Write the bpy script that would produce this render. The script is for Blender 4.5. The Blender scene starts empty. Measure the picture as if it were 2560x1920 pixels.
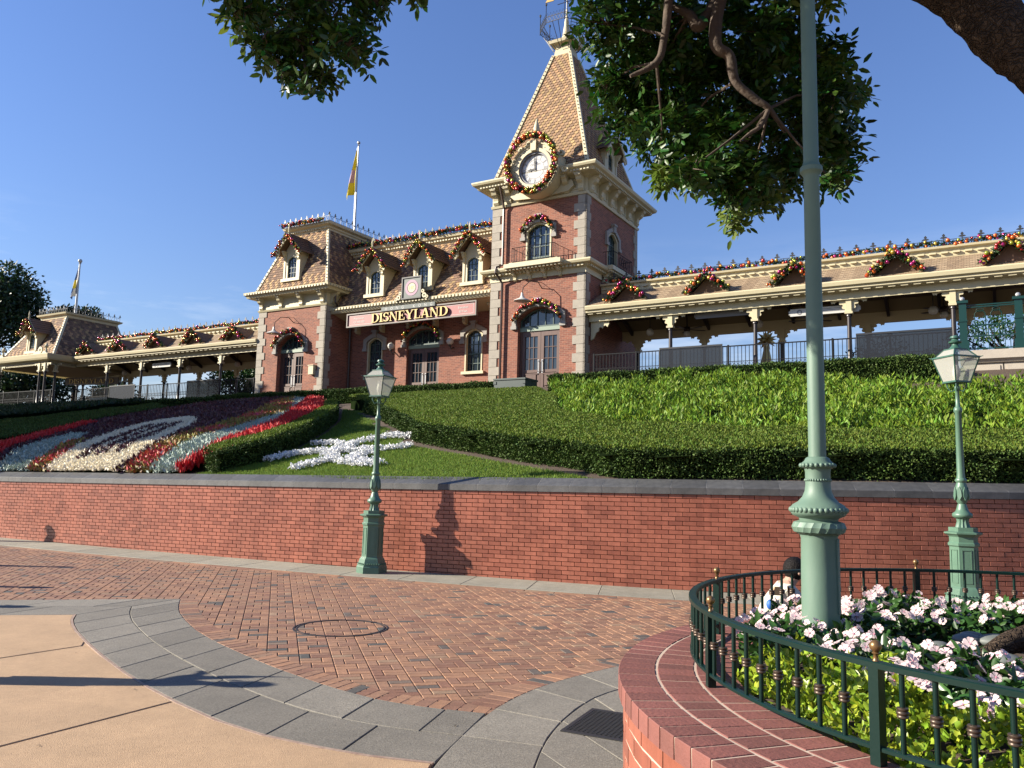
import bpy, bmesh, math, random
import numpy as np
from math import sin, cos, pi, radians, sqrt, atan2, hypot
from mathutils import Vector, Matrix
random.seed(7); rng = np.random.default_rng(7)
scn = bpy.context.scene; COL = scn.collection
# ------------------------------------------------------------ camera, light, exposure
PIT, ROL, FPX = radians(6.925), radians(1.396), 2009.9
cam = bpy.data.objects.new('camera', bpy.data.cameras.new('camera')); COL.objects.link(cam)
cam.data.sensor_fit = 'HORIZONTAL'; cam.data.sensor_width = 36; cam.data.lens = FPX/2560*36
cam.data.clip_start = .05; cam.data.clip_end = 3000
_F = Vector((0, cos(PIT), sin(PIT))); _U = Vector((0, -sin(PIT), cos(PIT))); _R = Vector((1, 0, 0))
_rt = _R*cos(ROL)+_U*sin(ROL); _up = -_R*sin(ROL)+_U*cos(ROL)
cam.matrix_world = Matrix(((_rt.x, _up.x, -_F.x, 0), (_rt.y, _up.y, -_F.y, 0), (_rt.z, _up.z, -_F.z, 1.72), (0, 0, 0, 1)))
scn.camera = cam
SUN_EL, SUN_AZ = radians(25), radians(182)          # direction towards the sun, measured from +X
sd = Vector((cos(SUN_AZ)*cos(SUN_EL), sin(SUN_AZ)*cos(SUN_EL), sin(SUN_EL)))
sl = bpy.data.lights.new('sun', 'SUN'); sl.energy = 5.0; sl.angle = radians(.53); sl.color = (1, .92, .78)
sun = bpy.data.objects.new('sun', sl); COL.objects.link(sun); sun.rotation_euler = sd.to_track_quat('Z', 'Y').to_euler()
sun.location = (-30, 0, 30)
W = bpy.data.worlds.new('World'); scn.world = W; W.use_nodes = True
nt = W.node_tree; bg = nt.nodes['Background']
sky = nt.nodes.new('ShaderNodeTexSky'); sky.sky_type = 'NISHITA'; sky.sun_disc = False
sky.sun_elevation = SUN_EL; sky.sun_rotation = pi/2-SUN_AZ; sky.air_density = 1.6; sky.dust_density = .1; sky.ozone_density = 6
bg.inputs[1].default_value = .057
tc = nt.nodes.new('ShaderNodeTexCoord'); mp = nt.nodes.new('ShaderNodeMapping'); mp.inputs['Scale'].default_value = (1.6, 1.6, 9)
mp.inputs['Rotation'].default_value = (0, radians(12), 0)
nz = nt.nodes.new('ShaderNodeTexNoise'); nz.inputs['Scale'].default_value = 1.6; nz.inputs['Detail'].default_value = 9; nz.inputs['Roughness'].default_value = .62
sp = nt.nodes.new('ShaderNodeSeparateXYZ'); m1 = nt.nodes.new('ShaderNodeMapRange'); m2 = nt.nodes.new('ShaderNodeMapRange')
mm = nt.nodes.new('ShaderNodeMath'); mm.operation = 'MULTIPLY'; mx = nt.nodes.new('ShaderNodeMix'); mx.data_type = 'RGBA'
L = nt.links.new
L(tc.outputs['Generated'], mp.inputs[0]); L(mp.outputs[0], nz.inputs[0]); L(tc.outputs['Generated'], sp.inputs[0])
m1.inputs[1].default_value = .46; m1.inputs[2].default_value = .68; m1.inputs[3].default_value = 0; m1.inputs[4].default_value = .6
m2.inputs[1].default_value = .30; m2.inputs[2].default_value = .12; m2.inputs[3].default_value = 0; m2.inputs[4].default_value = 1
L(nz.outputs[0], m1.inputs[0]); L(sp.outputs[2], m2.inputs[0]); L(m1.outputs[0], mm.inputs[0]); L(m2.outputs[0], mm.inputs[1])
L(mm.outputs[0], mx.inputs[0]); wb = nt.nodes.new('ShaderNodeMix'); wb.data_type = 'RGBA'; wb.blend_type = 'MULTIPLY'; wb.inputs[0].default_value = 1; wb.inputs[7].default_value = (.95, .92, 1.21, 1)   # white balance
L(sky.outputs[0], wb.inputs[6]); L(wb.outputs[2], mx.inputs[6]); mx.inputs[7].default_value = (8.0, 8.4, 9.0, 1)
L(mx.outputs[2], bg.inputs[0])
scn.view_settings.view_transform = 'Standard'; scn.view_settings.look = 'None'; scn.view_settings.exposure = 1.36
scn.view_settings.gamma = 1; scn.view_settings.use_curve_mapping = False
scn.cycles.max_bounces = 6; scn.cycles.diffuse_bounces = 2; scn.cycles.transparent_max_bounces = 8; scn.cycles.use_denoising = True

# ------------------------------------------------------------ materials
def stain_nodes(t, out, c, amt, sc=(1, 1, .30)):
    n = t.nodes; l = t.links.new; g = n.new('ShaderNodeNewGeometry'); mp_ = n.new('ShaderNodeMapping'); mp_.inputs['Scale'].default_value = sc; l(g.outputs['Position'], mp_.inputs[0])
    fac = None
    for s_, w in ((1.3, 1.), (6.5, .6)):
        no = n.new('ShaderNodeTexNoise'); no.inputs['Scale'].default_value = s_; no.inputs['Detail'].default_value = 8; no.inputs['Roughness'].default_value = .7; l(mp_.outputs[0], no.inputs[0])
        r = n.new('ShaderNodeMapRange'); r.inputs[1].default_value = .35; r.inputs[2].default_value = .65; r.inputs[3].default_value = 1-amt*w; r.inputs[4].default_value = 1+amt*w*.6; l(no.outputs[0], r.inputs[0])
        if fac is None: fac = r.outputs[0]
        else:
            m_ = n.new('ShaderNodeMath'); m_.operation = 'MULTIPLY'; l(fac, m_.inputs[0]); l(r.outputs[0], m_.inputs[1]); fac = m_.outputs[0]
    h = n.new('ShaderNodeHueSaturation'); l(fac, h.inputs['Value'])
    if out is not None: l(out, h.inputs['Color'])
    else: h.inputs['Color'].default_value = c
    return h.outputs[0]
FOL = ('leaf', 'hedge', 'shrub', 'grass', 'petal', 'flower', 'salvia', 'poin', 'coleus', 'lawn', 'bauble', 'leaf', 'lime')
def mat(name, col, rough=.6, var=.0, col2=None, scale=6., bump=0., bscale=40., metal=0., isl=0., spec=.5, trans=0., hue=0., stretch=None, stain=0.):
    m = bpy.data.materials.new(name); m.use_nodes = True; t = m.node_tree; n = t.nodes; l = t.links.new
    b = n['Principled BSDF']; b.inputs['Roughness'].default_value = rough; b.inputs['Metallic'].default_value = metal
    kk_ = .76 if any(w in name for w in FOL) else .60
    col = tuple(q*kk_ for q in col); col2 = tuple(q*kk_ for q in col2) if col2 is not None else None
    b.inputs['Specular IOR Level'].default_value = spec
    c = (*col, 1); out = None
    tcn = n.new('ShaderNodeTexCoord'); src = tcn.outputs['Object']
    if stretch:
        mpn = n.new('ShaderNodeMapping'); mpn.inputs['Scale'].default_value = stretch; l(src, mpn.inputs[0]); src = mpn.outputs[0]
    if col2 is not None:
        no = n.new('ShaderNodeTexNoise'); no.inputs['Scale'].default_value = scale; no.inputs['Detail'].default_value = 7; no.inputs['Roughness'].default_value = .65
        l(src, no.inputs[0]); r = n.new('ShaderNodeMapRange'); r.inputs[1].default_value = .32; r.inputs[2].default_value = .68
        l(no.outputs[0], r.inputs[0]); x = n.new('ShaderNodeMix'); x.data_type = 'RGBA'; x.inputs[6].default_value = c; x.inputs[7].default_value = (*col2, 1)
        l(r.outputs[0], x.inputs[0]); out = x.outputs[2]
    if isl or hue:
        g = n.new('ShaderNodeNewGeometry'); oi = n.new('ShaderNodeObjectInfo'); a = n.new('ShaderNodeMath'); a.operation = 'ADD'
        l(g.outputs['Random Per Island'], a.inputs[0]); l(oi.outputs['Random'], a.inputs[1])
        fr = n.new('ShaderNodeMath'); fr.operation = 'FRACT'; l(a.outputs[0], fr.inputs[0])
        h = n.new('ShaderNodeHueSaturation')
        mr = n.new('ShaderNodeMapRange'); mr.inputs[3].default_value = 1-isl; mr.inputs[4].default_value = 1+isl; l(fr.outputs[0], mr.inputs[0]); l(mr.outputs[0], h.inputs['Value'])
        if hue:
            m7 = n.new('ShaderNodeMath'); m7.operation = 'MULTIPLY'; m7.inputs[1].default_value = 7.31; l(fr.outputs[0], m7.inputs[0])
            f2 = n.new('ShaderNodeMath'); f2.operation = 'FRACT'; l(m7.outputs[0], f2.inputs[0])
            mh = n.new('ShaderNodeMapRange'); mh.inputs[3].default_value = .5-hue; mh.inputs[4].default_value = .5+hue; l(f2.outputs[0], mh.inputs[0]); l(mh.outputs[0], h.inputs['Hue'])
        if out is not None: l(out, h.inputs['Color'])
        else: h.inputs['Color'].default_value = c
        out = h.outputs[0]
    if stain:
        out = stain_nodes(t, out, c, stain)
    if out is not None: l(out, b.inputs['Base Color'])
    else: b.inputs['Base Color'].default_value = c
    if bump:
        nb = n.new('ShaderNodeTexNoise'); nb.inputs['Scale'].default_value = bscale; nb.inputs['Detail'].default_value = 5; l(src, nb.inputs[0])
        bp = n.new('ShaderNodeBump'); bp.inputs['Strength'].default_value = bump; bp.inputs['Distance'].default_value = .02; l(nb.outputs[0], bp.inputs['Height']); l(bp.outputs[0], b.inputs['Normal'])
    if trans:
        tr = n.new('ShaderNodeBsdfTranslucent'); ms = n.new('ShaderNodeMixShader'); ms.inputs[0].default_value = trans
        if out is not None: l(out, tr.inputs[0])
        else: tr.inputs[0].default_value = c
        o = n['Material Output']; l(b.outputs[0], ms.inputs[1]); l(tr.outputs[0], ms.inputs[2]); l(ms.outputs[0], o.inputs[0])
    return m

def ramp_mat(name, stops, rough=.75, bump=.25, bscale=60, spots=.12, stain=.14):
    """colour picked per piece from stops, with mottling"""
    m = bpy.data.materials.new(name); m.use_nodes = True; t = m.node_tree; n = t.nodes; l = t.links.new; b = n['Principled BSDF']
    b.inputs['Roughness'].default_value = rough
    g = n.new('ShaderNodeNewGeometry'); oi = n.new('ShaderNodeObjectInfo'); a = n.new('ShaderNodeMath'); a.operation = 'ADD'
    l(g.outputs['Random Per Island'], a.inputs[0]); l(oi.outputs['Random'], a.inputs[1])
    fr = n.new('ShaderNodeMath'); fr.operation = 'FRACT'; l(a.outputs[0], fr.inputs[0])
    cr = n.new('ShaderNodeValToRGB'); cr.color_ramp.interpolation = 'LINEAR'
    e = cr.color_ramp.elements
    while len(e) < len(stops): e.new(.5)
    for k, (p, c) in enumerate(stops): e[k].position = p; e[k].color = (c[0]*.6, c[1]*.6, c[2]*.6, 1)
    l(fr.outputs[0], cr.inputs[0])
    tcn = n.new('ShaderNodeTexCoord'); no = n.new('ShaderNodeTexNoise'); no.inputs['Scale'].default_value = 9; no.inputs['Detail'].default_value = 8; no.inputs['Roughness'].default_value = .7
    l(tcn.outputs['Object'], no.inputs[0]); hv = n.new('ShaderNodeHueSaturation'); mr = n.new('ShaderNodeMapRange')
    mr.inputs[1].default_value = .3; mr.inputs[2].default_value = .7; mr.inputs[3].default_value = 1-spots; mr.inputs[4].default_value = 1+spots
    l(no.outputs[0], mr.inputs[0]); l(mr.outputs[0], hv.inputs['Value']); l(cr.outputs[0], hv.inputs['Color']); l(stain_nodes(t, hv.outputs[0], None, stain), b.inputs['Base Color'])
    nb = n.new('ShaderNodeTexNoise'); nb.inputs['Scale'].default_value = bscale; nb.inputs['Detail'].default_value = 5; l(tcn.outputs['Object'], nb.inputs[0])
    bp = n.new('ShaderNodeBump'); bp.inputs['Strength'].default_value = bump; bp.inputs['Distance'].default_value = .01; l(nb.outputs[0], bp.inputs['Height']); l(bp.outputs[0], b.inputs['Normal'])
    return m

def brickwall_mat():
    m = bpy.data.materials.new('station_brick'); m.use_nodes = True; t = m.node_tree; n = t.nodes; l = t.links.new; b = n['Principled BSDF']
    uv = n.new('ShaderNodeUVMap'); br = n.new('ShaderNodeTexBrick')
    br.inputs['Scale'].default_value = 1; br.inputs['Brick Width'].default_value = .235; br.inputs['Row Height'].default_value = .078
    br.inputs['Mortar Size'].default_value = .009; br.inputs['Mortar Smooth'].default_value = .2; br.inputs['Bias'].default_value = -.1
    br.inputs['Color1'].default_value = (.25, .088, .052, 1); br.inputs['Color2'].default_value = (.135, .048, .034, 1); br.inputs['Mortar'].default_value = (.27, .15, .105, 1)
    no = n.new('ShaderNodeTexNoise'); no.inputs['Scale'].default_value = 1.1; no.inputs['Detail'].default_value = 6
    hv = n.new('ShaderNodeHueSaturation'); mr = n.new('ShaderNodeMapRange'); mr.inputs[3].default_value = .75; mr.inputs[4].default_value = 1.25
    l(uv.outputs[0], br.inputs[0]); l(uv.outputs[0], no.inputs[0]); l(no.outputs[0], mr.inputs[0]); l(mr.outputs[0], hv.inputs['Value'])
    l(br.outputs['Color'], hv.inputs['Color']); l(hv.outputs[0], b.inputs['Base Color']); b.inputs['Roughness'].default_value = .85
    bp = n.new('ShaderNodeBump'); bp.invert = True; bp.inputs['Strength'].default_value = .6; bp.inputs['Distance'].default_value = .01
    l(br.outputs['Fac'], bp.inputs['Height']); l(bp.outputs[0], b.inputs['Normal'])
    return m

M = {}
M['sbrick'] = brickwall_mat()
M['wbrick'] = ramp_mat('retaining_brick', [(0, (.46, .15, .092)), (.45, (.50, .168, .105)), (.75, (.41, .13, .08)), (1, (.34, .104, .065))], spots=.12, rough=.34, bump=.15, stain=.22)
M['wmortar'] = mat('wall_mortar', (.09, .034, .022), .95)
M['pav'] = ramp_mat('paver_clay', [(0, (.48, .245, .135)), (.35, (.42, .225, .13)), (.62, (.35, .185, .115)), (.84, (.30, .14, .085)), (.92, (.42, .27, .165)), (.945, (.19, .14, .11)), (1, (.10, .10, .09))], spots=.2)
M['joint'] = mat('paving_joint', (.13, .085, .06), .95, col2=(.30, .21, .16), scale=4)
M['capbrick'] = ramp_mat('cap_brick', [(0, (.33, .115, .09)), (.6, (.27, .092, .072)), (1, (.22, .078, .06))], spots=.16, bump=.35)
M['capmortar'] = mat('cap_mortar', (.80, .62, .48), .95, col2=(.62, .46, .35), scale=12)
M['granite'] = mat('granite', (.165, .148, .12), .8, col2=(.36, .325, .265), scale=70, bump=.25, bscale=120, isl=.20, stain=.13)
M['stripstone'] = mat('strip_stone', (.33, .31, .24), .8, col2=(.42, .39, .31), scale=5, bump=.15, bscale=60, isl=.10, stain=.12)
M['coping'] = mat('coping_stone', (.085, .085, .085), .5, col2=(.145, .143, .14), scale=9, bump=.12, bscale=80, isl=.18, stain=.12)
M['concrete'] = mat('beige_concrete', (.56, .36, .205), .85, col2=(.66, .44, .255), scale=42, bump=.35, bscale=150, stain=.12)
M['ground'] = mat('ground_asphalt', (.12, .11, .10), .9, col2=(.16, .15, .13), scale=1)
M['soil'] = mat('soil', (.07, .045, .03), .95, col2=(.13, .085, .055), scale=14, bump=.9, bscale=25)
M['lawnsoil'] = mat('lawn_soil', (.07, .12, .020), 1., col2=(.09, .145, .026), scale=3, bump=.5, bscale=30)
M['cream'] = mat('cream_paint', (.80, .70, .44), .55, col2=(.74, .65, .41), scale=2, bump=.05, bscale=20)
M['quoin'] = mat('quoin_stone', (.55, .49, .40), .85, col2=(.46, .41, .34), scale=5, bump=.3, bscale=30, isl=.07)
M['greystone'] = mat('grey_hood_stone', (.50, .46, .41), .8, col2=(.42, .39, .35), scale=4, bump=.2)
M['shA'] = mat('shingle_tan', (.52, .32, .15), .8, isl=.22, hue=.012, bump=.2)
M['shB'] = mat('shingle_brown', (.24, .145, .09), .85, isl=.3, hue=.012, bump=.2)
M['shL'] = mat('canopy_shingle_light', (.56, .42, .27), .8, isl=.15, bump=.2)
M['shM'] = mat('canopy_shingle_mid', (.42, .30, .19), .8, isl=.15, bump=.2)
M['shC'] = mat('shingle_dark', (.15, .095, .065), .85, isl=.3, bump=.2)
M['roofcore'] = mat('roof_underlay', (.10, .065, .045), .9)
M['glass'] = mat('window_glass', (.035, .05, .065), .06, spec=1.0)
M['winframe'] = mat('green_window_frame', (.07, .12, .10), .45)
M['doorwood'] = mat('door_wood', (.17, .085, .06), .45, col2=(.12, .058, .042), scale=3, stretch=(3, 3, .5))
M['transom'] = mat('transom_green', (.33, .42, .32), .5)
M['iron'] = mat('dark_iron', (.035, .036, .04), .45)
M['ironlite'] = mat('grey_iron', (.014, .015, .018), .6, spec=.15)
M['column'] = mat('column_paint', (.045, .032, .03), .35)
M['ceiling'] = mat('canopy_ceiling', (.26, .21, .12), .8)
M['shD'] = mat('shingle_mid', (.37, .225, .13), .85, isl=.22, bump=.2)
M['pipe'] = mat('downpipe', (.10, .065, .05), .4)
M['signred'] = mat('sign_pink', (.47, .14, .13), .5)
M['signframe'] = mat('sign_frame', (.22, .18, .15), .5)
M['signgrey'] = mat('sign_grey', (.055, .08, .072), .5)
M['gold'] = mat('gold_letter', (.85, .62, .18), .4)
M['letshadow'] = mat('letter_side', (.10, .04, .03), .6)
M['white'] = mat('white_paint', (.78, .76, .70), .4)
M['clockwhite'] = mat('clock_face', (.82, .80, .76), .3)
M['black'] = mat('black_paint', (.02, .02, .022), .5)
M['greypaint'] = mat('grey_print', (.25, .25, .27), .6)
M['lgreen'] = mat('lamp_green', (.19, .30, .222), .55, stain=.10, col2=(.165, .275, .205), scale=5, bump=.05, bscale=30, stretch=(1, 1, .35))
M['lpost'] = mat('lamp_post_green', (.135, .255, .175), .42, stain=.12, col2=(.11, .215, .15), scale=5, bump=.05, bscale=30)
M['lgreend'] = mat('lamp_dark_green', (.045, .13, .095), .4, col2=(.06, .16, .115), scale=8)
M['fgreen'] = mat('fence_green', (.0025, .024, .019), .34, spec=.3, bump=.04, bscale=60)
M['bronze'] = mat('bronze', (.17, .125, .09), .38, metal=.6, col2=(.09, .06, .045), scale=60)
M['brass'] = mat('brass_ball', (.33, .19, .08), .35, metal=.6)
M['bark'] = mat('bark', (.05, .034, .024), .95, col2=(.15, .105, .07), scale=16, spec=.15)
M['limb'] = mat('limb_bark', (.06, .042, .03), .9, col2=(.14, .10, .072), scale=9, bump=.5, bscale=30)
M['leaf'] = mat('tree_leaf', (.032, .085, .012), .42, isl=.55, hue=.035, trans=.22, spec=.28)
M['leafyoung'] = mat('young_leaf', (.13, .20, .03), .5, spec=.2, isl=.3, hue=.02, trans=.35)
M['leafdark'] = mat('dark_leaf', (.022, .058, .014), .42, isl=.5, hue=.02, trans=.15)
M['leaffar'] = mat('far_leaf', (.022, .055, .012), .5, isl=.5, hue=.03, trans=.2)
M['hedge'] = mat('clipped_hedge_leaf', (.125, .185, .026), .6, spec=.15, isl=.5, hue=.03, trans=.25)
M['hedgeshade'] = mat('hedge_shade_leaf', (.066, .112, .024), .6, spec=.15, isl=.5, hue=.02, trans=.06)  # hedge green darkened: shade put into the colour of sides and shaded hedges
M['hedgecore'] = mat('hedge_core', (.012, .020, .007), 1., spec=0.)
M['shrub'] = mat('shrub_leaf', (.175, .285, .028), .5, spec=.22, isl=.45, hue=.03, trans=.3)
M['lime'] = mat('lime_leaf', (.33, .44, .035), .38, isl=.4, hue=.03, trans=.35)
M['grass'] = mat('grass_blade', (.175, .265, .045), .7, spec=.1, isl=.4, hue=.03, trans=.3)
M['impleaf'] = mat('impatiens_leaf', (.040, .105, .022), .35, isl=.45, hue=.02, trans=.2)
M['petal'] = mat('pink_petal', (.86, .66, .65), .55, isl=.12, hue=.02, trans=.25)
M['petaleye'] = mat('petal_eye', (.75, .25, .38), .6)
M['flcream'] = mat('cream_flower', (1.0, .90, .68), .7, isl=.15, trans=.1)
M['flwhite'] = mat('white_flower', (1.0, 1.0, 1.0), .7, isl=.1, trans=.1)
M['flpurple'] = mat('purple_leaf', (.075, .018, .030), .4, isl=.5, hue=.03)
M['flred'] = mat('red_salvia', (.62, .008, .015), .6, isl=.3)
M['flpoi'] = mat('red_poinsettia', (.62, .07, .06), .6, isl=.3, hue=.03)
M['flgold'] = mat('coleus_gold', (.30, .21, .04), .6, isl=.4, hue=.06)
M['flsilver'] = mat('silver_leaf', (.44, .53, .46), .7, isl=.25)
M['stonewall'] = mat('pale_stone', (.62, .55, .45), .8, col2=(.54, .47, .39), scale=4, bump=.2)
M['rock'] = mat('river_rock', (.17, .19, .17), .6, col2=(.26, .28, .26), scale=8, isl=.25)
M['tgreen'] = mat('teal_fence', (.004, .048, .040), .35)
for k, c in dict(red=(.42, .02, .025), orange=(.72, .14, .02), pink=(.42, .02, .15), lime=(.38, .42, .04), yellow=(.55, .36, .05)).items():
    M['b'+k] = mat('bauble_'+k, c, .18, metal=.35, spec=.7)
BAUB = [M['bred'], M['borange'], M['bpink'], M['byellow'], M['blime'], M['borange']]
M['flagyellow'] = mat('flag_yellow', (1.0, .80, .05), .7, trans=.3); M['flagpink'] = mat('flag_pink', (.62, .40, .50), .7)
M['flagblue'] = mat('flag_blue', (.10, .18, .42), .7); M['metal'] = mat('pole_metal', (.62, .62, .62), .35, metal=.4)
M['skin'] = mat('skin', (.55, .33, .24), .5); M['hair'] = mat('black_hair', (.012, .009, .008), .6, spec=.15, bump=.8, bscale=60)
M['jacket'] = mat('cream_jacket', (.72, .66, .55), .8, bump=.3, bscale=14); M['blue'] = mat('blue_cloth', (.03, .17, .62), .6)
M['tan'] = mat('tan_cloth', (.48, .31, .15), .8); M['darkcloth'] = mat('dark_cloth', (.04, .045, .06), .8)
M['starGold'] = mat('star_gold', (.80, .55, .18), .35, metal=.5)
def barkify(m, sc, dist):
    n = m.node_tree.nodes; l = m.node_tree.links.new; t_ = n.new('ShaderNodeTexCoord'); w = n.new('ShaderNodeTexNoise'); w.inputs['Scale'].default_value = 7; mx_ = n.new('ShaderNodeMix'); mx_.data_type = 'VECTOR'; mx_.inputs[0].default_value = .28
    l(t_.outputs['Object'], w.inputs[0]); l(t_.outputs['Object'], mx_.inputs[4]); l(w.outputs[1], mx_.inputs[5])
    v = n.new('ShaderNodeTexVoronoi'); v.feature = 'DISTANCE_TO_EDGE'; v.inputs['Scale'].default_value = sc; l(mx_.outputs[1], v.inputs[0]); r = n.new('ShaderNodeMapRange'); r.inputs[2].default_value = .16; l(v.outputs[0], r.inputs[0])
    n2 = n.new('ShaderNodeTexNoise'); n2.inputs['Scale'].default_value = sc*3; n2.inputs['Detail'].default_value = 8; l(t_.outputs['Object'], n2.inputs[0]); a = n.new('ShaderNodeMath'); a.operation = 'MULTIPLY_ADD'; a.inputs[1].default_value = .9; l(n2.outputs[0], a.inputs[0]); l(r.outputs[0], a.inputs[2])
    b_ = n.new('ShaderNodeBump'); b_.inputs['Strength'].default_value = 1; b_.inputs['Distance'].default_value = dist; l(a.outputs[0], b_.inputs['Height']); l(b_.outputs[0], n['Principled BSDF'].inputs['Normal'])
barkify(M['bark'], 30, .022)
def frosted():
    m = bpy.data.materials.new('frosted_glass'); m.use_nodes = True; n = m.node_tree.nodes; l = m.node_tree.links.new
    b = n['Principled BSDF']; b.inputs['Base Color'].default_value = (.62, .62, .56, 1); b.inputs['Roughness'].default_value = .25
    t = n.new('ShaderNodeBsdfTransparent'); t.inputs[0].default_value = (.85, .87, .82, 1); x = n.new('ShaderNodeMixShader'); x.inputs[0].default_value = .6
    l(b.outputs[0], x.inputs[1]); l(t.outputs[0], x.inputs[2]); l(x.outputs[0], n['Material Output'].inputs[0]); return m
M['frost'] = frosted()
M['screen'] = frosted(); M['screen'].node_tree.nodes['Mix Shader'].inputs[0].default_value = .25; M['screen'].name = 'mesh_screen'; M['screen'].node_tree.nodes['Principled BSDF'].inputs['Base Color'].default_value = (.02, .02, .022, 1)

# ------------------------------------------------------------ frames and object helpers
YAW = radians(30.73); O = Vector((2.8814, 32.0, 0))
UD = Vector((cos(YAW), -sin(YAW), 0)); VD = Vector((sin(YAW), cos(YAW), 0))
def SW(u, v, z): return O+UD*u+VD*v+Vector((0, 0, z))     # station frame to world
ORG = {}
def thing(name, label, cat, org=(0, 0, 0), st=False, group=None, kind=None, rot=0):
    o = bpy.data.objects.new(name, None); COL.objects.link(o); o.empty_display_size = .2
    ORG[o.name] = tuple(org)
    o.location = SW(*org) if st else org; o.rotation_euler = (0, 0, -YAW if st else rot)
    if kind: o['kind'] = kind
    if label: o['label'] = label
    if cat: o['category'] = cat
    if group: o['group'] = group
    return o
def top(o):
    while o.parent: o = o.parent
    return o
def link(me, name, par=None, loc=None, rot=None, **p):
    o = bpy.data.objects.new(name, me); COL.objects.link(o)
    if par is not None: o.parent = par
    if loc is not None: o.location = loc
    if rot is not None: o.rotation_euler = rot if hasattr(rot, '__len__') else (0, 0, rot)
    for k, v in p.items():
        if v is not None: o[k] = v
    return o
class MB:
    def __init__(s): s.v = []; s.f = []; s.m = []
    def add(s, vs, fs, m=0):
        b = len(s.v); s.v += [tuple(q) for q in vs]; s.f += [tuple(b+i for i in f) for f in fs]; s.m += [m]*len(fs)
    def box(s, x0, x1, y0, y1, z0, z1, m=0, P=None):
        vs = [(x, y, z) for z in (z0, z1) for y in (y0, y1) for x in (x0, x1)]
        if P: vs = [P(*q) for q in vs]
        s.add(vs, [(0, 2, 3, 1), (4, 5, 7, 6), (0, 1, 5, 4), (2, 6, 7, 3), (0, 4, 6, 2), (1, 3, 7, 5)], m)
    def prism(s, pts, t0, t1, m=0, P=None):
        """pts 2D, extruded t0..t1; P(a,b,t)->xyz"""
        P = P or (lambda a, b, t: (a, b, t)); n = len(pts)
        s.add([P(a, b, t0) for a, b in pts]+[P(a, b, t1) for a, b in pts],
              [tuple(range(n))[::-1], tuple(range(n, 2*n))]+[(i, (i+1) % n, n+(i+1) % n, n+i) for i in range(n)], m)
    def tube(s, path, r, n=8, m=0, cap=True):
        path = [Vector(p) for p in path]; k = len(path); rs = r if hasattr(r, '__len__') else [r]*k; vs = []
        t = (path[1]-path[0]).normalized(); a = t.orthogonal().normalized()
        for i, p in enumerate(path):
            t = (path[min(i+1, k-1)]-path[max(i-1, 0)]).normalized(); a = (a-t*a.dot(t)).normalized(); b = t.cross(a)
            vs += [p+(a*cos(2*pi*j/n)+b*sin(2*pi*j/n))*rs[i] for j in range(n)]
        fs = [(i*n+j, i*n+(j+1) % n, (i+1)*n+(j+1) % n, (i+1)*n+j) for i in range(k-1) for j in range(n)]
        if cap: fs += [tuple(range(n))[::-1], tuple(range((k-1)*n, k*n))]
        s.add(vs, fs, m)
    def lathe(s, prof, c=(0, 0), n=20, m=0, ph=0, fl=None):
        vs = []; k = len(prof)
        for i, (r, z) in enumerate(prof):
            for j in range(n):
                a = 2*pi*j/n+ph; rr = r*(1-(fl[1] if fl and fl[2] <= i <= fl[3] and j % 2 else 0)); vs.append((c[0]+rr*cos(a), c[1]+rr*sin(a), z))
        fs = [(i*n+j, i*n+(j+1) % n, (i+1)*n+(j+1) % n, (i+1)*n+j) for i in range(k-1) for j in range(n)]+[tuple(range(n))[::-1], tuple(range((k-1)*n, k*n))]
        s.add(vs, fs, m)
    def ball(s, c, r, n=8, k=5, m=0, sz=1.):
        vs = [(c[0], c[1], c[2]-r*sz)]
        for i in range(1, k):
            a = -pi/2+pi*i/k
            vs += [(c[0]+r*cos(a)*cos(2*pi*j/n), c[1]+r*cos(a)*sin(2*pi*j/n), c[2]+r*sz*sin(a)) for j in range(n)]
        vs.append((c[0], c[1], c[2]+r*sz)); e = len(vs)-1
        fs = [(0, 1+(j+1) % n, 1+j) for j in range(n)]+[(e, e-n+j, e-n+(j+1) % n) for j in range(n)]
        fs += [(1+i*n+j, 1+i*n+(j+1) % n, 1+(i+1)*n+(j+1) % n, 1+(i+1)*n+j) for i in range(k-2) for j in range(n)]
        s.add(vs, fs, m)
    def sweep(s, prof, path, closed=False, m=0, P=None):
        """prof [(out,z)] closed outline; path 2D, out = right-hand side of travel; mitred"""
        k = len(path); q = len(prof); vs = []
        for i in range(k):
            p = Vector(path[i])
            a = Vector(path[i-1]) if (i or closed) else None; b = Vector(path[(i+1) % k]) if (i < k-1 or closed) else None
            d1 = (p-a).normalized() if a is not None else None; d2 = (b-p).normalized() if b is not None else None
            d1 = d1 if d1 is not None else d2; d2 = d2 if d2 is not None else d1
            n1 = Vector((d1.y, -d1.x)); n2 = Vector((d2.y, -d2.x)); n = (n1+n2); n = n/max(.3, n.dot(n1))
            for o_, z in prof: vs.append((p.x+n.x*o_, p.y+n.y*o_, z))
        kk = k if closed else k-1
        fs = [(i*q+j, i*q+(j+1) % q, ((i+1) % k)*q+(j+1) % q, ((i+1) % k)*q+j) for i in range(kk) for j in range(q)]
        if not closed: fs += [tuple(range(q)), tuple(range((k-1)*q, k*q))[::-1]]
        s.add(vs, fs, m)
    def mesh(s, name, mats, org=(0, 0, 0), smooth=None, uv=False):
        me = bpy.data.meshes.new(name)
        me.from_pydata([(a-org[0], b-org[1], c-org[2]) for a, b, c in s.v], [], s.f)
        for mt in (mats if isinstance(mats, (list, tuple)) else [mats]): me.materials.append(mt)
        me.polygons.foreach_set('material_index', s.m)
        if len(s.f) < 60000:
            bm = bmesh.new(); bm.from_mesh(me); bmesh.ops.recalc_face_normals(bm, faces=bm.faces); bm.to_mesh(me); bm.free()
        if smooth is not None:
            me.polygons.foreach_set('use_smooth', [True]*len(me.polygons)); me.set_sharp_from_angle(angle=radians(smooth))
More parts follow.
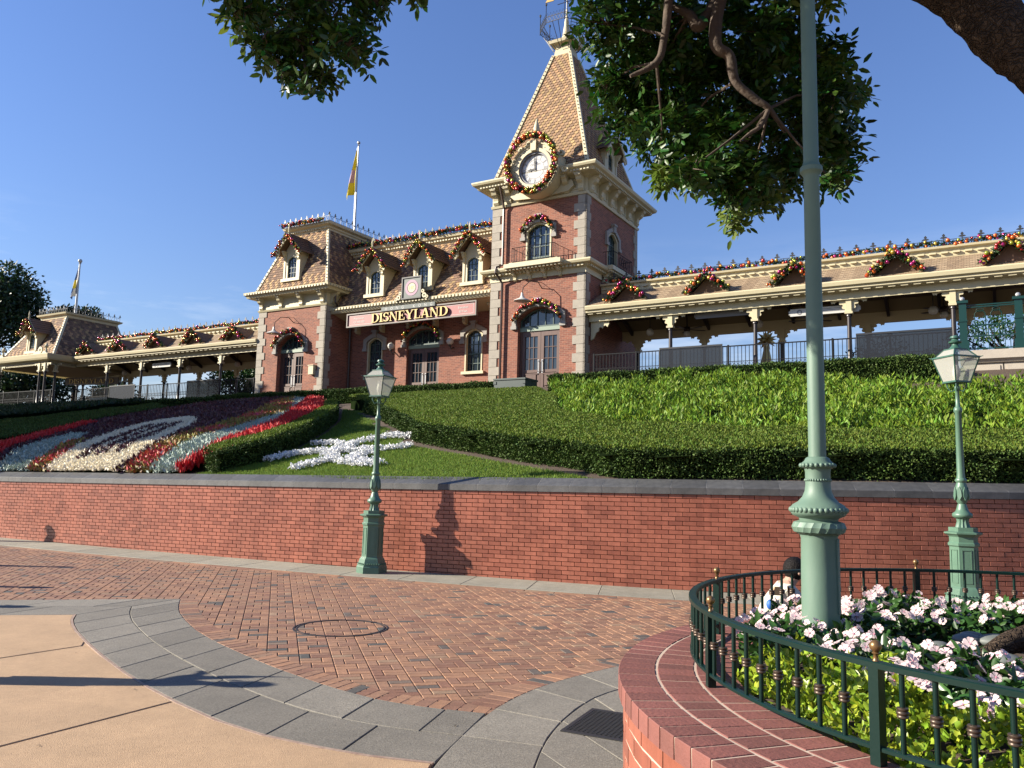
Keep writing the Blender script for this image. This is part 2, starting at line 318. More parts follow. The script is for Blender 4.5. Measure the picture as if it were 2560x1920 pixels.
        if uv:
            ul = me.uv_layers.new(name='UVMap'); d = ul.data
            for p in me.polygons:
                n = p.normal
                for li in p.loop_indices:
                    c = me.vertices[me.loops[li].vertex_index].co
                    d[li].uv = (c.x, c.y) if abs(n.z) > .8 else ((c.y, c.z) if abs(n.x) > abs(n.y) else (c.x, c.z))
        me.update(); return me
def part(mb, name, mats, par, label=None, kind=None, smooth=None, uv=False):
    return link(mb.mesh(name, mats, ORG[top(par).name], smooth, uv), name, par, label=label, kind=kind)
def solo(mb, name, mats, label, cat, group=None, kind=None, smooth=None, org=(0, 0, 0), uv=False):
    o = link(mb.mesh(name, mats, org, smooth, uv), name, loc=org, label=label, category=cat, group=group, kind=kind); ORG[o.name] = org; return o
def np_mesh(name, V, Fc, mats, mi=None, smooth=False):
    me = bpy.data.meshes.new(name); n, k = Fc.shape
    me.vertices.add(len(V)); me.vertices.foreach_set('co', np.ascontiguousarray(V, dtype=np.float32).ravel())
    me.loops.add(n*k); me.loops.foreach_set('vertex_index', Fc.astype(np.int32).ravel())
    me.polygons.add(n); me.polygons.foreach_set('loop_start', np.arange(n, dtype=np.int32)*k)
    for mt in (mats if isinstance(mats, (list, tuple)) else [mats]): me.materials.append(mt)
    if mi is not None: me.polygons.foreach_set('material_index', mi.astype(np.int32))
    if smooth: me.polygons.foreach_set('use_smooth', np.ones(n, dtype=bool))
    me.update(calc_edges=True); me.validate(); return me
def unit(a): return a/np.maximum(1e-9, np.linalg.norm(a, axis=1, keepdims=True))
def rdir(n): return unit(rng.normal(size=(n, 3)))
def leaves(P, D, L, Wd, N=None, fold=.18, fine=False):
    """leaf blades from P along D; returns verts, faces (quads when fine)"""
    n = len(P); D = unit(D); L = np.broadcast_to(L, (n,))[:, None]; Wd = np.broadcast_to(Wd, (n,))[:, None]
    if N is None: N = rdir(n)
    S = unit(np.cross(D, N)); N = np.cross(S, D); b = np.arange(n)[:, None]
    if fine:
        V = np.stack([P, P+D*L*.3+S*Wd*.5+N*fold*Wd, P+D*L*.72+S*Wd*.4+N*fold*Wd, P+D*L, P+D*L*.72-S*Wd*.4+N*fold*Wd, P+D*L*.3-S*Wd*.5+N*fold*Wd], 1).reshape(-1, 3)
        Fc = np.concatenate([b*6+np.array([0, 1, 2, 3]), b*6+np.array([0, 3, 4, 5])], 0)
    else:
        V = np.stack([P, P+D*L*.45+S*Wd*.5+N*fold*Wd, P+D*L, P+D*L*.45-S*Wd*.5+N*fold*Wd], 1).reshape(-1, 3)
        Fc = np.concatenate([b*4+np.array([0, 1, 2]), b*4+np.array([0, 2, 3])], 0)
    return V, Fc
def leafpart(P, D, L, Wd, name, mats, par=None, N=None, fine=False, org=(0, 0, 0), mi=None, fold=.18, **props):
    V, Fc = leaves(P, D, L, Wd, N, fold, fine)
    if mi is not None: mi = np.concatenate([mi, mi])
    return link(np_mesh(name, V-np.array(org), Fc, mats, mi), name, par, **props)
def inpoly(X, Y, poly):
    r = np.zeros(len(X), bool); n = len(poly)
    for i in range(n):
        x1, y1 = poly[i]; x2, y2 = poly[(i+1) % n]
        c = ((y1 > Y) != (y2 > Y)); with_ = (x2-x1)*(Y-y1)/(y2-y1+1e-12)+x1; r ^= c & (X < with_)
    return r
def inp(x, y, poly): return bool(inpoly(np.array([x]), np.array([y]), poly)[0])
def resample(pts, n):
    p = np.array(pts, float); s = np.r_[0, np.cumsum(np.hypot(*np.diff(p, axis=0).T))]; t = np.linspace(0, s[-1], n)
    return [(float(np.interp(a, s, p[:, 0])), float(np.interp(a, s, p[:, 1]))) for a in t]
def smooth_line(pts, it=2):
    for _ in range(it):
        q = [pts[0]]
        for a, b in zip(pts, pts[1:]): q += [(a[0]*.75+b[0]*.25, a[1]*.75+b[1]*.25), (a[0]*.25+b[0]*.75, a[1]*.25+b[1]*.75)]
        pts = q+[pts[-1]]
    return pts

# ------------------------------------------------------------ terrain functions
def Yw(X):
    x = max(-14, min(8.5, X))
    b = 14.53-.39*x+.0065*x*x if x < 1 else 14.1465-.377*(x-1)+.0254*(x-1)**2
    if X < -14: b += -.572*(X+14)
    return b
def YT(X): return 28.74-.5944*(X-2.88)
def zc(X): return 1.552+.0105*max(-15, min(X, 12))       # underside of the wall's coping
def T(X, Y):
    yw = Yw(X); yt = YT(X); z0 = 1.72+.0105*max(-15, min(X, 10)); t = (Y-yw)/(yt-yw)
    if t < 0: return z0
    if t < 1: return z0+(4.95-z0)*t
    return min(5.5, 4.95+.3*(Y-yt))
Tn = np.vectorize(T)
# ------------------------------------------------------------ ground sheet, plaza
mb = MB(); mb.box(-900, 900, -300, 1500, -.6, -.03); solo(mb, 'ground', M['ground'], None, None, kind='structure')
mb = MB(); V = []; Fc = []
xs = np.concatenate([[-400, -150, -80], np.linspace(-50, 20, 71), [35, 80, 200, 400]]); nT = 40
for i, x in enumerate(xs):
    yw = Yw(x)+.16; yt = YT(x)+1.8
    if yt < yw+4: yt = yw+4
    for j in range(nT+1):
        y = yw+(yt-yw)*j/nT; V.append((x, y, T(x, y)-.03))
    V.append((x, yt+160, 5.5)); V.append((x, yt+160, -.5))
q = nT+3
for i in range(len(xs)-1):
    for j in range(q-1): Fc.append((i*q+j, (i+1)*q+j, (i+1)*q+j+1, i*q+j+1))
mb.add(V, Fc); solo(mb, 'hillside', M['soil'], None, None, kind='structure', smooth=60)
plaza = thing('plaza_paving', None, None, kind='structure')
mb = MB(); mb.box(-40, 30, -12, 22, -.03, 0); part(mb, 'bedding', M['joint'], plaza)

WX = np.linspace(-26, 17, 431); WP = np.array([(x, Yw(x)) for x in WX]); WS = np.r_[0, np.cumsum(np.hypot(*np.diff(WP, axis=0).T))]
def wall_at(s):
    x = float(np.interp(s, WS, WX)); y = Yw(x); dx = .05; d = Vector((2*dx, Yw(x+dx)-Yw(x-dx))).normalized()
    return Vector((x, y)), d, Vector((d.y, -d.x))      # point, along, outward (towards camera)
def offset_line(off, x0=-24, x1=15, n=90):
    s0 = float(np.interp(x0, WX, WS)); s1 = float(np.interp(x1, WX, WS)); r = []
    for i in range(n):
        p, d, o = wall_at(s0+(s1-s0)*i/(n-1)); r.append((p.x+o.x*off, p.y+o.y*off))
    return r
def slab(poly, z1, name, m, par, cham=.006, z0=0.):
    """paving piece: prism with a chamfered top edge, mesh at its own centre"""
    c = np.mean(poly, 0); mb = MB(); n = len(poly); p = np.array(poly)-c
    ins = []
    for i in range(n):
        a, b, d = p[i-1], p[i], p[(i+1) % n]; e1 = (b-a)/np.hypot(*(b-a)); e2 = (d-b)/np.hypot(*(d-b)); n1 = np.array([-e1[1], e1[0]]); n2 = np.array([-e2[1], e2[0]]); k = n1+n2; k = k/max(.4, k@n1)
        ins.append(b+k*cham)
    area = sum(p[i][0]*p[(i+1) % n][1]-p[(i+1) % n][0]*p[i][1] for i in range(n))
    if area < 0: ins = [2*p[i]-ins[i] for i in range(n)]
    vs = [(*q, z0) for q in p]+[(*q, z1-cham*.7) for q in p]+[(*q, z1) for q in ins]
    fs = [(i, (i+1) % n, n+(i+1) % n, n+i) for i in range(n)]+[(n+i, n+(i+1) % n, 2*n+(i+1) % n, 2*n+i) for i in range(n)]+[tuple(range(2*n, 3*n))]
    mb.add(vs, fs); return link(mb.mesh(name, m), name, par, loc=(float(c[0]), float(c[1]), 0))
def band(A, B, L, rows, z1, name, m, par, gap=.008, stag=True, off0=0.):
    A = resample(A, 200); B = resample(B, 200); ln = (sum(math.dist(A[i], A[i+1]) for i in range(199))+sum(math.dist(B[i], B[i+1]) for i in range(199)))/2
    n = max(1, round(ln/L))
    def at(t, w):
        t = min(max(t, 0), 1)*198.999; i = int(t); f = t-i
        a = np.array(A[i])*(1-f)+np.array(A[i+1])*f; b = np.array(B[i])*(1-f)+np.array(B[i+1])*f; return a*(1-w)+b*w
    for r in range(rows):
        w0, w1 = r/rows, (r+1)/rows; o = (.5/n if (stag and r % 2) else 0)+off0; k0 = -1 if o else 0; wd = np.hypot(*(at(.5, 0)-at(.5, 1)))/rows
        gw = gap/wd/rows*.5; gt = gap/ln*.5
        for k in range(k0, n):
            ta, tb = max(0, k/n+o), min(1, (k+1)/n+o)
            if tb-ta < .2/n: continue
            ta += gt; tb -= gt
            sub = 3 if L > .3 else 1
            lo = [at(ta+(tb-ta)*i/sub, w0+gw) for i in range(sub+1)]; hi = [at(tb+(ta-tb)*i/sub, w1-gw) for i in range(sub+1)]
            slab(lo+hi, z1+random.uniform(-.001, .001), name, m, par)
# outlines of the plaza's zones (metres)
C_OUT = smooth_line([(-5.14, 9.89), (-4.95, 9.45), (-4.48, 8.72), (-3.44, 7.37), (-2.62, 6.45), (-1.78, 5.67), (-.94, 5.25), (-.41, 5.12)], 1)
G_IN = smooth_line([(-4.47, 11.31), (-4.25, 10.7), (-3.97, 10.06), (-3.27, 8.88), (-2.31, 7.73), (-1.71, 7.11), (-1.14, 6.59), (-.64, 6.33), (-.13, 6.19)], 1)
H_L = smooth_line([(-.55, 3.6), (-.50, 4.5), (-.39, 5.22), (-.27, 5.7), (-.13, 6.19), (.13, 6.76), (.48, 7.26), (1.07, 7.88), (1.9, 8.5), (3.0, 8.9)], 1)
H_R = smooth_line([(.10, 3.8), (.12, 4.5), (.21, 5.23), (.34, 5.84), (.63, 6.57), (.95, 7.0), (1.5, 7.45), (2.2, 7.7), (3.0, 7.8)], 1)
H_P = [(.44, 3.5), (.5, 4.2), (.6, 4.6), (.8, 5.0), (1.1, 5.4), (1.6, 5.8), (2.1, 6.0), (2.8, 6.1)]
band(C_OUT, G_IN, .62, 2, .018, 'granite_slab', M['granite'], plaza)
band([(-22, 6.9), (-14, 8.2), (-5.14, 9.89)], [(-22, 7.9), (-14, 9.2), (-4.47, 11.31)], .9, 2, .018, 'granite_slab', M['granite'], plaza)
band(H_R, H_L, .6, 1, .018, 'granite_slab', M['granite'], plaza)
band(H_P, H_R, .6, 1, .018, 'granite_slab', M['granite'], plaza, off0=.03)
def inset_line(pts, d):
    q = []
    for i in range(len(pts)):
        a = np.array(pts[max(0, i-1)]); b = np.array(pts[min(len(pts)-1, i+1)]); t = (b-a)/np.hypot(*(b-a)); q.append((pts[i][0]-t[1]*d, pts[i][1]+t[0]*d))
    return q
# brick soldier courses along the granite and along the strip below the wall
band(G_IN, inset_line(G_IN, .24), .115, 1, .014, 'paver', M['pav'], plaza, gap=.007, stag=False)
hl = [p for p in H_L if p[1] > 6.15]; band(hl, inset_line(hl, .24), .115, 1, .014, 'paver', M['pav'], plaza, gap=.007, stag=False)
band(offset_line(1.18, -16, 9, 60), offset_line(1.40, -16, 9, 60), .5, 1, .013, 'border_tile', M['pav'], plaza, gap=.006, stag=False)
band(offset_line(0.0, -20, 13, 80), offset_line(1.17, -20, 13, 80), 1.15, 1, .020, 'strip_slab', M['stripstone'], plaza, gap=.006)
# concrete slabs
slab([(-30, 5.6), (-14, 8.1)]+[(x-.02, y-.02) for x, y in C_OUT]+[(-.56, 3.5), (-.9, -9), (-30, -9)], .011, 'concrete_bed', M['concrete'], plaza)
cs = [list(p) for p in C_OUT]; cA = [p for p in cs if p[1] > 8.2]; cB = [p for p in cs if 6.3 < p[1] <= 8.2]; cC = [p for p in cs if p[1] <= 6.3]
def shift(pts, d=.03): return [(x-d*.7, y-d*.7) for x, y in pts]
slab([(-30, 5.5), (-14, 8.15)]+shift(cA)+[(-4.17, 8.17), (-9.2, .9), (-30, .9)], .019, 'concrete_slab', M['concrete'], plaza)
slab([(-4.155, 8.15)]+shift(cB)+[(-2.50, 6.30), (-5.6, .9), (-9.17, .9)], .019, 'concrete_slab', M['concrete'], plaza)
slab([(-2.485, 6.28)]+shift(cC)+[(-.5, 4.4), (-.56, 3.5), (-.9, .9), (-5.58, .9)], .019, 'concrete_slab', M['concrete'], plaza)
slab([(-30, .885), (12, .885), (12, -10), (-30, -10)], .019, 'concrete_slab', M['concrete'], plaza)
mb = MB(); mb.sweep([(-.012, 0), (.014, 0), (.014, .022), (-.012, .022)], [(x-.012, y-.012) for x, y in C_OUT]); part(mb, 'edge_strip', mat('pale_edge', (.52, .38, .29), .8, col2=(.33, .21, .16), scale=20), plaza)
# clay pavers
zone = ([(-24, 7.4), (-14, 9.2), (-4.47, 11.31)]+G_IN+[p for p in H_L if p[1] > 6.2]+[(6, 9.4), (14, 9.0)]+offset_line(1.3, -23, 14, 60)[::-1])
hole = (-1.89, 9.47, .60, .50)
a0 = radians(106); dv = np.array([cos(a0), sin(a0)]); du = np.array([sin(a0), -cos(a0)])
rects = []
for si in range(-80, 60):
    for k in range(-10, 170):
        b0 = k*.2+ (0.1 if si % 2 else 0); u0 = si*.3
        if (k+si) % 2: rs = [(u0, u0+.1, b0, b0+.2), (u0+.1, u0+.3, b0, b0+.1), (u0+.1, u0+.3, b0+.1, b0+.2)]
        else: rs = [(u0+.2, u0+.3, b0, b0+.2), (u0, u0+.2, b0, b0+.1), (u0, u0+.2, b0+.1, b0+.2)]
        rects += rs
R = np.array(rects); cu = (R[:, 0]+R[:, 1])/2; cb = (R[:, 2]+R[:, 3])/2; cx = cu*du[0]+cb*dv[0]; cy = cu*du[1]+cb*dv[1]
ok = inpoly(cx, cy, zone) & (np.hypot(cx, cy) < 26) & (cx > -18) & (cx < 9.5)
R = R[ok]; cx = cx[ok]; cy = cy[ok]; order = np.argsort(np.hypot(cx, cy)+np.where((cx > .55) | (cx < -7.), 40, 0))
def paver_mesh(w, h):
    mb = MB(); g = .0045; c = .005; w2, h2 = w/2-g, h/2-g
    q = lambda e, z: [(-w2+e, -h2+e, z), (w2-e, -h2+e, z), (w2-e, h2-e, z), (-w2+e, h2-e, z)]
    mb.add(q(0, .001)+q(0, .0085)+q(c, .012), [(i, (i+1) % 4, 4+(i+1) % 4, 4+i) for i in range(4)]+[(4+i, 4+(i+1) % 4, 8+(i+1) % 4, 8+i) for i in range(4)]+[(8, 9, 10, 11)]); return mb
PM = {k: paver_mesh(*k).mesh('paver', M['pav']) for k in ((.1, .2), (.2, .1))}
for i in order[:150]:
    k = (.1, .2) if R[i, 1]-R[i, 0] < .15 else (.2, .1)
    link(PM[k], 'paver', plaza, loc=(float(cx[i]), float(cy[i]), random.uniform(-.0012, .0012)), rot=atan2(du[1], du[0])+random.uniform(-.008, .008))
mb = MB(); tm = {k: paver_mesh(*k) for k in PM}
for i in order[150:]:
    k = (.1, .2) if R[i, 1]-R[i, 0] < .15 else (.2, .1); dz = random.uniform(-.0012, .0012); e = random.uniform(-.01, .01); cE = cos(e); sE = sin(e)
    mb.add([(cx[i]+(x*cE-y*sE)*du[0]+(x*sE+y*cE)*dv[0], cy[i]+(x*cE-y*sE)*du[1]+(x*sE+y*cE)*dv[1], z+dz) for x, y, z in tm[k].v], tm[k].f)
part(mb, 'pavers', M['pav'], plaza, kind='stuff')
# paved manhole cover: two metal rims around pavers
mh = thing('manhole_cover', 'round paved manhole cover ringed by thin dark metal in the brick paving', 'manhole cover', (-1.89, 9.47, 0))
for r_, nm in ((.52, 'outer_rim'), (.485, 'inner_rim')):
    mb = MB(); n = 56; vs = []
    for j in range(n):
        a = 2*pi*j/n
        for rr, z in ((r_, .004), (r_+.016, .004), (r_+.016, .017), (r_, .017)): vs.append((-1.89+rr*cos(a), 9.47+rr*sin(a), z))
    mb.add(vs, [(j*4+i, j*4+(i+1) % 4, ((j+1) % n)*4+(i+1) % 4, ((j+1) % n)*4+i) for j in range(n) for i in range(4)]); part(mb, nm, M['iron'], mh)
mb = MB(); 
for a in (.9, 4.1): mb.box(-1.89+.5*cos(a)-.03, -1.89+.5*cos(a)+.03, 9.47+.5*sin(a)-.02, 9.47+.5*sin(a)+.02, .004, .019)
part(mb, 'lifting_slot', M['black'], mh, kind='stuff')
# drain grate beside the planter
gr = thing('drain_grate', 'square dark metal drain grate set in the granite beside the round planter', 'drain grate', (.80, 5.95, 0))
ga = radians(64); gx = Vector((sin(ga), -cos(ga))); gy = Vector((cos(ga), sin(ga)))
GP = lambda a, b, z: (.80+gx.x*a+gy.x*b, 5.95+gx.y*a+gy.y*b, z)
mb = MB()
for a, b, c_, d in ((-.30, .30, -.32, -.29), (-.30, .30, .29, .32), (-.30, -.27, -.29, .29), (.27, .30, -.29, .29)): mb.box(a, b, c_, d, .019, .026, P=GP)
part(mb, 'grate_frame', M['iron'], gr)
mb = MB(); mb.box(-.27, .27, -.29, .29, .0185, .0195, P=GP); part(mb, 'pit', M['black'], gr)
mb = MB()
for i in range(17): mb.box(-.262+i*.0325, -.254+i*.0325, -.29, .29, .020, .025, P=GP)
for i in range(18): mb.box(-.27, .27, -.283+i*.0328, -.276+i*.0328, .020, .0262, P=GP)
part(mb, 'grate_bars', M['iron'], gr, kind='stuff')

# ------------------------------------------------------------ brick retaining wall with coping
rw = thing('retaining_wall', 'long low red brick retaining wall with dark grey stone coping below the hillside', 'wall', (0, 14.5, 0))
ro = ORG[rw.name]
mb = MB(); pts = offset_line(-.0, -25.5, 16.5, 120)
vs = []
for x, y in pts: 
    p, d, o = wall_at(float(np.interp(x, WX, WS))); z = zc(x)
    vs += [(p.x, p.y, -.02), (p.x, p.y, z), (p.x-o.x*.3, p.y-o.y*.3, z), (p.x-o.x*.3, p.y-o.y*.3, -.02)]
mb.add(vs, [(i*4+j, i*4+(j+1) % 4, (i+1)*4+(j+1) % 4, (i+1)*4+j) for i in range(119) for j in range(4)]+[(0, 1, 2, 3), (476, 477, 478, 479)])
part(mb, 'mortar_core', M['wmortar'], rw)
s0 = float(np.interp(-21, WX, WS)); s1 = float(np.interp(14.5, WX, WS)); BW, BH = .229, .0745
def wbrick(): 
    mb = MB(); a, h, t, c = BW/2-.0045, BH/2-.0045, .013, .003
    f0 = [(-a, -.02, -h), (a, -.02, -h), (a, -.02, h), (-a, -.02, h)]; f1 = [(-a, t-c, -h), (a, t-c, -h), (a, t-c, h), (-a, t-c, h)]; f2 = [(-a+c, t, -h+c), (a-c, t, -h+c), (a-c, t, h-c), (-a+c, t, h-c)]
    mb.add(f0+f1+f2, [(i, (i+1) % 4, 4+(i+1) % 4, 4+i) for i in range(4)]+[(4+i, 4+(i+1) % 4, 8+(i+1) % 4, 8+i) for i in range(4)]+[(8, 9, 10, 11)]); return mb
WB = wbrick(); WBm = WB.mesh('brick', M['wbrick']); lst = []
for r in range(22):
    s = s0+(BW/2 if r % 2 else 0)
    while s < s1:
        p, d, o = wall_at(s); z = zc(p.x)-BH*(r+.5)
        if z > -.01: lst.append((math.hypot(p.x-1.2, p.y-14)+.3*r*.0, p.x, p.y, z, d, o))
        s += BW
vis = sorted(lst, key=lambda q: abs(q[1]-1.2)+(.0 if q[1] < 4.2 else 50)); single = vis[:300]; rest = vis[300:]
for _, x, y, z, d, o in single:
    k = random.uniform(-.0015, .0015); link(WBm, 'brick', rw, loc=(x+o.x*k-ro[0], y+o.y*k-ro[1], z-ro[2]), rot=(atan2(.0105, 1)*0, 0, atan2(d.y, d.x)+pi))
mb = MB()
for _, x, y, z, d, o in rest:
    k = random.uniform(-.0015, .0015)
    mb.add([(x+d.x*a+o.x*(b+k), y+d.y*a+o.y*(b+k), z+c) for a, b, c in WB.v], WB.f)
part(mb, 'brickwork', M['wbrick'], rw, kind='stuff')
s = s0-.2; i = 0; CL = .58
prof = [(-.30, 0), (.045, 0), (.045, .105), (.035, .115), (-.235, .245), (-.30, .245)]
while s < s1:
    p, d, o = wall_at(s+CL/2); z = zc(p.x); mb = MB(); h = CL/2-.004
    mb.prism([(b, c) for b, c in prof], -h, h, P=lambda b, c, t: (d.x*t+o.x*b, d.y*t+o.y*b, c+.0105*t))
    link(mb.mesh('coping_stone', M['coping']), 'coping_stone', rw, loc=(p.x-ro[0], p.y-ro[1], z-ro[2])); s += CL
mb = MB(); vs = []
for x, y in pts:
    p, d, o = wall_at(float(np.interp(x, WX, WS))); z = zc(x)
    for b, c in ((-.29, .01), (.0435, .01), (.0435, .104), (.0335, .1135), (-.234, .2435), (-.29, .2435)): vs.append((p.x+o.x*b, p.y+o.y*b, z+c))
mb.add(vs, [(i*6+j, i*6+(j+1) % 6, (i+1)*6+(j+1) % 6, (i+1)*6+j) for i in range(119) for j in range(6)])
part(mb, 'coping_joint', mat('coping_mortar', (.50, .47, .42), .9), rw)

# ------------------------------------------------------------ building kit (station frame: u along the front, v into the depth, z up)
def FR(ox, oy, xd, od): return lambda x, o, z: (ox+xd[0]*x+od[0]*o, oy+xd[1]*x+od[1]*o, z)
def front(v=0): return FR(0, v, (1, 0), (0, -1))
def side(u=0): return FR(u, 0, (0, 1), (1, 0))
def lside(u=0): return FR(u, 0, (0, 1), (-1, 0))
def fbox(mb, P, x0, x1, o0, o1, z0, z1, m=0):
    mb.add([P(x, o, z) for z in (z0, z1) for o in (o0, o1) for x in (x0, x1)], [(0, 2, 3, 1), (4, 5, 7, 6), (0, 1, 5, 4), (2, 6, 7, 3), (0, 4, 6, 2), (1, 3, 7, 5)], m)
def arcz(op, x): return op['zs']+op['rise']*(1-((x-op['x'])/(op['w']/2))**2)
def wall_open(mb, P, x0, x1, z0, z1, ops, depth=.25, m=0, mr=0):
    def q(a, b, c, d, mm): mb.add([a, b, c, d], [(0, 1, 2, 3)], mm)
    x = x0
    for op in sorted(ops, key=lambda o: o['x']):
        a, b = op['x']-op['w']/2, op['x']+op['w']/2
        q(P(x, 0, z0), P(a, 0, z0), P(a, 0, z1), P(x, 0, z1), m)
        if op['zb'] > z0: q(P(a, 0, z0), P(b, 0, z0), P(b, 0, op['zb']), P(a, 0, op['zb']), m)
        N = 10; X = [a+(b-a)*i/N for i in range(N+1)]
        for i in range(N):
            za, zb_ = arcz(op, X[i]), arcz(op, X[i+1])
            q(P(X[i], 0, za), P(X[i+1], 0, zb_), P(X[i+1], 0, z1), P(X[i], 0, z1), m)
            q(P(X[i], 0, za), P(X[i+1], 0, zb_), P(X[i+1], -depth, zb_), P(X[i], -depth, za), mr)
        for e in (a, b): q(P(e, 0, op['zb']), P(e, 0, op['zs']), P(e, -depth, op['zs']), P(e, -depth, op['zb']), mr)
        q(P(a, 0, op['zb']), P(b, 0, op['zb']), P(b, -depth, op['zb']), P(a, -depth, op['zb']), mr)
        x = b
    q(P(x, 0, z0), P(x1, 0, z0), P(x1, 0, z1), P(x, 0, z1), m)
def arch_ring(mb, P, op, wd, o0, o1, zlow=None, m=0, N=12, drop=0., sides=True):
    """ring outside the opening, wd wide, following arch and (if zlow) the jambs"""
    x0, x1 = op['x']-op['w']/2, op['x']+op['w']/2; inn = []; out = []
    if zlow is not None: inn.append((x0, zlow)); out.append((x0-wd, zlow))
    for i in range(N+1):
        x = x0+(x1-x0)*i/N; inn.append((x, arcz(op, x)+.0))
        t = (x-op['x'])/(op['w']/2); sl = -2*op['rise']*t/(op['w']/2); nn = Vector((-sl, 1)).normalized()
        out.append((x+(nn.x*wd if sides else 0) if 0 < i < N else (x+(-wd if i == 0 else wd)), arcz(op, x)+nn.y*wd if 0 < i < N else arcz(op, x)+wd*.75))
    if zlow is not None: inn.append((x1, zlow)); out.append((x1+wd, zlow))
    n = len(inn); vs = [P(a, o1, b) for a, b in inn]+[P(a, o1, b) for a, b in out]+[P(a, o0, b) for a, b in inn]+[P(a, o0, b) for a, b in out]
    fs = []
    for i in range(n-1): fs += [(i, i+1, n+i+1, n+i), (2*n+i, 3*n+i, 3*n+i+1, 2*n+i+1), (i, 2*n+i, 2*n+i+1, i+1), (n+i, n+i+1, 3*n+i+1, 3*n+i)]
    fs += [(0, n, 3*n, 2*n), (n-1, 3*n-1, 4*n-1, 2*n-1)]
    mb.add(vs, fs, m)
def window(par, P, op, nx, zrows, dep=.22, fm=None, name='window', mid=None, thick=.05):
    """frame (part) with mullions; each pane a sub-part"""
    fm = fm or M['winframe']; mb = MB(); x0, x1 = op['x']-op['w']/2, op['x']+op['w']/2; zb = op['zb']
    inner = dict(op); inner['w'] = op['w']-2*thick; inner['zs'] = op['zs']-thick; 
    arch_ring(mb, P, inner, thick, -dep, -dep+.07, zlow=zb)
    fbox(mb, P, x0, x1, -dep, -dep+.08, zb, zb+thick*1.2)
    a, b = x0+thick, x1-thick; tp = lambda x: arcz(inner, x)
    for i in range(1, nx):
        x = a+(b-a)*i/nx; w = .035 if (mid and i == nx//2 and nx % 2 == 0) else .018
        fbox(mb, P, x-w, x+w, -dep, -dep+.05, zb, tp(x))
    for i, z in enumerate(zrows): fbox(mb, P, a, b, -dep, -dep+(.06 if z == mid else .045), z-(.032 if z == mid else .017), z+(.032 if z == mid else .017))
    f = part(mb, name, fm, par)
    zz = [zb+thick]+list(zrows)+[None]
    for i in range(nx):
        xa, xb = a+(b-a)*i/nx, a+(b-a)*(i+1)/nx
        for j in range(len(zz)-1):
            mb = MB(); t = zz[j+1]; vs = [P(xa, -dep+.015, zz[j]), P(xb, -dep+.015, zz[j])]
            vs += [P(xb, -dep+.015, t), P(xa, -dep+.015, t)] if t else [P(xb, -dep+.015, tp(xb)), P((xa+xb)/2, -dep+.015, tp((xa+xb)/2)), P(xa, -dep+.015, tp(xa))]
            mb.add(vs, [tuple(range(len(vs)))]); part(mb, 'pane', M['glass'], f)
    return f
def double_door(par, P, x, w, z0, z1, dep):
    for s in (-1, 1):
        a, b = (x-w/2, x-.006) if s < 0 else (x+.006, x+w/2); lw = b-a; mb = MB(); st = lw*.16
        fbox(mb, P, a, a+st, -dep, -dep+.07, z0, z1); fbox(mb, P, b-st, b, -dep, -dep+.07, z0, z1); fbox(mb, P, a+st, b-st, -dep, -dep+.07, z1-.22, z1)
        zm = z0+.95; fbox(mb, P, a+st, b-st, -dep, -dep+.07, zm-.12, zm); fbox(mb, P, a+st, b-st, -dep, -dep+.07, z0, z0+.2)
        fbox(mb, P, a+st, b-st, -dep, -dep+.04, z0+.2, zm-.12)
        fbox(mb, P, a+st+.05, b-st-.05, -dep+.04, -dep+.09, z0+.28, zm-.2); fbox(mb, P, a+st-.04, b-st+.04, -dep+.07, -dep+.10, zm-.2, zm-.15)
        for i in (1, 2): fbox(mb, P, a+st+(lw-2*st)*i/3-.012, a+st+(lw-2*st)*i/3+.012, -dep, -dep+.055, zm, z1-.22)
        for i in (1, 2): zq = zm+(z1-.22-zm)*i/3; fbox(mb, P, a+st, b-st, -dep, -dep+.055, zq-.012, zq+.012)
        d = part(mb, 'door', M['doorwood'], par)
        for i in range(3):
            for j in range(3):
                mb = MB(); xa = a+st+(lw-2*st)*i/3; xb = a+st+(lw-2*st)*(i+1)/3; za = zm+(z1-.22-zm)*j/3; zb = zm+(z1-.22-zm)*(j+1)/3
                mb.add([P(xa, -dep+.02, za), P(xb, -dep+.02, za), P(xb, -dep+.02, zb), P(xa, -dep+.02, zb)], [(0, 1, 2, 3)]); part(mb, 'pane', M['glass'], d)
        mb = MB(); hx = x+s*.09; mb.tube([P(hx, -dep+.07, z0+.85), P(hx, -dep+.14, z0+.88), P(hx, -dep+.14, z0+1.3), P(hx, -dep+.07, z0+1.33)], .018, 6); fbox(mb, P, hx-.035, hx+.035, -dep+.07, -dep+.085, z0+.8, z0+1.38)
        part(mb, 'handle', M['metal'], d)
def corbel(mb, P, x, zt, h, d, w, m=0):
    prof = [(0, zt), (d, zt), (d, zt-.13*h), (.84*d, zt-.2*h), (.72*d, zt-.38*h), (.42*d, zt-.52*h), (.34*d, zt-.7*h), (.38*d, zt-.82*h), (.24*d, zt-.96*h), (0, zt-h)]
    mb.prism(prof, x-w/2, x+w/2, m, P=lambda o, z, t: P(t, o, z)); fbox(mb, P, x-w*.62, x+w*.62, 0, d*1.04, zt-.07*h, zt)
def dentils(mb, P, x0, x1, z0, z1, o0, o1, pitch, m=0):
    n = max(1, int((x1-x0)/pitch)); 
    for i in range(n): x = x0+(i+.5)*(x1-x0)/n; fbox(mb, P, x-pitch*.29, x+pitch*.29, o0, o1, z0, z1, m)
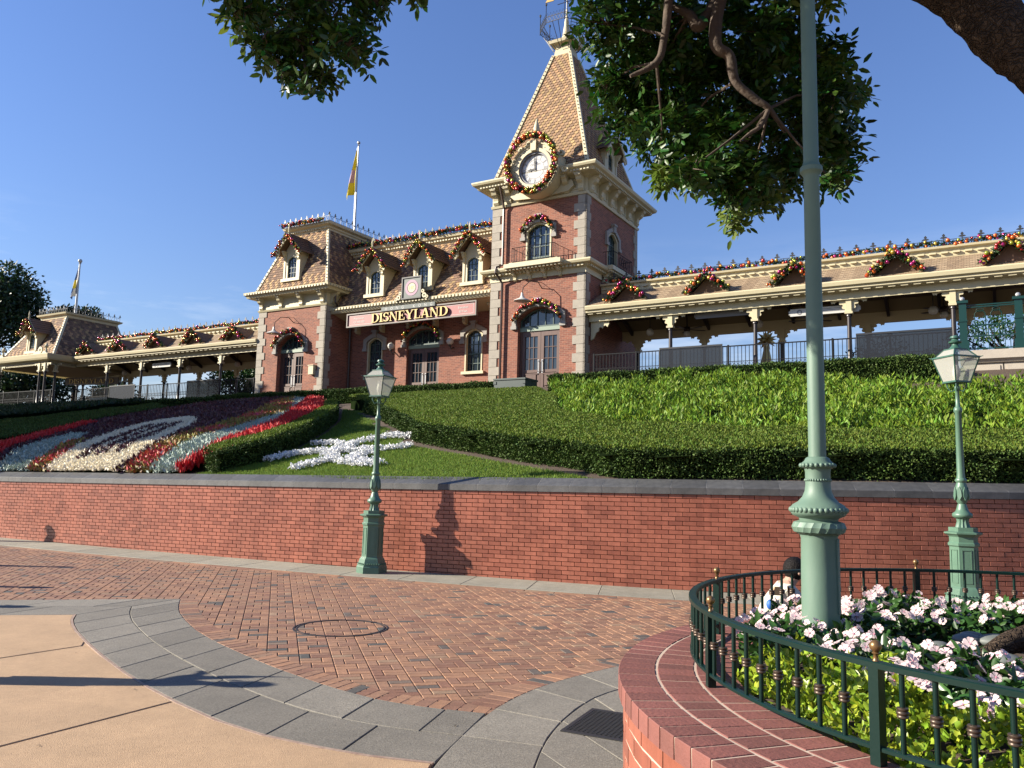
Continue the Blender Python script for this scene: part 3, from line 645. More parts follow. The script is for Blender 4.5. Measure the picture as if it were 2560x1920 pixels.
def quoins(par, P, x, z0, z1, h=.36, w0=.38, w1=.56, sgn=1, o=.035, start=0):
    n = round((z1-z0)/h); h = (z1-z0)/n
    for i in range(n):
        w = w1 if (i+start) % 2 else w0; mb = MB(); a, b = sorted((x-sgn*o, x+sgn*w)); fbox(mb, P, a, b, -.05, o, z0+i*h+.006, z0+(i+1)*h-.006)
        part(mb, 'quoin_stone', M['quoin'], par)
def shingle(mb, BL, BR, TL, TR, rows, w, fn, lift=.028):
    BL, BR, TL, TR = map(Vector, (BL, BR, TL, TR)); n = (BR-BL).cross(TL-BL).normalized()
    for r in range(rows):
        t0, t1 = r/rows, min(1, (r+1.12)/rows); a0_, b0_ = BL.lerp(TL, t0), BR.lerp(TR, t0); a1, b1 = BL.lerp(TL, t1), BR.lerp(TR, t1); e = (BR-BL).normalized()
        L0 = (b0_-a0_).length; k0 = -1 if r % 2 else 0; x = (BL-a0_).dot(e)+(w*.5 if r % 2 else 0); x = x-math.floor(x/w)*w-w; j = int(round(((a0_-BL).dot(e)+x)/w))
        off1 = (a1-a0_).dot(e); end1 = (b1-a0_).dot(e); up = (a1-a0_)-e*off1
        while x < L0:
            xa, xb = max(x+w*.03, 0), min(x+w*.97, L0)
            if xb-xa > w*.15:
                ya, yb = max(xa, off1), min(xb, end1)
                mi, sc = fn(r, j)
                if yb < ya: ya = yb = (ya+yb)/2
                pa, pb, pc, pd = a0_+e*xa+n*lift, a0_+e*xb+n*lift, a0_+e*yb+up+n*.004, a0_+e*ya+up+n*.004
                if sc: 
                    c = (xb-xa)*.3; q = up*.26
                    mb.add([pa+q, pa+e*c, pb-e*c, pb+q, pc, pd, a0_+e*xa+q, a0_+e*(xa+c), a0_+e*(xb-c), a0_+e*xb+q], [(0, 1, 2, 3, 4, 5), (0, 6, 7, 1), (1, 7, 8, 2), (2, 8, 9, 3)], mi)
                else: mb.add([pa, pb, pc, pd, a0_+e*xa, a0_+e*xb], [(0, 1, 2, 3), (0, 4, 5, 1)], mi)
            x += w; j += 1
def hips(mb, a, b, w=.11, t=.05, m=0, studs=.22, m2=1):
    a, b = Vector(a), Vector(b); d = (b-a).normalized(); mb.tube([a, b], w, 4, m)
    if studs:
        n = int((b-a).length/studs)
        for i in range(n): p = a+(b-a)*(i+.5)/n; mb.ball(p+Vector((.0, -w*.8, w*.45)), .028, 6, 4, m2)
def band_fn(r, j):
    k = (r//5) % 2
    if k == 0: return ((0 if (j+r//1) % 2 == 0 else 1), True)
    return ((0 if (j*3+r*5) % 7 == 0 else 1), False)
def fleur(mb, x, y, z, h, w, dirx=(1, 0), m=0):
    P = lambda a, b, c: (x+dirx[0]*a-dirx[1]*b, y+dirx[1]*a+dirx[0]*b, z+c); t = .012
    mb.prism([(-.01, 0), (.01, 0), (.012, .55*h), (w*.5, .62*h), (w*.25, .72*h), (.02, .70*h), (w*.22, .85*h), (0, h), (-w*.22, .85*h), (-.02, .70*h), (-w*.25, .72*h), (-w*.5, .62*h), (-.012, .55*h)], -t, t, m, P=lambda a, c, b: P(a, b, c))
def cresting(par, a, b, z, pitch=.42, h=.42, name='roof_cresting', m=None):
    """wrought iron cresting from a to b (2D) with scroll arcs and fleurs"""
    a, b = Vector((*a, 0)), Vector((*b, 0)); d = b-a; Ln = d.length; e = d/Ln; n = round(Ln/pitch); mb = MB()
    for zz, r in ((.03, .012), (h*.62, .012)): mb.tube([a+Vector((0, 0, z+zz)), b+Vector((0, 0, z+zz))], r, 4)
    for i in range(n+1):
        p = a+e*(Ln*i/n); fleur(mb, p.x, p.y, z+h*.2, h*.95, pitch*.42, (e.x, e.y)); mb.tube([(p.x, p.y, z), (p.x, p.y, z+h*.4)], .013, 4)
        if i < n:
            for s in (0, 1):
                c = p+e*(pitch*(.0 if s == 0 else 1)); sg = 1 if s == 0 else -1
                mb.tube([c+e*(sg*pitch*.5*sin(t*pi/2/5))+Vector((0, 0, z+.03+h*.58*cos(t*pi/2/5))) for t in range(6)], .009, 4, cap=False)
    return part(mb, name, m or M['iron'], par)
GARL = []
def garland(label, path, st_org, r=.15, dens=26, bl=18, cat='garland', group=None, br=.062, outv=(0, -1, .25)):
    bl = bl*1.3; r = r*.95; br = br*.93; dens = dens*1.8
    """greenery strand with shiny baubles along path (station frame)"""
    g = thing('garland' if cat == 'garland' else cat, label, cat, st_org, True, group)
    p = np.array(path, float); s = np.r_[0, np.cumsum(np.linalg.norm(np.diff(p, axis=0), axis=1))]; Ln = s[-1]
    at = lambda t: np.stack([np.interp(t, s, p[:, k]) for k in range(3)], 1)
    n = int(Ln*dens*7); q = at(rng.uniform(0, Ln, n)); d = rdir(n); org = np.array(st_org)
    leafpart(q-org+d*rng.uniform(.0, r*.5, (n, 1)), d+rdir(n)*.4, rng.uniform(r*.5, r*1.1, n), r*.33, 'greenery', M['leafdark'], g)
    nb = int(Ln*bl); t = (np.arange(nb)+rng.uniform(-.35, .35, nb))/max(1, nb)*Ln; q = at(np.clip(t, 0, Ln)); mb = MB(); ov = np.array(outv, float); ov /= np.linalg.norm(ov)
    for c in q:
        a = rdir(1)[0]*r*.8; a = a+ov*(r*.45); mb.ball(c+a, br*random.uniform(.65, 1.2), 8, 5, random.randrange(6))
    part(mb, 'baubles', BAUB, g, kind='stuff', smooth=80); return g

# ---- text
def text_poly(body, size, font=None):
    c = bpy.data.curves.new('t', 'FONT'); c.body = body; c.size = size; c.align_x = 'CENTER'; c.resolution_u = 2
    o = bpy.data.objects.new('t', c); COL.objects.link(o); dg = bpy.context.evaluated_depsgraph_get(); me = bpy.data.meshes.new_from_object(o.evaluated_get(dg))
    vs = [(v.co.x, v.co.y) for v in me.vertices]; fs = [tuple(p.vertices) for p in me.polygons]
    bpy.data.objects.remove(o); bpy.data.curves.remove(c); bpy.data.meshes.remove(me); return vs, fs
def put_text(mb, P, body, size, x, o, z, m=0, rot=0.):
    vs, fs = text_poly(body, size); mb.add([P(x+a*cos(rot)-b*sin(rot), o, z+a*sin(rot)+b*cos(rot)) for a, b in vs], fs, m)
def glyph(ch):
    R_ = lambda a, b, c, d: [(a, c), (b, c), (b, d), (a, d)]
    def ring(cx, cy, ro, ri, a0_, a1_, k=9): 
        return [[(cx+ro[0]*cos(a), cy+ro[1]*sin(a)), (cx+ro[0]*cos(b), cy+ro[1]*sin(b)), (cx+ri[0]*cos(b), cy+ri[1]*sin(b)), (cx+ri[0]*cos(a), cy+ri[1]*sin(a))] for a, b in [(radians(a0_+(a1_-a0_)*i/k), radians(a0_+(a1_-a0_)*(i+1)/k)) for i in range(k)]]
    D_ = lambda x0, y0, x1, y1, w: [(x0-w/2, y0), (x0+w/2, y0), (x1+w/2, y1), (x1-w/2, y1)]
    if ch == 'D': return [R_(.08, .25, 0, 1), R_(0, .4, 0, .07), R_(0, .4, .93, 1)]+ring(.36, .5, (.46, .5), (.27, .42), -90, 90), .86
    if ch == 'I': return [R_(.08, .25, 0, 1), R_(0, .33, 0, .07), R_(0, .33, .93, 1)], .38
    if ch == 'S': return ring(.30, .73, (.28, .27), (.13, .18), 30, 250)+ring(.31, .29, (.30, .29), (.14, .19), -150, 95)+[R_(.5, .56, .68, 1), R_(.0, .06, .0, .32)], .66
    if ch == 'N': return [R_(.08, .15, 0, 1), R_(.66, .73, 0, 1), [(.03, 1), (.24, 1), (.73, 0), (.60, 0)], R_(0, .24, 0, .06), R_(0, .2, .94, 1), R_(.56, .84, .94, 1)], .88
    if ch == 'E': return [R_(.08, .25, 0, 1), R_(0, .66, 0, .07), R_(0, .62, .93, 1), R_(.25, .46, .47, .54), R_(.42, .47, .36, .65), R_(.60, .66, 0, .27), R_(.57, .62, .75, 1)], .72
    if ch == 'Y': return [D_(.42, .44, .12, 1, .18), D_(.44, .44, .72, 1, .08), R_(.34, .51, 0, .46), R_(.25, .60, 0, .07), R_(0, .28, .94, 1), R_(.60, .84, .94, 1)], .86
    if ch == 'L': return [R_(.08, .25, 0, 1), R_(0, .62, 0, .07), R_(0, .34, .93, 1), R_(.56, .62, 0, .28)], .68
    if ch == 'A': return [D_(.10, 0, .40, 1, .08), D_(.68, 0, .42, 1, .18), R_(.2, .6, .28, .35), R_(0, .24, 0, .06), R_(.52, .86, 0, .06)], .88
    return [], .4
def serif_text(mb, P, body, x0, x1, z, h, o0, o1, m=0, ms=1):
    tot = sum(glyph(c)[1] for c in body); sx = (x1-x0)/tot; x = x0
    for c in body:
        g, w = glyph(c)
        for i, q in enumerate(g):
            e = i*.0006
            mb.add([P(x+a*sx, o1+e, z+b*h) for a, b in q], [(0, 1, 2, 3)], m)
            mb.prism([(x+a*sx, z+b*h) for a, b in q], o0, o1-.002+e, ms, P=lambda a, b, t: P(a, t, b))
        x += w*sx

# ------------------------------------------------------------ station building
st = thing('station_building', 'red brick Victorian railway station with steep shingled clock tower and dormered mansard roof', 'building', (-9, 2.5, 5.3), True)
ZF = 5.45
mb = MB(); F0 = front(0); S0 = side(0)
tdoor = dict(x=-2.13, w=2.0, zb=ZF, zs=8.55, rise=.45); twin = dict(x=-2.2, w=1.2, zb=10.72, zs=12.38, rise=.26)
wall_open(mb, F0, -4.5, 0, 5.0, 10.3, [tdoor], .35); wall_open(mb, F0, -4.5, 0, 10.3, 13.66, [twin], .22)
swin = dict(x=2.68, w=1.05, zb=10.72, zs=12.38, rise=.26)
wall_open(mb, S0, 0, 5.5, 5.0, 10.3, []); wall_open(mb, S0, 0, 5.5, 10.3, 13.66, [swin], .22)
fbox(mb, lside(-4.5), 0, 5.5, -.1, 0, 5, 13.66); fbox(mb, F0, -4.5, 0, -5.6, -5.5, 5, 13.66)
pdoor = dict(x=-16.5, w=1.85, zb=ZF, zs=8.35, rise=.5)
wall_open(mb, F0, -18.9, -14.2, 5.0, 10.4, [pdoor], .4); fbox(mb, side(-14.2), 0, 6, -.1, 0, 5, 10.4); fbox(mb, lside(-18.9), 0, 6, -.1, 0, 5, 10.4); fbox(mb, F0, -18.9, -4.5, -6.1, -6, 5, 10.4)
FM = front(1.85)
mdoor = dict(x=-9.52, w=1.96, zb=ZF, zs=8.55, rise=.42); mwl = dict(x=-12.5, w=.95, zb=6.75, zs=8.5, rise=.22); mwr = dict(x=-6.56, w=.95, zb=6.75, zs=8.5, rise=.22)
wall_open(mb, FM, -14.2, -4.5, 5.0, 10.3, [mwl, mdoor, mwr], .28)
part(mb, 'brick_wall', M['sbrick'], st, uv=True)
mb = MB(); 
for P, op, d in ((F0, tdoor, .35), (F0, pdoor, .4), (FM, mdoor, .28), (F0, twin, .22), (S0, swin, .22), (FM, mwl, .28), (FM, mwr, .28)): fbox(mb, P, op['x']-op['w']/2-.1, op['x']+op['w']/2+.1, -d-.6, -d-.55, op['zb']-.1, op['zs']+op['rise']+.1)
part(mb, 'dark_interior', M['black'], st, kind='stuff')
# quoins
for P, x, s, z0, z1, k in ((F0, -4.5, 1, 5.1, 10.28, 0), (F0, 0, -1, 5.1, 10.28, 1), (F0, -4.5, 1, 10.72, 13.6, 0), (F0, 0, -1, 10.72, 13.6, 1), (S0, 0, 1, 5.1, 10.28, 0), (S0, 0, 1, 10.72, 13.6, 0), (S0, 5.5, -1, 10.72, 13.6, 1),
                         (F0, -18.9, 1, 5.1, 10.3, 0), (F0, -14.2, -1, 5.1, 10.3, 1), (side(-14.2), 0, 1, 5.1, 10.3, 0)):
    quoins(st, P, x, z0, z1, sgn=s, start=k, w0=.36 if P is F0 else .30, w1=.54 if P is F0 else .42)
# windows and doors
window(st, F0, twin, 4, [11.2, 11.68, 12.16], .16, mid=11.2)
window(st, S0, swin, 4, [11.2, 11.68, 12.16], .16, mid=11.2)
for op in (mwl, mwr): window(st, FM, op, 3, [7.15, 7.6, 8.05, 8.45][0:4], .2, mid=7.6)
for P, op, dep, zd in ((F0, tdoor, .3, 8.05), (F0, pdoor, .34, 8.0), (FM, mdoor, .24, 8.05)):
    tw = dict(op); tw['zb'] = zd+.16; window(st, P, tw, 5, [], dep, name='fanlight', thick=.06)
    mb = MB(); fbox(mb, P, op['x']-op['w']/2, op['x']+op['w']/2, -dep, -dep+.12, zd, zd+.16); part(mb, 'transom', M['transom'], st)
    for s in (-1, 1): mb = MB(); e = op['x']+s*op['w']/2; a, b = sorted((e, e-s*.1)); fbox(mb, P, a, b, -dep, -dep+.1, ZF, zd); part(mb, 'door_jamb', M['doorwood'], st)
    double_door(st, P, op['x'], op['w']-.2, ZF, zd, dep)
# stone hoods, keystones, sills
for P, op, wd, mt in ((F0, tdoor, .2, 'greystone'), (F0, pdoor, .2, 'greystone'), (FM, mdoor, .2, 'greystone'), (F0, twin, .17, 'greystone'), (S0, swin, .17, 'greystone'), (FM, mwl, .2, 'greystone'), (FM, mwr, .2, 'greystone')):
    mb = MB(); o2 = dict(op); o2['w'] = op['w']+.12; o2['zs'] = op['zs']+.04
    arch_ring(mb, P, o2, wd, 0, .09, zlow=op['zs']-.32); hz = op['zs']+op['rise']
    fbox(mb, P, op['x']-.12, op['x']+.12, 0, .15, hz+.02, hz+.36); fbox(mb, P, op['x']-.17, op['x']+.17, 0, .18, hz+.32, hz+.40)
    for s in (-1, 1): e = op['x']+s*(op['w']/2+.06+wd/2); fbox(mb, P, e-wd/2-.04, e+wd/2+.04, 0, .12, op['zs']-.42, op['zs']-.28)
    part(mb, 'stone_hood', M[mt], st)
    if op['zb'] > 6: 
        mb = MB(); arch_ring(mb, P, dict(op, w=op['w']-.12, zs=op['zs']-.04), .07, -.12, .03, zlow=op['zb']); fbox(mb, P, op['x']-op['w']/2-.14, op['x']+op['w']/2+.14, 0, .13, op['zb']-.13, op['zb']); part(mb, 'window_surround', M['cream'], st)
# tower cornices
R4 = [(0, 0), (0, 5.5), (-4.5, 5.5), (-4.5, 0)]          # closed clockwise seen from above: outwards on the right-hand side is handled below
R4 = R4[::-1]
def ring(mb, prof, rect): mb.sweep(prof, rect, closed=True)
CW = [(-4.5, 0), (0, 0), (0, 5.5), (-4.5, 5.5)]           # travel +u then +v: right-hand side faces out
mb = MB(); ring(mb, [(0, 10.28), (.06, 10.28), (.06, 10.5), (.12, 10.52), (.2, 10.6), (.36, 10.64), (.4, 10.72), (.4, 10.78), (0, 10.8)], CW)
dentils(mb, F0, -4.55, .05, 10.52, 10.6, .1, .26, .17); dentils(mb, S0, -.05, 5.5, 10.52, 10.6, .1, .26, .17)
for P, c, w in ((F0, -2.2, 1.35), (S0, 2.68, 1.3)):
    mb2 = MB(); fbox(mb2, P, c-w, c+w, 0, .62, 10.68, 10.86); fbox(mb2, P, c-w*.86, c+w*.86, .0, .5, 10.86, 10.93); dentils(mb2, P, c-w, c+w, 10.60, 10.68, .1, .54, .17)
    for k in (-1, -.33, .33, 1): corbel(mb2, P, c+k*w*.8, 10.6, .38, .34, .14)
    part(mb2, 'balcony_slab', M['cream'], st)
part(mb, 'string_course', M['cream'], st)
mb = MB(); ring(mb, [(0, 13.6), (.07, 13.6), (.1, 13.7), (.04, 13.74), (.04, 14.3), (.14, 14.34), (.2, 14.38), (.52, 14.4), (.58, 14.5), (.7, 14.56), (.74, 14.64), (.74, 14.7), (0, 14.74)], CW)
dentils(mb, F0, -4.9, .4, 14.42, 14.5, .4, .60, .15); dentils(mb, S0, -.4, 5.9, 14.42, 14.5, .4, .60, .15)
part(mb, 'tower_cornice', M['cream'], st)
for P, xs_ in ((F0, (-4.3, -3.65, -.85, -.2)), (S0, (.25, 1.25, 2.25, 3.25, 4.25, 5.25))):
    for x in xs_: mb = MB(); corbel(mb, P, x, 14.38, .68, .5, .24); part(mb, 'bracket', M['cream'], st)
mb = MB()
for P, xs_ in ((S0, (.75, 1.75, 2.75, 3.75, 4.75)), (F0, (-.52,))):
    for x in xs_:
        for a, b, c, d in ((-.22, .22, 13.84, 13.88), (-.22, .22, 14.24, 14.28), (-.22, -.18, 13.88, 14.24), (.18, .22, 13.88, 14.24)): fbox(mb, P, x+a, x+b, .04, .075, c, d)
part(mb, 'frieze_panel', M['cream'], st, kind='stuff')
# tower spire roof
zb, zt = 14.74, 21.45
B4 = [(-4.48, -.02), (-.02, -.02), (-.02, 5.48), (-4.48, 5.48)]; B4 = [(-4.5, -.05), (0.08, -.05), (.08, 5.5), (-4.5, 5.5)]; T4 = [(-2.86, 2.25), (-2.0, 2.25), (-2.0, 3.1), (-2.86, 3.1)]
mb = MB(); mb.add([(*p, zb) for p in B4]+[(*p, zt) for p in T4], [(0, 1, 5, 4), (1, 2, 6, 5), (2, 3, 7, 6), (3, 0, 4, 7), (4, 5, 6, 7)]); rf = part(mb, 'spire_roof', M['roofcore'], st)
mb = MB(); tf = lambda r, j: ((0 if (r+0) % 2 == 0 else 1), False)
def tfn(r, j): return (0 if (j+r//2) % 2 == 0 else 1, True)
for i in range(4):
    if i in (0, 1): shingle(mb, (*B4[i], zb), (*B4[(i+1) % 4], zb), (*T4[i], zt), (*T4[(i+1) % 4], zt), 44, .2, tfn)
part(mb, 'shingles', [M['shA'], M['shD'], M['shC']], rf, kind='stuff')
for i in range(4): mb = MB(); hips(mb, (*B4[i], zb), (*T4[i], zt), .10); part(mb, 'hip_board', [M['cream'], M['iron']], rf, kind='stuff')
mb = MB(); c = (-2.43, 2.68); q = [(c[0]-.43, c[1]-.43), (c[0]+.43, c[1]-.43), (c[0]+.43, c[1]+.43), (c[0]-.43, c[1]+.43)]
mb.sweep([(0, 21.3), (.06, 21.3), (0, 21.42), (-.08, 21.9), (-.02, 22.0), (.16, 22.03), (.2, 22.16), (-.43, 22.2)], q, closed=True)
mb.prism(q, 21.3, 21.5); mb.lathe([(.26, 22.15), (.24, 22.3), (.17, 22.75), (.10, 23.2), (.11, 23.22), (.11, 23.28), (.06, 23.32), (.045, 23.9)], c, 14)
mb.ball((c[0], c[1], 23.36), .1); part(mb, 'spire_cap', M['cream'], st, smooth=35)
# iron walkway railing round the spire tip (octagonal basket) on curved struts
mb = MB(); rr = 1.25; zc0 = 22.75; oc = [(c[0]+rr*cos(radians(22.5+45*k)), c[1]+rr*sin(radians(22.5+45*k))) for k in range(8)]
for k in range(8):
    a, b = oc[k], oc[(k+1) % 8]
    for z in (0, .28): mb.tube([(*a, zc0+z), (*b, zc0+z)], .016, 4)
    n = 6
    for i in range(n): 
        x0, y0 = a[0]+(b[0]-a[0])*i/n, a[1]+(b[1]-a[1])*i/n; x1, y1 = a[0]+(b[0]-a[0])*(i+1)/n, a[1]+(b[1]-a[1])*(i+1)/n
        mb.tube([(x0, y0, zc0), (x1, y1, zc0+.28)], .009, 4); mb.tube([(x1, y1, zc0), (x0, y0, zc0+.28)], .009, 4)
        xm, ym = (x0+x1)/2, (y0+y1)/2; mb.tube([(x0, y0, zc0+.28), (xm, ym, zc0+.46), (x1, y1, zc0+.28)], .007, 4)
    mb.tube([(*a, zc0-.08), (*a, zc0+.85)], .018, 5); mb.ball((*a, zc0+.9), .055, 6, 4, sz=1.4)
    for f in (.35, .65):
        p = (a[0]+(b[0]-a[0])*f, a[1]+(b[1]-a[1])*f); q0 = (c[0]+(p[0]-c[0])*.38, c[1]+(p[1]-c[1])*.38)
        mb.tube([(*q0, 21.75), (q0[0]*.7+p[0]*.3, q0[1]*.7+p[1]*.3, 21.95), (q0[0]*.35+p[0]*.65, q0[1]*.35+p[1]*.65, 22.35), (*p, zc0)], .016, 5)
part(mb, 'spire_railing', M['iron'], st)
# weather vane
wv = thing('weather_vane', 'gilded horse weather vane with arrow above the clock tower spire', 'weather vane', (c[0], c[1], 23.9), True)
mb = MB(); mb.tube([(*c, 23.85), (*c, 25.5)], .03, 6); 
for d in ((1, 0), (0, 1)): mb.tube([(c[0]-.5*d[0], c[1]-.5*d[1], 24.3), (c[0]+.5*d[0], c[1]+.5*d[1], 24.3)], .018, 5)
mb.tube([(c[0]-1.1, c[1], 24.72), (c[0]+1.1, c[1], 24.72)], .022, 5); part(mb, 'spindle', M['iron'], wv)
mb = MB(); mb.prism([(-1.15, 24.58), (-1.05, 24.72), (-1.15, 24.86), (-.72, 24.88), (-.62, 24.72), (-.72, 24.56)], c[1]-.02, c[1]+.02, P=lambda a, b, t: (c[0]+a, t, b))
mb.prism([(1.0, 24.6), (1.3, 24.72), (1.0, 24.84)], c[1]-.02, c[1]+.02, P=lambda a, b, t: (c[0]+a, t, b)); part(mb, 'arrow', M['starGold'], wv)
mb = MB(); hp = [(-.5, 24.95), (-.42, 24.8), (-.36, 25.1), (-.2, 25.2), (.12, 25.18), (.3, 24.85), (.36, 24.85), (.3, 25.2), (.5, 25.05), (.56, 25.1), (.36, 25.45), (.52, 25.75), (.64, 25.78), (.60, 25.88), (.42, 25.95), (.3, 25.8), (.12, 25.55), (-.2, 25.52), (-.42, 25.5), (-.6, 25.3), (-.48, 25.3)]
mb.prism(hp, c[1]-.04, c[1]+.04, P=lambda a, b, t: (c[0]+a, t, b)); part(mb, 'horse', M['starGold'], wv)
# clock with surround
ck = thing('clock', 'round white tower clock with black roman numerals and hands near nine', 'clock', (-2.14, -.5, 14.85), True)
cx_, cz_ = -2.03, 14.76; CP = lambda a, o, b: F0(cx_+a, o+.24, cz_+b)
def disc(mb, P, r0, r1, o0, o1, n=40, m=0):
    vs = []
    for i in range(n):
        a = 2*pi*i/n
        for r, o in ((r0, o1), (r1, o1), (r1, o0), (r0, o0)): vs.append(P(r*cos(a), o, r*sin(a)))
    mb.add(vs, [(i*4+j, i*4+(j+1) % 4, ((i+1) % n)*4+(j+1) % 4, ((i+1) % n)*4+j) for i in range(n) for j in range(4)], m)
mb = MB(); disc(mb, CP, 0.001, .66, .35, .50); part(mb, 'face', M['clockwhite'], ck)
mb = MB(); disc(mb, CP, .64, .72, .35, .60); disc(mb, CP, .405, .42, .50, .503); disc(mb, CP, .615, .625, .50, .503)
for i in range(60): a = 2*pi*i/60; mb.add([CP(r*cos(a+e), .503, r*sin(a+e)) for r, e in ((.625, -.015), (.645, -.015), (.645, .015), (.625, .015))], [(0, 1, 2, 3)])
part(mb, 'minute_track', M['greypaint'], ck)
NUM = ['XII', 'I', 'II', 'III', 'IIII', 'V', 'VI', 'VII', 'VIII', 'IX', 'X', 'XI']
for k, s in enumerate(NUM):
    a = pi/2-2*pi*k/12; mb = MB(); vs, fs = text_poly(s, .2); h = .14
    rot = a-pi/2; mb.add([CP(.515*cos(a)+(x*.72)*cos(rot)-(y-.07)*1.25*sin(rot), .505, .515*sin(a)+(x*.72)*sin(rot)+(y-.07)*1.25*cos(rot)) for x, y in vs], fs); part(mb, 'numeral', M['greypaint'], ck)
mb = MB(); put_text(mb, CP, 'CITIZEN', .13, 0, .505, .16); part(mb, 'lettering', M['greypaint'], ck)
for nm, a, L_, w in (('minute_hand', radians(92), .54, .03), ('hour_hand', radians(183), .40, .038)):
    mb = MB(); d = (cos(a), sin(a)); e = (-sin(a), cos(a)); q = [(-.14, -.5), (-.14, .5), (0, 1), (.45, .9), (.55, 2), (.65, .9), (1, 0), (.65, -.9), (.55, -2), (.45, -.9), (0, -1)]
    mb.prism([(d[0]*L_*t+e[0]*w*k, d[1]*L_*t+e[1]*w*k) for t, k in q], .515 if nm[0] == 'h' else .53, .522 if nm[0] == 'h' else .538, P=lambda p, r, t: CP(p, t, r)); part(mb, nm, M['black'], ck)
mb = MB(); disc(mb, CP, .72, .86, .0, .66, 44); disc(mb, CP, .86, 1.06, .0, .58, 44); disc(mb, CP, 1.06, 1.14, .0, .62, 44); part(mb, 'clock_surround', M['cream'], ck, smooth=40)
mb = MB(); 
for i in range(24): a = 2*pi*i/24; mb.ball(CP(.96*cos(a), .58, .96*sin(a)), .022, 6, 4)
part(mb, 'surround_studs', M['iron'], ck, kind='stuff')
mb = MB(); mb.prism([(-.17, 13.72+.0), (.17, 13.72), (.12, 13.7), (-.12, 13.7)], .04, .1, P=lambda a, b, t: F0(cx_+a, t, b))
fbox(mb, F0, cx_-.13, cx_+.13, .6, .98, cz_+.74, cz_+1.2); mb.lathe([(.05, 16.1), (.13, 16.15), (.07, 16.25), (.09, 16.4), (.14, 16.55), (.09, 16.75), (.02, 17.0)], (cx_, -.7), 12)
for s in (-1, 1):
    for (a, b, r) in ((.35, 1.17, .14), (.75, .98, .12), (1.2, .5, .13), (1.38, -.2, .16)):
        disc(mb, lambda x, o, z: F0(cx_+s*a+x, o, cz_+b+z), r*.45, r, .6, .74, 14)
    mb.prism([(s*1.0, 14.2), (s*1.45, 14.25), (s*1.55, 14.0), (s*1.3, 13.78), (s*.7, 13.74), (s*.35, 13.72), (s*.5, 13.85)], .0, .22, P=lambda a, b, t: F0(cx_+a, t, b))
fbox(mb, F0, cx_-1.0, cx_+1.0, -1.3, .3, 14.3, 15.3)
part(mb, 'clock_scrollwork', M['cream'], ck, smooth=40)
garland('round wreath of red, orange and pink baubles hung around the tower clock', [(cx_-.08+1.13*cos(a), -.98, cz_+.20+1.2*sin(a)) for a in np.linspace(0, 2*pi, 40)], (cx_, -.72, 14.9), r=.15, bl=20, cat='wreath', br=.078)
# balconies (iron) of the tower windows
for P, cx0 in ((F0, -2.2), (S0, 2.68)):
    mb = MB(); w = 1.0; o = .52
    for z in (10.95, 11.55): mb.tube([P(cx0-w, .02, z), P(cx0-w, o, z), P(cx0+w, o, z), P(cx0+w, .02, z)], .014, 5)
    for i in range(17): x = cx0-w+2*w*i/16; mb.tube([P(x, o, 10.95), P(x, o, 11.55)], .008 if 0 < i < 16 else .014, 4)
    for i in range(1, 4):
        for s in (-1, 1): mb.tube([P(cx0+s*w, o*i/4, 10.95), P(cx0+s*w, o*i/4, 11.55)], .008, 4)
    for dx in (-.36, -.12, .12, .36): mb.tube([P(cx0+dx+.1*cos(t), o+.01, 11.25+.2*sin(t)) for t in np.linspace(0, 2*pi, 11)], .010, 4)
    part(mb, 'balcony_railing', M['ironlite'], st)
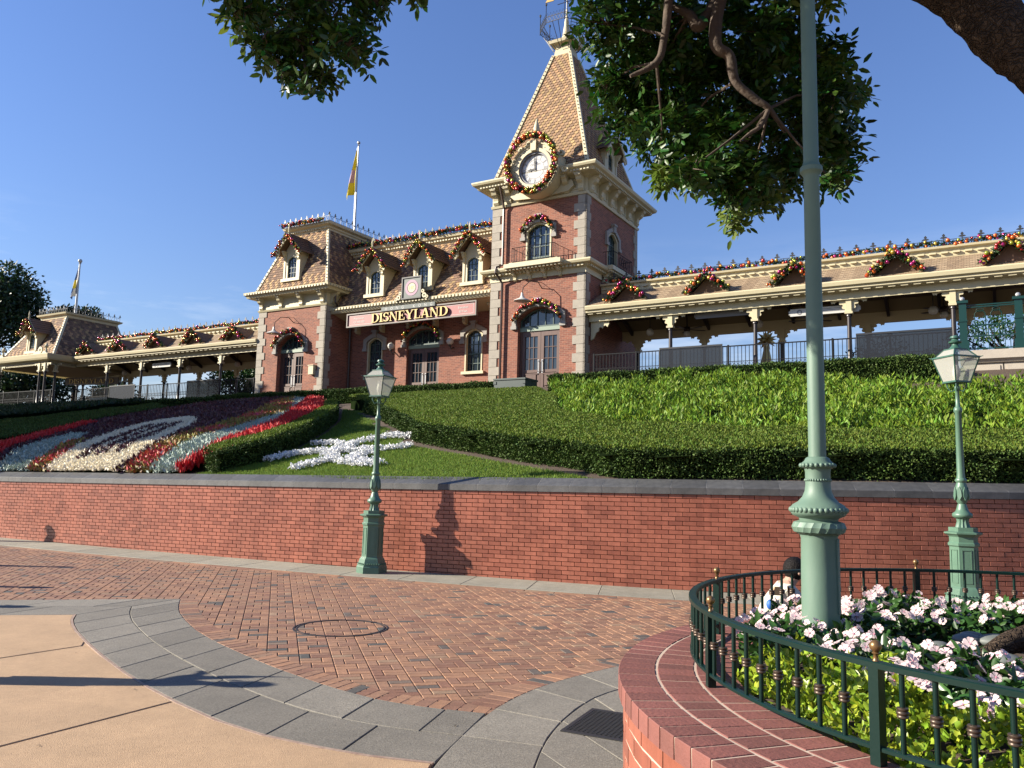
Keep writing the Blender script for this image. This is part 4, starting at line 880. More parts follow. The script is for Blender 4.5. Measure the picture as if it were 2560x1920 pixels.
# tower side dormer on the spire
def dormer(par, P, x, o, zs, w=1.1, h=1.35, rise=.95, ov=.34, depth=1.6, ww=.60, wh=1.17, fin=.45, name='dormer', slope=.55):
    """gabled roof dormer whose front stands at offset o"""
    Q = lambda a, b, c: P(x+a, o+b, zs+c); mb = MB()
    op = dict(x=0, w=ww, zb=.1, zs=wh-.12, rise=.14)
    PQ = lambda a, b, c: Q(a, b, c); wall_open(mb, PQ, -w/2, w/2, 0, h, [op], .12)
    mb.add([Q(-w/2, 0, h), Q(w/2, 0, h), Q(0, 0, h+rise*.72)], [(0, 1, 2)])
    for s in (-1, 1): mb.add([Q(s*w/2, 0, 0), Q(s*w/2, 0, h), Q(s*w/2, -depth, h), Q(s*w/2, -.15, 0)], [(0, 1, 2, 3)])
    fbox(mb, PQ, -w/2-.08, w/2+.08, -.03, .12, -.1, .06)
    for s in (-1, 1):
        corbel(mb, PQ, s*(w/2-.1), h+.05, .5, .26, .12)
        fbox(mb, PQ, min(s*w/2, s*(w/2-.12)), max(s*w/2, s*(w/2-.12)), 0, .03, .06, h)
    d = part(mb, name, M['cream'], par)
    mb = MB(); arch_ring(mb, PQ, dict(op, w=ww-.08, zs=op['zs']-.04), .04, -.1, -.05, zlow=.1)
    for i in (1, 2): fbox(mb, PQ, -ww/2+ww*i/3-.01, -ww/2+ww*i/3+.01, -.1, -.06, .1, wh)
    for i in (1, 2, 3): fbox(mb, PQ, -ww/2, ww/2, -.1, -.06, .1+(wh-.1)*i/4-.01, .1+(wh-.1)*i/4+.01)
    part(mb, 'window', M['winframe'], d); mb = MB(); mb.add([Q(-ww/2, -.09, .1), Q(ww/2, -.09, .1), Q(ww/2, -.09, wh+.05), Q(-ww/2, -.09, wh+.05)], [(0, 1, 2, 3)]); part(mb, 'pane', M['glass'], d)
    hw = w/2+ov; zr = h+rise*.85; ze = h-.12; mb = MB()
    for s in (-1, 1):
        a, b, c_, e = Q(0, ov, zr), Q(s*hw, ov, ze), Q(s*hw, -depth*.8, ze), Q(0, -depth*1.25, zr)
        u0 = [Vector(q)+Vector((0, 0, .07)) for q in (a, b, c_, e)]; mb.add([a, b, c_, e]+u0, [(0, 1, 2, 3), (4, 5, 6, 7), (0, 1, 5, 4), (1, 2, 6, 5)], 0)
        for i in range(6): # battens of shingle courses
            t = (i+.5)/6; p = [Vector(a).lerp(Vector(b), t), Vector(e).lerp(Vector(c_), t)]; mb.tube([p[0]+Vector((0, 0, .085)), p[1]+Vector((0, 0, .085))], .022, 4, 1)
    part(mb, 'dormer_roof', [M['shB'], M['shC']], d)
    mb = MB()
    for s in (-1, 1):
        a, b = (0, zr+.08), (s*hw, ze+.04); mb.prism([a, b, (b[0]-s*.0, b[1]-.16), (0, zr-.14)], ov, ov+.05, P=lambda p, r, t: Q(p, t, r))
        mb.prism([(s*hw, ze+.0), (s*(hw-.28), ze+.2), (s*(hw-.32), ze-.02), (s*(hw-.1), ze-.2)], ov-.04, ov+.02, P=lambda p, r, t: Q(p, t, r))
    fc = Q(0, ov, 0); mb.lathe([(.05, zs+zr-.2), (.05, zs+zr+.05), (.075, zs+zr+.1), (.035, zs+zr+.16), (.055, zs+zr+.16+fin*.35), (.01, zs+zr+.1+fin)], (fc[0], fc[1]), 8)
    part(mb, 'bargeboard', M['cream'], d); return d, Q, hw, zr, ze
dormer(st, S0, 2.75, -.15, 15.15, w=1.3, h=1.25, rise=.9, depth=1.0, ww=.45)
# downpipes and gooseneck lamps
mb = MB(); P = F0
mb.tube([P(-3.55+-.35, .5, 14.4), P(-3.9, .2, 13.75), P(-3.9, .12, 13.5), P(-3.9, .12, 11.0), P(-4.05, .4, 10.85), P(-4.05, .45, 10.6), P(-3.9, .12, 10.2), P(-3.9, .12, 5.3)], .055, 6); part(mb, 'downpipe', M['pipe'], st)
mb = MB(); mb.tube([P(-13.9, -.3, 11.0), P(-13.9, -.3, 10.4), P(-14.1, -.9, 10.1), P(-14.1, -1.7, 9.8), P(-14.1, -1.75, 5.3)], .05, 6); part(mb, 'downpipe', M['pipe'], st)
def gooseneck(x, z, where):
    g = thing('gooseneck_lamp', 'curved gooseneck wall lamp with cone shade above '+where, 'wall lamp', (x, -.1, z), True, 'gooseneck lamps above the arched doors')
    mb = MB(); mb.tube([F0(x, 0, z+.05), F0(x, .35, z+.25), F0(x-.2, .7, z+.22), F0(x-.42, .85, z-.05), F0(x-.45, .87, z-.3)], .02, 6); mb.tube([F0(x, 0, z+.3), F0(x-.1, .4, z+.24)], .012, 5); part(mb, 'arm', M['pipe'], g)
    q = F0(x-.45, .87, 0); mb = MB(); mb.lathe([(.05, z-.28), (.06, z-.4), (.12, z-.5), (.34, z-.6), (.36, z-.63)], (q[0], q[1]), 16); part(mb, 'shade', M['white'], g, smooth=40)
gooseneck(-2.0, 9.75, 'the clock tower door'); gooseneck(-16.4, 9.45, 'the left pavilion door')
mb = MB(); fbox(mb, F0, -15.0, -14.68, 0, .2, 6.75, 7.2); fbox(mb, F0, -15.03, -14.65, 0, .23, 7.18, 7.22); solo(mb, 'wall_box', M['cream'], 'small cream metal box fixed beside the left pavilion door', 'box', org=(0, 0, 0)); o = bpy.data.objects['wall_box']; o.location = SW(0, 0, 0); o.rotation_euler = (0, 0, -YAW)

# pavilion cornice + mansard
PR = [(-18.9, 0), (-14.2, 0), (-14.2, 6), (-18.9, 6)]
mb = MB(); ring(mb, [(0, 10.22), (.06, 10.22), (.1, 10.3), (.04, 10.34), (.04, 10.85), (.12, 10.9), (.5, 10.92), (.54, 11.02), (.62, 11.08), (.64, 11.2), (0, 11.24)], PR)
dentils(mb, F0, -19.4, -13.7, 11.06, 11.15, .5, .68, .19); dentils(mb, side(-14.2), -.5, 3, 11.06, 11.15, .5, .68, .19); part(mb, 'pavilion_cornice', M['cream'], st)
for x in (-18.7, -17.3, -15.85, -14.4): mb = MB(); corbel(mb, F0, x, 10.92, .62, .42, .22); part(mb, 'bracket', M['cream'], st)
mb = MB(); corbel(mb, side(-14.2), .35, 10.92, .6, .42, .22); part(mb, 'bracket', M['cream'], st)
pb = [(-18.85, -.35+.35), (-13.98, -.2), (-13.98, 6), (-18.85, 6)]; pb = [(-18.95, -.28), (-13.95, -.28), (-13.95, 6.1), (-18.95, 6.1)]; pt = [(-18.05, 1.05), (-15.35, 1.05), (-15.35, 5.0), (-18.05, 5.0)]
mb = MB(); mb.add([(*p, 11.22) for p in pb]+[(*p, 14.6) for p in pt], [(0, 1, 5, 4), (1, 2, 6, 5), (2, 3, 7, 6), (3, 0, 4, 7), (4, 5, 6, 7)]); pr = part(mb, 'pavilion_roof', M['roofcore'], st)
mb = MB()
for i in (0, 1): shingle(mb, (*pb[i], 11.22), (*pb[i+1], 11.22), (*pt[i], 14.6), (*pt[i+1], 14.6), 24, .2, band_fn)
part(mb, 'shingles', [M['shA'], M['shB'], M['shC']], pr, kind='stuff')
for i in (0, 1, 2, 3): mb = MB(); hips(mb, (*pb[i], 11.22), (*pt[i], 14.55), .09); part(mb, 'hip_board', [M['cream'], M['iron']], pr, kind='stuff')
mb = MB(); ring(mb, [(-.1, 14.45), (.03, 14.45), (.06, 14.62), (.12, 14.66), (.14, 14.74), (.3, 14.8), (.34, 14.92), (-.1, 14.96)], pt); dentils(mb, front(1.05), -18.0, -15.4, 14.62, 14.7, .02, .14, .16); part(mb, 'pavilion_crown', M['cream'], st)
mb = MB(); mb.prism([(-18.2, .85), (-15.15, .85), (-15.15, 5.2), (-18.2, 5.2)], 14.9, 14.95); part(mb, 'roof_deck', M['ironlite'], st)
cresting(st, (-18.3, .8), (-15.1, .8), 14.95); cresting(st, (-15.1, .8), (-15.1, 5.2), 14.95, m=M['iron'])
_, Q, hw, zr, ze = dormer(st, F0, -16.62, .12, 11.75, w=1.15, h=1.45, rise=1.0, depth=1.5)
def gable_garland(lab, Q, hw, zr, ze, ov, org, st_=.12, grp='garlands on the dormer gables'):
    garland(lab, [Q(-hw-.05, ov+.12, ze-.1), Q(-hw*.5, ov+.14, (zr+ze)/2), Q(0, ov+.14, zr+.0), Q(hw*.5, ov+.14, (zr+ze)/2), Q(hw+.05, ov+.12, ze-.1)], org, r=st_, bl=15, group=grp)
gable_garland('garland of red baubles over the left pavilion dormer', Q, hw, zr, ze, .34, (-16.6, -.4, 13))
garland('garland strand of red baubles along the left pavilion roof edge', [(-18.3, .6, 15.0), (-15.3, .6, 15.0)], (-16.7, .6, 15), r=.13, bl=13)
# middle roof: eaves, mansard, crown
mb = MB(); mb.prism([(1.85, 9.55), (.62, 9.82), (.36, 9.82), (.30, 9.9), (.26, 10.1), (.36, 10.14), (1.85, 10.3)], -14.2, -4.5, P=lambda a, b, t: (t, a, b)); dentils(mb, front(0), -14.2, -4.5, 9.96, 10.07, -.34, -.20, .19); part(mb, 'eaves', M['cream'], st)
mb = MB(); mb.add([(-14.3, .5, 10.12), (-4.5, .5, 10.12), (-4.5, 2.55, 13.45), (-15.2, 2.55, 13.45)], [(0, 1, 2, 3)]); mb.add([(-15.2, 2.55, 13.45), (-4.5, 2.55, 13.45), (-4.5, 5, 13.5), (-15.2, 5, 13.5)], [(0, 1, 2, 3)]); mr_ = part(mb, 'middle_roof', M['roofcore'], st)
mb = MB(); shingle(mb, (-14.6, .5, 10.12), (-4.5, .5, 10.12), (-15.2, 2.55, 13.45), (-4.5, 2.55, 13.45), 25, .2, band_fn); part(mb, 'shingles', [M['shA'], M['shB'], M['shC']], mr_, kind='stuff')
mb = MB(); mb.sweep([(-.2, 13.3), (.04, 13.3), (.08, 13.42), (.12, 13.5), (.28, 13.56), (.32, 13.7), (-.2, 13.74)], [(-15.1, 2.5), (-4.5, 2.5)]); dentils(mb, front(2.5), -15.1, -4.5, 13.42, 13.5, .06, .2, .17); part(mb, 'middle_crown', M['cream'], st)
cresting(st, (-15.0, 2.3), (-4.5, 2.3), 13.72)
garland('long garland strand of red baubles along the middle roof ridge', [(-15.0, 2.15, 13.85), (-12, 2.15, 13.8), (-8, 2.15, 13.85), (-4.6, 2.15, 13.82)], (-10, 2.15, 13.8), r=.15, bl=11)
for x, wh_ in ((-11.72, 'left'), (-8.82, 'middle'), (-6.0, 'right')):
    _, Q, hw, zr, ze = dormer(st, F0, x, -.72, 10.62, w=1.1, h=1.4, rise=1.0, depth=1.35)
    gable_garland('garland of red and orange baubles over the %s of the three middle roof dormers' % wh_, Q, hw, zr, ze, .34, (x, .4, 12.2))
# brackets under the middle eaves, end struts
for x in (-13.6, -12.0, -10.3, -8.7, -7.0, -5.3): mb = MB(); corbel(mb, FM, x, 9.72, .75, .8, .16); part(mb, 'bracket', M['cream'], st)
def arch_garland(lab, P, op, org, off=.2): 
    garland(lab, [P(op['x']+(op['w']/2+.12)*t, off, op['zs']+.1+(op['rise']+.12)*(1-t*t)-(.2 if abs(t) > .95 else 0)) for t in np.linspace(-1, 1, 11)], org, r=.12, bl=14, group='garlands over the arches')
arch_garland('garland of red and orange baubles over the clock tower door arch', F0, tdoor, (-2.1, -.2, 8.9)); arch_garland('garland of baubles over the clock tower balcony window', F0, twin, (-2.2, -.2, 12.6))
arch_garland('garland of red baubles over the left pavilion door arch', F0, pdoor, (-16.5, -.2, 8.8)); arch_garland('shaded garland of baubles over the middle door arch', FM, mdoor, (-9.5, 1.6, 8.9))
for x, w_ in ((-11.25, 'left'), (-7.72, 'right')):
    g = thing('globe_wall_lamp', 'white globe wall lamp just %s of the middle station door' % w_, 'wall lamp', (x, 1.5, 8.1), True, 'globe lamps beside the middle door')
    mb = MB(); mb.tube([FM(x, 0, 7.95), FM(x, .2, 7.85), FM(x, .3, 8.0)], .03, 6); mb.lathe([(.09, 7.98), (.05, 8.04)], FM(x, .3, 0)[:2], 10); part(mb, 'bracket', M['iron'], g); mb = MB(); mb.ball(FM(x, .3, 8.2), .17, 16, 10); part(mb, 'globe', M['white'], g, smooth=80)
# signs
sg = thing('station_sign', 'long pink station name sign with raised gold letters under the eaves', 'sign', (-9.2, .2, 9.3), True)
FS = front(.2); mb = MB()
fbox(mb, FS, -12.9, -5.44, -.08, 0, 9.04, 9.62); part(mb, 'board', M['signred'], sg)
mb = MB()
for a, b, c_, d in ((-12.96, -5.38, 8.99, 9.05), (-12.96, -5.38, 9.61, 9.67), (-12.96, -12.9, 9.05, 9.61), (-5.44, -5.38, 9.05, 9.61)): fbox(mb, FS, a, b, -.1, .05, c_, d)
part(mb, 'frame', M['signframe'], sg)
mb = MB()
for a, b, c_, d in ((-12.80, -5.54, 9.10, 9.115), (-12.80, -5.54, 9.545, 9.56), (-12.80, -12.785, 9.115, 9.545), (-5.555, -5.54, 9.115, 9.545)): fbox(mb, FS, a, b, 0, .006, c_, d)
put_text(mb, FS, 'Population', .15, -12.2, .008, 9.36); put_text(mb, FS, '100,000,000', .15, -12.2, .008, 9.18); put_text(mb, FS, 'Elevation', .15, -6.1, .008, 9.36); put_text(mb, FS, '50 Feet', .15, -6.1, .008, 9.18); part(mb, 'small_print', M['white'], sg)
mb = MB(); serif_text(mb, FS, 'DISNEYLAND', -11.35, -6.85, 9.10, .44, .0, .10); part(mb, 'letters', [M['gold'], M['letshadow']], sg)
mb = MB(); fbox(mb, FS, -10.75, -7.6, .03, .10, 9.60, 9.80); part(mb, 'upper_board', M['signgrey'], sg)
mb = MB(); fbox(mb, FS, -10.72, -7.63, .10, .104, 9.615, 9.785)
part(mb, 'upper_inset', M['signgrey'], sg); mb = MB(); vs = 'HONG KONG'
for i, ch in enumerate(vs): put_text(mb, FS, ch, .20, -10.45+i*.33, .108, 9.63)
part(mb, 'upper_letters', M['white'], sg)
sq = thing('emblem_sign', 'square dark green sign with round cream HK emblem on the middle roof', 'sign', (-9.0, .15, 10.6), True)
FQ = front(.16); mb = MB(); fbox(mb, FQ, -9.55, -8.5, -.08, 0, 10.12, 11.08); part(mb, 'board', M['signgrey'], sq)
mb = MB()
for a, b, c_, d in ((-9.6, -8.45, 10.07, 10.13), (-9.6, -8.45, 11.07, 11.13), (-9.6, -9.54, 10.13, 11.07), (-8.51, -8.45, 10.13, 11.07)): fbox(mb, FQ, a, b, -.1, .04, c_, d)
part(mb, 'frame', M['black'], sq); QC = lambda a, o, b: FQ(-9.02+a, o, 10.6+b)
mb = MB(); disc(mb, QC, .25, .38, 0, .01); part(mb, 'outer_ring', M['flagpink'], sq); mb = MB(); disc(mb, QC, .22, .255, 0, .014); part(mb, 'inner_ring', M['letshadow'], sq)
mb = MB(); disc(mb, QC, .001, .225, 0, .01); part(mb, 'disc', M['cream'], sq); mb = MB(); put_text(mb, QC, 'HK', .24, 0, .016, -.08); part(mb, 'monogram', M['gold'], sq)
mb = MB()
for s in (-1, 1):
    for (a, b, r) in ((.75, -.42, .12), (.66, -.22, .09), (.9, -.5, .08)): disc(mb, lambda x, o, z: QC(s*a+x, o, b+z), r*.4, r, -.05, .03, 12)
part(mb, 'side_scrolls', M['cream'], sq, kind='stuff')

# ------------------------------------------------------------ platform canopies
def canopy_fn(r, j): return (0 if (j//3) % 2 == 0 and r % 2 else 1, False)
def column(par, u, v, zcap, z0=5.4, back=False):
    mb = MB(); mb.lathe([(.14, z0), (.14, z0+.25), (.085, z0+.32), (.075, z0+1.2), (.07, zcap-.62), (.10, zcap-.6), (.10, zcap-.54), (.07, zcap-.5)], (u, v), 12); c_ = part(mb, 'column', M['column'], par, smooth=40)
    mb = MB(); mb.box(u-.09, u+.09, v-.09, v+.09, zcap-.5, zcap); mb.box(u-.13, u+.13, v-.13, v+.13, zcap-.52, zcap-.44)
    for s in (-1, 1):
        pr = [(0, -.46), (.05, -.43), (.07, -.34), (.14, -.33), (.17, -.27), (.13, -.22), (.15, -.18), (.24, -.17), (.26, -.11), (.22, -.07), (.30, -.05), (.38, -.07), (.40, -.13), (.45, -.10), (.50, -.12), (.53, -.04), (.53, 0), (0, 0)]
        mb.prism([(a, b+zcap) for a, b in pr], v-.03, v+.03, P=lambda a, b, t: (u+s*(.06+a), t, b))
    part(mb, 'capital_bracket', M['cream'], c_)
def canopy(label, name, u0, u1, cols, bcols, org, side_end=None):
    cp = thing(name, label, 'canopy', org, True)
    mb = MB()   # gutter and fascia (front) and back fascia
    gp = [(.02, 8.36), (.02, 8.30), (-.03, 8.28), (-.03, 8.52), (-.30, 8.56), (-.36, 8.60), (-.36, 8.66), (-.44, 8.70), (-.47, 8.82), (-.42, 8.87), (.15, 8.87), (.15, 8.36)]
    mb.prism([(v+.30, z-.03) for v, z in gp], u0, u1, P=lambda a, b, t: (t, a, b)); dentils(mb, front(0), u0, u1, 8.50, 8.545, -.28, -.0, .38)
    mb.prism([(3.75, 8.02), (3.9, 8.02), (4.3, 8.5), (4.3, 8.8), (3.75, 8.8)], u0, u1, P=lambda a, b, t: (t, a, b)); part(mb, 'gutter', M['cream'], cp)
    mb = MB(); mb.prism([(.35, 8.45), (1.7, 9.0), (2.6, 9.0), (3.8, 8.4), (3.8, 8.46), (2.6, 9.08), (1.7, 9.08), (.35, 8.52)], u0, u1, P=lambda a, b, t: (t, a, b)); part(mb, 'ceiling', M['ceiling'], cp)
    mb = MB(); mb.prism([(-.02, 8.84), (1.75, 9.82), (2.6, 9.82), (4.2, 8.8), (4.2, 8.75), (-.02, 8.75)], u0, u1, P=lambda a, b, t: (t, a, b)); rc = part(mb, 'roof', M['roofcore'], cp)
    mb = MB(); shingle(mb, (u0, -.02, 8.85), (u1, -.02, 8.85), (u0, 1.75, 9.83), (u1, 1.75, 9.83), 14, .16, canopy_fn, lift=.02); part(mb, 'shingles', [M['shL'], M['shM']], rc, kind='stuff')
    mb = MB(); mb.prism([(1.50, 9.58), (1.46, 9.72), (1.44, 9.95), (1.32, 9.98), (1.30, 10.05), (2.8, 10.05), (2.75, 9.7)], u0, u1, P=lambda a, b, t: (t, a, b)); dentils(mb, front(0), u0, u1, 9.80, 9.86, -1.46, -1.36, .36); part(mb, 'ridge_crown', M['cream'], cp)
    mb = MB()
    n = int((u1-u0)/1.62)
    for i in range(n): u = u0+.5+(u1-u0-.6)*i/max(1, n-1); mb.prism([(.4, 8.28), (.4, 8.44), (1.7, 8.95), (2.6, 8.95), (3.7, 8.4), (3.7, 8.22), (2.6, 8.7), (1.7, 8.7)], u-.05, u+.05, P=lambda a, b, t: (t, a, b))
    part(mb, 'rafters', M['column'], cp, kind='stuff')
    for u in cols: column(cp, u, .42, 8.28)
    for u in bcols: column(cp, u, 3.82, 8.05)
    cresting(cp, (u0, 1.5), (u1, 1.5), 10.04, pitch=.55, h=.42)
    return cp
def mini_gable(par, u):
    mb = MB(); zp, zb_ = 9.62, 8.98
    for s in (-1, 1):
        mb.add([(u, .05, zp), (u+s*.78, .05, zb_), (u+s*.78, .45, zb_+.05), (u, 1.45, zp)], [(0, 1, 2, 3)]); mb.add([(u, .05, zp+.05), (u+s*.78, .05, zb_+.05), (u+s*.78, .45, zb_+.1), (u, 1.45, zp+.05)], [(0, 1, 2, 3)])
    mb.add([(u-.62, .2, zb_), (u+.62, .2, zb_), (u, .2, zp-.05)], [(0, 1, 2)]); g = part(mb, 'roof_gable', M['shB'], par)
    mb = MB()
    for s in (-1, 1): mb.prism([(u, zp+.06), (u+s*.80, zb_+.03), (u+s*.80, zb_-.07), (u, zp-.06)], .0, .05, P=lambda a, b, t: (a, t, b))
    part(mb, 'bargeboard', M['cream'], g)
cr = canopy('long cream and brown platform canopy on dark columns running right of the clock tower', 'platform_canopy', .06, 19.5, [3.47, 6.70, 9.90, 13.06, 16.3], [.8, 3.75, 6.93, 10.1, 13.3, 16.5], (9, 2, 5.4))
mb = MB(); pr = [(0, -.48), (.10, -.44), (.17, -.30), (.26, -.26), (.28, -.17), (.36, -.15), (.38, -.20), (.44, -.14), (.50, -.12), (.56, -.17), (.62, -.08), (.62, 0), (0, 0)]
mb.prism([(a*1.3+.1, b*1.6+8.28) for a, b in pr], .38, .46, P=lambda a, b, t: (a, t, b)); part(mb, 'end_bracket', M['cream'], cr)
cl = canopy('cream and brown platform canopy between the two left pavilions', 'platform_canopy', -35.6, -18.95, [-32.5, -29.15, -25.65, -22.2], [-35.2, -31.7, -28.3, -24.9, -21.5], (-27, 2, 5.4))
gab_r = [1.78, 5.02, 8.20, 11.45, 14.70, 17.9]; gab_l = [-34.2, -30.95, -27.5, -24.2, -20.85]
ords = ['first', 'second', 'third', 'fourth', 'fifth', 'sixth']
def gg(u, lab): garland(lab, [(u-.82, -.08, 8.98), (u-.4, -.10, 9.3), (u, -.12, 9.66), (u+.4, -.10, 9.3), (u+.82, -.08, 8.98)], (u, -.1, 9.3), r=.15, bl=13, group='garlands on the canopy gables', br=.07)
for i, u in enumerate(gab_r): mini_gable(cr, u); gg(u, 'bauble garland on the %s small gable right of the clock tower' % ords[i])
for i, u in enumerate(gab_l): mini_gable(cl, u); gg(u, 'bauble garland on the %s small gable of the left canopy from the far pavilion' % ords[i])
rng_p = lambda a, b, n: [(a+(b-a)*i/n, 1.42, 10.17+.03*sin(i*2.1)) for i in range(n+1)]
garland('long garland of orange and pink baubles along the right canopy ridge', rng_p(.4, 19.4, 30), (9, 1.4, 10.1), r=.12, bl=7, br=.07)
garland('long garland of red baubles along the left canopy ridge', rng_p(-35.4, -19.1, 26), (-27, 1.4, 10.1), r=.12, bl=7, br=.07)
# platform slab and railings
mb = MB(); mb.box(-48, 26, -.35, 9, 4.2, 5.45); o = solo(mb, 'station_platform', M['stripstone'], None, None, kind='structure'); o.location = SW(0, 0, 0); o.rotation_euler = (0, 0, -YAW)
def railing(label, u0, u1, v, z0, z1, org, name='platform_railing', gates=()):
    r = thing(name, label, 'railing', org, True); mb = MB()
    for z in (z1, z0+.12): mb.box(u0, u1, v-.02, v+.02, z-.02, z+.02)
    mb.box(u0, u1, v-.012, v+.012, z0+.58, z0+.60); mb.box(u0, u1, v-.012, v+.012, z0+.74, z0+.76); part(mb, 'rails', M['ironlite'], r)
    mb = MB(); n = int((u1-u0)/.135)
    for i in range(n+1): u = u0+(u1-u0)*i/n; mb.box(u-.010, u+.010, v-.010, v+.010, z0+.1, z1)
    for i in range(n): u = u0+(u1-u0)*(i+.5)/n; mb.tube([(u+.055*cos(t), v, z0+.67+.055*sin(t)) for t in (0, pi/2, pi, 3*pi/2, 2*pi)], .007, 3, cap=False)
    part(mb, 'balusters', M['ironlite'], r, kind='stuff')
    k = int((u1-u0)/1.6)
    for i in range(k+1): u = u0+(u1-u0)*i/k; mb = MB(); mb.box(u-.03, u+.03, v-.03, v+.03, z0, z1+.05); part(mb, 'post', M['ironlite'], r)
    return r
railing('black iron platform railing right of the clock tower', .45, 13.0, -.05, 5.5, 6.82, (7, -.05, 5.5))
railing('black iron platform railing under the left canopy', -34.8, -19.0, -.05, 5.5, 6.74, (-27, -.05, 5.5))
railing('iron railing around the far left pavilion', -44, -35.2, -1.4, 5.4, 6.6, (-39, -1.4, 5.4))
for u0, u1, lab, z in ((3.25, 5.6, 'smoky mesh screen on the railing below the first canopy bay', 6.9), (9.6+.6, 13.0, 'dark mesh screen on the railing beside the green gate', 6.95), (-31.3, -28.9, 'pale mesh screen on the left railing near the far pavilion', 6.82), (-24.2, -21.6, 'pale mesh screen on the left railing near the left pavilion', 6.82)):
    t_ = thing('railing_screen', lab, 'screen', ((u0+u1)/2, -.12, 5.6), True); mb = MB(); mb.box(u0, u1, -.115, -.11, 5.6, z-.05); part(mb, 'mesh_panel', M['screen'], t_)
    mb = MB(); mb.box(u0-.03, u1+.03, -.14, -.09, z-.05, z+.01); mb.box(u0-.03, u0, -.13, -.1, 5.5, z-.05); mb.box(u1, u1+.03, -.13, -.1, 5.5, z-.05); part(mb, 'screen_frame', M['iron'], t_)
# hanging globe lamps, fans, signs beneath the canopies
def globe(u, v, z, lab):
    g = thing('hanging_globe_lamp', lab, 'lamp', (u, v, z), True, 'globe lamps under the canopies'); mb = MB(); mb.tube([(u, v, z+.12), (u, v, 8.95)], .018, 5); part(mb, 'rod', M['iron'], g); mb = MB(); mb.ball((u, v, z), .16, 14, 9); part(mb, 'globe', M['white'], g, smooth=80)
for u, lab in ((1.95, 'next to the clock tower'), (6.4, 'left of the hanging white sign'), (12.4, 'left of the green gate'), (16.0, 'above the green gate')): globe(u, 2.2, 8.02, 'white globe lamp hanging under the right canopy '+lab)
for u, lab in ((-33.5, 'at its far end'), (-27.2, 'in its middle'), (-23.0, 'in its nearer half'), (-19.8, 'next to the left pavilion')): globe(u, 2.2, 8.02, 'white globe lamp hanging under the left canopy '+lab)
def fan(u, v, lab):
    f = thing('ceiling_fan', lab, 'ceiling fan', (u, v, 8.1), True, 'ceiling fans under the right canopy'); mb = MB(); mb.lathe([(.03, 8.95), (.03, 8.3), (.13, 8.26), (.15, 8.15), (.1, 8.06)], (u, v), 12); part(mb, 'motor', M['column'], f)
    for k in range(5):
        a = k*2*pi/5+u; d = (cos(a), sin(a)); mb = MB(); mb.prism([(.15, -.03), (.8, -.09), (.84, 0), (.8, .09), (.15, .03)], 8.15, 8.165, P=lambda p, q, t: (u+d[0]*p-d[1]*q, v+d[1]*p+d[0]*q, t)); part(mb, 'blade', M['column'], f)
    mb = MB(); mb.ball((u, v, 7.98), .14, 12, 8); part(mb, 'globe', M['white'], f, smooth=80)
fan(3.3, 2.9, 'dark ceiling fan with globe nearest the clock tower under the right canopy'); fan(8.2, 2.9, 'dark ceiling fan with globe left of the big green pole under the right canopy'); fan(12.7, 2.9, 'dark ceiling fan with globe right of the big green pole')
def hsign(u, w, z, lab, txt=True, cm='white'):
    s = thing('hanging_sign', lab, 'sign', (u, .6, z), True); P = front(.6); mb = MB(); fbox(mb, P, u-w/2, u+w/2, -.04, 0, z-.13, z+.13); fbox(mb, P, u-w/2-.05, u+w/2+.05, -.03, -.01, z-.07, z+.07); part(mb, 'board', M[cm], s)
    for q in (-w*.35, w*.35): mb = MB(); mb.tube([(u+q, .62, z+.1), (u+q, .62, 8.5)], .01, 4); part(mb, 'hanger', M['iron'], s)
    if txt:
        mb = MB()
        for q in (-.72, -.42): disc(mb, lambda x, o, b: P(u+q*w/2+x, o, z+b), .05, .09, 0, .006, 16)
        for k in range(3): fbox(mb, P, u-.1*w, u+.42*w, 0, .004, z+.05-k*.05, z+.065-k*.05)
        part(mb, 'print', M['greypaint'], s)
hsign(9.05, 2.3, 8.0, 'white hanging sign with round symbols behind the tall green pole'); hsign(-27.6, 1.6, 8.0, 'pale hanging sign with rounded ends under the left canopy'); hsign(5.4, 2.0, 8.2, 'grey unlit hanging board near the clock tower', False, 'greypaint')
# small black waste bin / cabinets at the station foot
def simple_box(name, lab, cat, u0, u1, v0, v1, z0, z1, m, lid=None, st_=True):
    b = thing(name, lab, cat, ((u0+u1)/2, (v0+v1)/2, z0), st_); mb = MB(); mb.box(u0, u1, v0, v1, z0, z1); part(mb, 'body', m, b)
    mb = MB(); mb.box(u0-.03, u1+.03, v0-.03, v1+.03, z1-.04, z1+.02); mb.box(u0-.015, u1+.015, v0-.015, v1+.015, z0+(z1-z0)*.48, z0+(z1-z0)*.52)
    for x in (u0, u1):
        for z in (z0+.12, z1-.14): mb.box(x-.02-(.08 if x == u1 else 0), x+.02+(.08 if x == u0 else 0), v0-.02, v0, z-.05, z+.05)
    part(mb, 'trim', lid or m, b)
simple_box('equipment_box', 'dark green lidded box between the top hedge and the clipped hedge', 'box', -1.62, -.32, -4.2, -3.3, 4.55, 5.42, M['signgrey'])
simple_box('bench_box', 'long brown bench seat below the right ground floor window', 'bench', -8.0+.9, -5.2, -.2+.6, .9+.6, 5.45, 5.95, M['pipe'])
simple_box('bench_box', 'long brown bench seat left of the middle station door', 'bench', -13.2, -11.0, .4, 1.4, 5.45, 5.95, M['pipe'])
simple_box('equipment_box', 'dark box in the shade below the far left pavilion', 'box', -27.5, -26.0, -3.6, -2.6, 4.6, 5.6, M['tgreen'])

